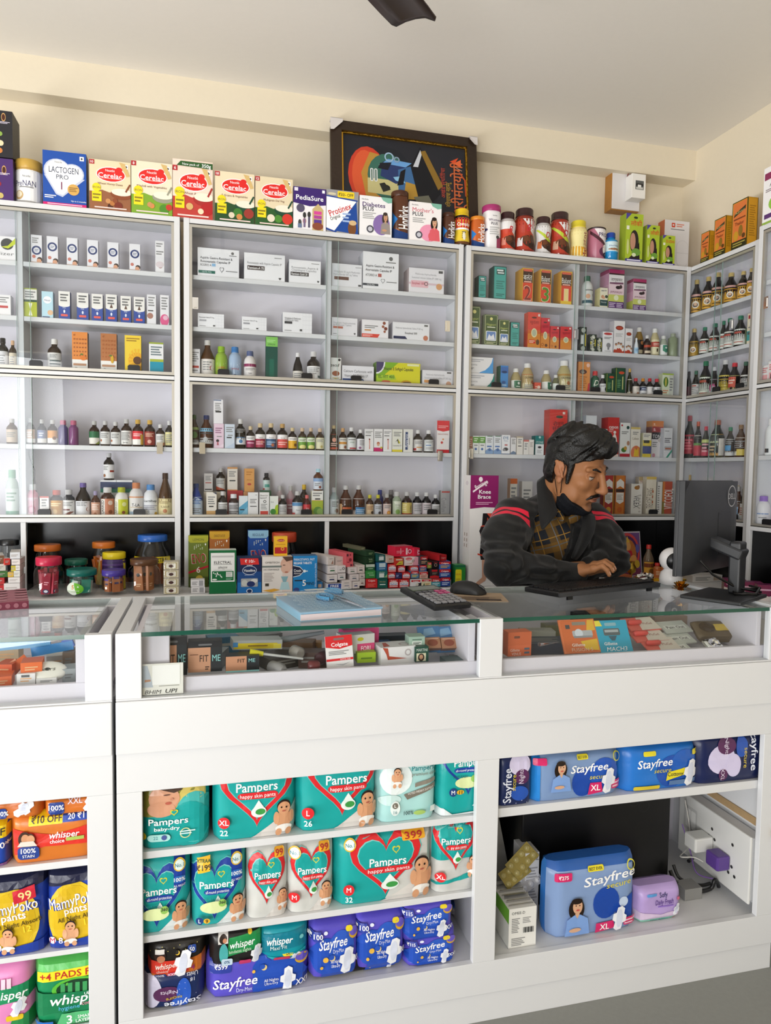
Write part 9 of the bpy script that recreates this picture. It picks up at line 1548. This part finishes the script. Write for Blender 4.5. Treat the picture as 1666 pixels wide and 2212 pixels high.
nt.links.new(col,bs.inputs['Base Color'])
def wrin(v,a):
 X,Y,Z=np.meshgrid(*[q.astype(np.float32) for q in v.ax],indexing='ij',sparse=True)
 arm=np.exp(-((X-RE[0])/.09)**2-((Z-RE[2])/.09)**2)+.8*np.exp(-((X-1.08)/.07)**2-((Z-1.12)/.07)**2)+.7*np.exp(-((X-LE[0])/.08)**2-((Z-LE[2])/.09)**2)+.35
 w=np.sin(70*X+95*Z+40*Y+2.4*np.sin(38*Z-22*X))+.7*np.sin(-60*X+120*Z+1.8*np.sin(60*X+30*Y));v.F+=(a*arm*w).astype(np.float32)
CQ=[PY(x,y,2.2) for x,y in ((1172,1125),(1208,1086),(1262,1100),(1268,1128),(1240,1195),(1228,1245),(1172,1245))]
def cutter(X,Z):
 d=None
 for i in range(7):
  a,b=CQ[i],CQ[(i+1) % 7];ex,ez=b.x-a.x,b.z-a.z;L=math.hypot(ex,ez);t=-((X-a.x)*ez-(Z-a.z)*ex)/L
  d=t if d is None else np.maximum(d,t)
 return d
def torso(v,g):
 v.ell((1.235,2.4,1.08),(.185+g,.125+g,.27+g),.03);v.ell((1.24,2.36,1.2),(.15+g,.11+g,.13+g),.03);v.cap(RS+(.03,0,-.02),LS+(-.03,0,-.02),.07+g,.07+g,.03);v.cap(NB+(-.01,.03,-.03),NB+(-.01,.03,-.06),.075+g,.09+g,.04)
v=Vol((.84,2.0,.84),(1.52,2.56,1.42),.0042);torso(v,.012)
v.cap(RS,(RS+RE)/2+(-.012,.01,.01),.078,.074,.03);v.cap((RS+RE)/2+(-.012,.01,.01),RE,.074,.062,.03);v.cap(RE,RE*.45+RW*.55,.059,.048,.02);v.cap(RE*.45+RW*.55,RW,.046,.034,.015);v.cap(RW-(RW-RE)*.12,RW+(RW-RE)*.02,.037,.036,.004)
v.cap(LS,(LS+LE)/2+(.012,0,0),.076,.07,.03);v.cap((LS+LE)/2+(.012,0,0),LE,.07,.06,.03);v.cap(LE,LW,.058,.04,.02)
wrin(v,.0042);X,Y,Z=np.meshgrid(*[q.astype(np.float32) for q in v.ax],indexing='ij',sparse=True)
v.F=np.maximum(v.F,-np.maximum(cutter(X,Z),np.abs(Y-2.27)-.065).astype(np.float32));v.F=np.maximum(v.F,(HK+.003-Z+0*X-9*np.clip(Y-2.13,0,1)).astype(np.float32))
jac=v.mesh('jacket',JK,MAN)
v=Vol((1.02,2.1,.86),(1.44,2.5,1.4),.0042);torso(v,-.004);X,Y,Z=np.meshgrid(*[q.astype(np.float32) for q in v.ax],indexing='ij',sparse=True)
v.F+=(.002*np.sin(50*X+60*Z)).astype(np.float32);v.mesh('shirt',PL,MAN)
def flap(nm,inner,outer,Ya,m,th=.005):
 b=MB();n=len(inner);P=[]
 for k in range(7):
  w=k/6
  for i in range(n):
   a,c=inner[i],outer[i];y0=Ya[i];q=PY(a[0]+(c[0]-a[0])*w,a[1]+(c[1]-a[1])*w,y0-.011*math.sin(pi*w));P.append(q)
 b.grid(P,n,7,'000');o=b.build(nm,m,jac);md=o.modifiers.new('s','SUBSURF');md.levels=md.render_levels=2;md=o.modifiers.new('t','SOLIDIFY');md.thickness=th;md.offset=0
flap('collar',[(1183,1022),(1187,1046),(1194,1072),(1201,1094),(1206,1108)],[(1160,1040),(1161,1064),(1163,1092),(1166,1122),(1170,1148)],[2.335,2.30,2.265,2.235,2.215],JK)
flap('collar',[(1258,1108),(1260,1124),(1254,1150),(1244,1180),(1234,1206)],[(1284,1112),(1288,1132),(1280,1158),(1264,1186),(1246,1210)],[2.25,2.23,2.215,2.21,2.215],JK)
flap('shirt_collar',[(1206,1088),(1212,1102),(1220,1116)],[(1196,1102),(1203,1120),(1216,1131)],[2.27,2.25,2.235],PL,.003)
flap('shirt_collar',[(1250,1102),(1240,1109),(1228,1117)],[(1257,1112),(1250,1126),(1232,1133)],[2.25,2.24,2.232],PL,.003)
b=MB()
for x in (1.15,1.33):b.tube([(1.24+(x-1.24)*.8,2.42,1.0),(x,2.42,.82),(x,2.4,.5),(x,2.42,.06)],[.1,.095,.075,.06],'23252b',n=14)
b.build('trousers',MATTE,MAN)
for x in (1.15,1.33):
 b=MB();b.grid([(x+.045*math.cos(a)*(1-.35*t),2.46-.26*t,.002+(.075-.04*t)*max(0,math.sin(a))) for t in (0,.3,.6,.85,1) for a in [pi*i/8 for i in range(9)]],9,5,'1a1a1c');b.build('shoe',PLAST,MAN)
for ch in MAN.children:ch.location-=MAN.location
# ------------------------------------------------------------------ small goods inside the glass counters
ZT=.9356
def tray(name,desc,x0,x1,y0,y1,Y,D,col,front,cat=None,rz=0,rx=0,ry=0,z=None,**k):
 ym=(y0+y1)/2;a,c=PY(x0,ym,Y),PY(x1,ym,Y);W=c.x-a.x;zz=ZT if z is None else z;H=max(.012,PY((x0+x1)/2,y0,Y).z-max(zz,PY((x0+x1)/2,y1,Y).z))
 o=carton(name,W,D,H,col,front,**k);zb=max(zz,PY((x0+x1)/2,y1,Y).z-(.0 if z is None else 0))
 o.matrix_world=Tm(((a.x+c.x)/2,Y+D/2,zb+.0008),rz,rx,ry);tag(o,desc+' in the glass counter',cat or name.split('_')[-1],None);return o
fit=[('r',.0,0,.66,.8,'d09a78'),('r',.66,0,1,.8,'22262a'),T_(.47,.45,.22,'FIT','3a2418',w=.26,b=1),T_(.83,.45,.22,'ME','9adad8',w=.24,b=1),LN(.06,.55,.3,.6,1,'7a4a34'),LN(.5,.06,.62,.2,2,'3a2418')]
hang=[('r',0,.8,1,1,'1d1d20'),('rr',.3,.86,.7,.92,.003,'6a6a6c')]
tray('makeup_carton','peach and black compact carton half hidden by the payment card',338,404,1378,1460,1.725,.035,'1d1d20',fit+hang)
tray('makeup_carton','peach and black compact carton with hang tab, fully in view',406,480,1386,1452,1.73,.035,'1d1d20',fit+hang)
tray('makeup_carton','peach and black compact carton lying lower, third along',488,560,1418,1452,1.735,.04,'22262a',[('r',0,0,.62,1,'c8906e'),('r',0,0,1,.1,'9adad8'),T_(.46,.72,.24,'FIT','3a2418',w=.22,b=1),T_(.78,.72,.24,'ME','9adad8',w=.2,b=1)])
tray('toothbrush_card','white and red toothbrush card standing upright',707,765,1375,1443,1.72,.006,'e9e6e4',[('p',[(0,.66),(.5,.58),(1,.66),(1,1),(0,1)],'d8262c'),T_(.52,.73,.12,'Colgate','fff',w=.62,b=1),('rr',.3,.86,.7,.93,.003,'8a6a68'),LN(.1,.4,.85,.54,3,'8a8a8a'),('r',0,.22,1,.29,'d8262c'),T_(.7,.255,.05,'WITH AIR','f4dcdc',w=.4),('p',[(.3,.12),(.6,.06),(.9,.16),(.6,.1)],'b8b8bc')],'card',ry=-.06,rx=-.12)
tray('soap_carton','bright pink carton behind the toothbrush card',738,818,1360,1398,1.80,.04,'d84a86',[LN(.3,.5,.8,.65,1,'f0c0d4'),('r',0,0,1,.3,'b83a72')],rz=.15)
tray('cream_carton','white carton with pink end in the tray heap',735,808,1372,1412,1.76,.045,'d8d6d2',[('r',.45,0,1,.5,'d84a7c'),T_(.72,.24,.26,'FORI','f4dce4',w=.3,b=1),('e',.55,.75,.1,.1,'c8c02a')],rz=.2)
tray('cream_carton','lime carton at the bottom of the tray heap',772,812,1410,1432,1.74,.04,'9ab82e',[LN(.2,.3,.8,.6,1,'5a7a1c')])
tray('cream_carton','white carton with rust red swan curve',820,897,1398,1436,1.735,.06,'e6e4e4',[('p',[(.05,1),(.2,.95),(.24,.5),(.75,.32),(.2,.3),(.16,.6)],'b8503a'),('o',.78,.66,.2,.12,'b8b0b0')],tops=[('p',[(.1,.1),(.3,.2),(.3,.8),(.2,.8)],'b8503a'),('o',.75,.4,.25,.15,'b8aaaa')],top='dedcdc',rz=.08)
tray('oil_carton','small dark green carton with oval portrait',897,926,1398,1430,1.73,.035,'1f4a3c',[('r',.1,.05,.8,.58,'ddd8b8'),('e',.45,.3,.24,.26,'3a2a24'),('e',.45,.32,.14,.16,'c89a78'),T_(.5,.8,.2,'MARTINI','d8e0d8',w=.8)],cat='carton')
tray('oil_carton','small pale green carton on the dark green one',884,918,1376,1398,1.75,.04,'9fb8a8',[('r',.2,.2,.8,.55,'e0e4dc'),LN(.25,.26,.75,.5,2,'4a5a50'),LN(.2,.65,.8,.8,1,'4a6a5a')],cat='carton',z=.965)
for i,(x0,x1) in enumerate(((918,966),(954,1001))):
 o=tray('soap_card',['blue hanging card with brown wrapped soap, first of two','blue hanging card with brown wrapped soap, second of two'][i],x0-8,x1-8,1352,1410,1.79,.004,'5a86b4',[('p',[(.2,.6),(.8,.7),(.7,.95),(.3,.9)],'8ab0d0'),LN(.3,.5,.8,.58,1,'d8e4f0')],'card',rx=-.6,z=.95)
 b=MB();b.box(-.022,.022,-.02,-.0005,.004,.035,'a8785c',top='8a4a38');put(b,lambda u,v,d:(-.022+.044*u,-.02-d,.004+v*.031),.044,.031,[('e',.5,.5,.34,.3,'8a4a38'),LN(.1,.8,.9,.95,1,'d8b09a')]);b.build('soap',SHRINK,o)
tray('paste_tube_pack','yellow and grey brush pack lying across the tray',500,608,1384,1404,1.80,.05,'a8aaa8',[('r',.02,.1,.9,.7,'d8c030'),('r',.0,.3,.1,.8,'4a8ac0'),('r',.82,.1,.98,.6,'e0d050'),LN(.3,.3,.7,.55,1,'8a6a2a')],'pack',rz=.1,ry=.05,z=.97)
b=MB();p,q=PY(540,1409,1.76),PY(655,1423,1.74);b.tube([p,p+(q-p)*.25],[.009,.006],'d8d02a',n=10);b.tube([p+(q-p)*.25,q],[.0035,.003],'b8b8b4',n=8);tag(b.build('toothbrush',PLAST),'yellow-handled toothbrush lying across the tray heap','brush')
b=MB();p,q=PY(560,1391,1.84),PY(700,1366,1.86);b.tube([p,q],[.011,.005],'8a8f92',n=8);tag(b.build('toothbrush',PLAST),'grey slanted brush handle at the back of the tray','brush')
for i,(x,y,Y,L,r_,c,d) in enumerate(((585,1440,1.745,.05,.016,'8a8886','grey cream tube lying on the tray floor'),(665,1438,1.72,.03,.012,'6a3030','dark red tube by the toothbrush card'),(690,1424,1.75,.05,.016,'4a2a2e','maroon jar lying behind the toothbrush card'),(650,1412,1.77,.04,.016,'9a948c','beige cap lying in the tray heap'))):
 b=MB();b.lathe([(r_*.7,0),(r_,.004),(r_,L*.8),(r_*.6,L)],c,n=16);o=b.build('tube',PLAST);p=PY(x,y,Y);o.matrix_world=Tm((p.x,Y,max(ZT+r_,p.z)),.6+i,pi/2);tag(o,d,'tube')
hp_=random.Random(8)
TD='flat carton {} in the middle tray heap'
for i,(x,y,Y,W,H,D,c,d) in enumerate(((345,1395,1.82,.09,.03,.08,'26282c','dark grey'),(400,1372,1.9,.1,.05,.05,'5a4a44','brown'),(450,1380,1.88,.09,.04,.07,'8a8e90','pale grey'),(480,1375,1.95,.08,.06,.05,'3f6a84','steel blue'),(640,1378,1.9,.1,.05,.05,'8a6a50','tan'),(672,1362,1.92,.06,.04,.03,'c8945a','orange tan'),(610,1398,1.85,.12,.03,.08,'54504c','dark taupe'),(680,1402,1.82,.08,.04,.05,'6a5248','chocolate'),(822,1385,1.88,.06,.04,.05,'3a5a80','navy blue'),(866,1378,1.86,.08,.03,.05,'c8c09a','cream yellow'),(845,1368,1.92,.09,.05,.04,'2a3440','charcoal blue'),(980,1432,1.75,.06,.02,.05,'5a6a6c','slate grey'),(1000,1428,1.77,.07,.015,.05,'9a948a','stone grey'),(560,1372,2.0,.12,.05,.05,'7a7c7e','mid grey'),(940,1360,2.0,.1,.05,.05,'b8b4ae','light grey'))):
 p=PY(x,y,Y);b=MB();b.box(-W/2,W/2,-D/2,D/2,0,H,c);put(b,lambda u,v,dd:(-W/2+u*W,-D/2-dd,v*H),W,H,[LN(.1,.3,.8,.8,2,'a8a49c')]);o=b.build('carton',PAPER);o.matrix_world=Tm((p.x,Y,ZT+.0008),hp_.uniform(-.4,.4));tag(o,f'{d} carton at the {"back" if Y > 1.86 else "middle"} of the middle glass tray','carton')
# payment card stand leaning behind the front glass, its square code left blank
a,c=PY(308,1500,1.677),PY(396,1493,1.677);w,h=c.x-a.x,PY(350,1433,1.677).z-.9285
b=MB();b.box(-w/2,w/2,0,.002,0,h,'e4e2d8');put(b,lambda u,v,d:(-w/2+u*w,-d,v*h),w,h,[('p',[(0,.25),(.26,.25),(.2,.6),(.12,.95),(0,.95)],'b8c0c8'),('p',[(.05,.42),(.2,.44),(.2,.5),(.06,.5)],'b88a6a'),('r',.24,.32,.92,.95,'f2f1ec'),LN(.4,.26,.9,.3,1,'9a9890'),T_(.26,.1,.13,'BHIM','4a4844',w=.38,s=.3,b=1),T_(.7,.11,.13,'UPI','4a4844',w=.28,s=.3,b=1)])
o=b.build('card_stand',PAPER);o.matrix_world=Tm(((a.x+c.x)/2,1.676,.9285));tag(o,'cream payment card behind the front glass at left','card')
# right tray
flat=lambda nm,ds,x0,x1,y0,y1,Y,col,sh,rx=-.5,z=None:tray(nm,ds,x0,x1,y0,y1,Y,.005,col,sh,'pack',rx=rx,z=z)
RZ='orange razor pack'
flat('razor_pack','orange razor pack with yellow corner',1222,1300,1338,1412,1.755,'d8784a',[('rr',.04,.02,.96,.98,.008,'cf6c3c'),('p',[(.72,.62),(.97,.66),(.97,.97),(.8,.97)],'e0b03a'),('p',[(.6,.1),(.97,.06),(.97,.4),(.5,.34)],'e0b83a'),('r',.36,.82,.74,.92,'8a8478'),('rr',.32,.48,.88,.66,.004,'b0b4b8'),('c',.5,.58,.13,'d0d8e0'),('r',.34,.44,.86,.5,'8a8e94'),('r',.16,.72,.28,.84,'4a4a4c'),T_(.42,.24,.09,'Gillette','f0e4d8',w=.36,b=1),T_(.5,.1,.1,'FUSION 5','d8c0a8',w=.58,b=1)])
flat('razor_pack','turquoise razor pack with new flash',1300,1370,1340,1410,1.755,'2aa0c0',[('p',[(0,.82),(.22,.82),(.16,1),(0,1)],'e8dc4a'),('rr',.3,.82,.66,.92,.003,'8ab4c0'),('rr',.22,.52,.72,.74,.004,'5a6468'),('r',.26,.62,.68,.7,'a8b0b4'),('p',[(.34,.5),(.6,.5),(.52,.36),(.42,.36)],'3a5a6a'),T_(.36,.27,.1,'Gillette','f0f4f4',w=.4,b=1),T_(.52,.1,.13,'MACH3','f0f4f4',w=.62,b=1,s=.2)])
tray('razor_carton','orange shaving carton at the left of the right tray',1098,1148,1366,1418,1.75,.04,'d8704a',[('r',0,.45,.95,1,'cf6a44'),('rr',.25,.74,.5,.84,.002,'7a4a3a'),T_(.3,.26,.12,'Gillette','f4e0d4',w=.4),T_(.36,.1,.12,'VENUS','f4e0d4',w=.4,b=1),('r',.7,.1,.92,.18,'5a6a7a'),('r',.7,.26,.92,.34,'5a6a7a')])
for i,(x,y,rz) in enumerate(((1398,1347,.1),(1412,1371,.05),(1440,1392,.02))):
 p=PY(x,y,1.82-.04*i);o=carton('adhesive_pack',.11,.004,.06,'d8685c',[('p',[(.35,0),(1,0),(1,1),(.5,1)],'d8d0c4'),T_(.7,.5,.18,'PluGel','8a3a34',w=.3)]);o.matrix_world=Tm((p.x,p.y,max(ZT,p.z-.02)),rz,-1.15);tag(o,['red and white glue tube pack at the back of three','red and white glue tube pack in the middle of three','red and white glue tube pack at the front of three'][i],'pack','glue tube packs in the right tray')
 b=MB();b.lathe([(.004,-.03),(.008,-.026),(.008,.012),(.004,.018)],'d04a44',n=10);b.build('tube',PLAST,o,T=Matrix.Translation((-.02,-.009,.03)) @ Matrix.Rotation(pi/2,4,'Y'))
for i,(x,y) in enumerate(((1470,1352),(1478,1376),(1470,1402))):
 p=PY(x,y,1.83-.04*i);o=carton('pain_gel_pack',.1,.004,.055,'c8ccc4',[('r',.1,.3,.9,.6,'e0e2dc'),T_(.5,.44,.22,'Pain Out','3a3a3c',w=.66,b=1)]);o.matrix_world=Tm((p.x,p.y,max(ZT,p.z-.02)),.1,-1.15);tag(o,['clear pain gel pack at the back of three','clear pain gel pack in the middle of three','clear pain gel pack at the front of three'][i],'pack','pain gel packs in the right tray')
b=pillow('brush_packet',.12,.03,.07,'6a5a44',[('r',.5,.3,.95,.7,'d8b84a'),('e',.3,.5,.2,.3,'4a3a2c')],m=SHRINK,seed=4);p=PY(1550,1400,1.80);b.matrix_world=Tm((p.x,1.8,ZT+.02),-.2,-1.0);tag(b,'brown brush packet in clear film at the right of the tray','packet')
b=pillow('wrapper',.06,.02,.04,'b8bcc0',m=CHROME,wr=.008,seed=9);p=PY(1556,1388,1.73);b.matrix_world=Tm((p.x,1.74,ZT+.004),.3,-.9);tag(b,'crumpled clear wrapper at the tray front','wrapper')
for i,(x,y,Y,W,H,D,c,d) in enumerate(((1180,1385,1.85,.14,.03,.09,'3a4456','slate blue'),(1160,1358,1.92,.1,.045,.05,'a8a89c','grey-white'),(1200,1355,1.96,.08,.05,.04,'6a6a4a','olive'),(1330,1335,2.0,.2,.06,.06,'3a3e42','charcoal'),(1270,1340,2.02,.1,.07,.05,'26282a','black'),(1440,1335,2.02,.12,.05,.05,'b8a090','beige'))):
 p=PY(x,y,Y);b=MB();b.box(-W/2,W/2,-D/2,D/2,0,H,c);put(b,lambda u,v,dd:(-W/2+u*W,-D/2+v*D,H+dd),W,D,[T_(.5,.5,.3,'DERMA ROLLER','2a4a6a',w=.7,b=1)] if d=='charcoal' else [LN(.1,.3,.8,.8,3,'8a8a84')]);o=b.build('carton',PAPER);o.matrix_world=Tm((p.x,Y,ZT+.0008),hp_.uniform(-.2,.2));tag(o,f'{d} carton at the back of the right glass tray','carton')
b=MB();p=PY(1165,1392,1.78);b.tube([p,p+Vector((.05,.02,-.004)),p+Vector((.09,.05,-.01))],[.006,.004,.003],'a8aab0',n=8);tag(b.build('razor',CHROME),'silver razor handle lying in the right tray','razor')
# short counter tray
for i,(x0,x1,y0,y1,Y,c,d,rz) in enumerate(((-20,22,1463,1486,1.73,'d8642c','orange soap carton at the picture edge',.1),(-6,32,1436,1463,1.78,'cf5a28','orange soap carton second at the edge',-.2),(36,76,1456,1482,1.72,'dcdad8','white barcode soap carton at the front',0),(42,88,1432,1457,1.73,'dd6a30','orange soap carton on the white one',.1),(78,122,1466,1478,1.72,'e4e2de','flat white soap carton under the oval soap',0),(132,160,1446,1476,1.74,'9aa0a0','silver grey wrapped carton',.1),(134,160,1410,1444,1.82,'7a6a5c','brown carton stack at the right',.05),(96,136,1418,1446,1.86,'c8c4bc','pale carton at the back',.2),(-10,40,1402,1432,1.9,'c8b090','tan carton at the back edge',0))):
 tray('soap_carton',d,x0,x1,y0,y1,Y,.05,c,[LN(.2,.3,.8,.7,2,'e0b080' if c[0] in 'cd' else '7a7a7a')]+([('r',.25,.7,.7,.9,'5a5a5a')] if i==2 else []),rz=rz)
b=MB();P=[(.042*math.cos(a)*c_,.026*math.sin(a)*c_,.012*s_) for s_,c_ in [(math.sin(e),max(.02,math.cos(e))**.5) for e in [-pi/2+pi*j/10 for j in range(11)]] for a in [2*pi*i/24 for i in range(24)]]
b.grid(P,24,11,'e6e4d8',0,True,True);put(b,lambda u,v,d:(-.025+.05*u,-.012+.024*v,.0122+d),.05,.024,[T_(.5,.5,.4,'Pears','5a5a50',w=.7,s=.2)]);o=b.build('soap_bar',PLAST);p=PY(100,1455,1.73);o.matrix_world=Tm((p.x,1.745,p.z),.1,.75);tag(o,'white oval soap bar propped at the front of the short counter tray','soap')
b=MB();p=PY(48,1432,1.80);b.box(-.06,.02,0,.004,0,.022,'d86a38');b.box(-.06,.0,0,.003,.02,.026,'e0a080');o=b.build('comb',PLAST);o.matrix_world=Tm((p.x,p.y,p.z-.01),.2,0,-.6);tag(o,'orange comb pack slanting over the soap cartons','comb')
for i,(a,c,col,d) in enumerate((((70,1418),(160,1402),'3f8ac8','sky blue toothbrush pack sloping across the tray'),((0,1405),(110,1395),'5a9ac8','pale blue toothbrush pack at the back'),((140,1402),(162,1394),'2a5ab0','royal blue pack at the tray corner'))):
 p,q=PY(*a,1.84),PY(*c,1.84);b=MB();b.box(0,(q-p).length,-.004,.004,0,.022,col);o=b.build('toothbrush_pack',SHRINK);o.matrix_world=Tm(p,.0,0,-math.atan2(q.z-p.z,q.x-p.x));tag(o,d,'pack')
# ------------------------------------------------------------------ finish
finish_labels()
bpy.data.scenes.remove(_ts)
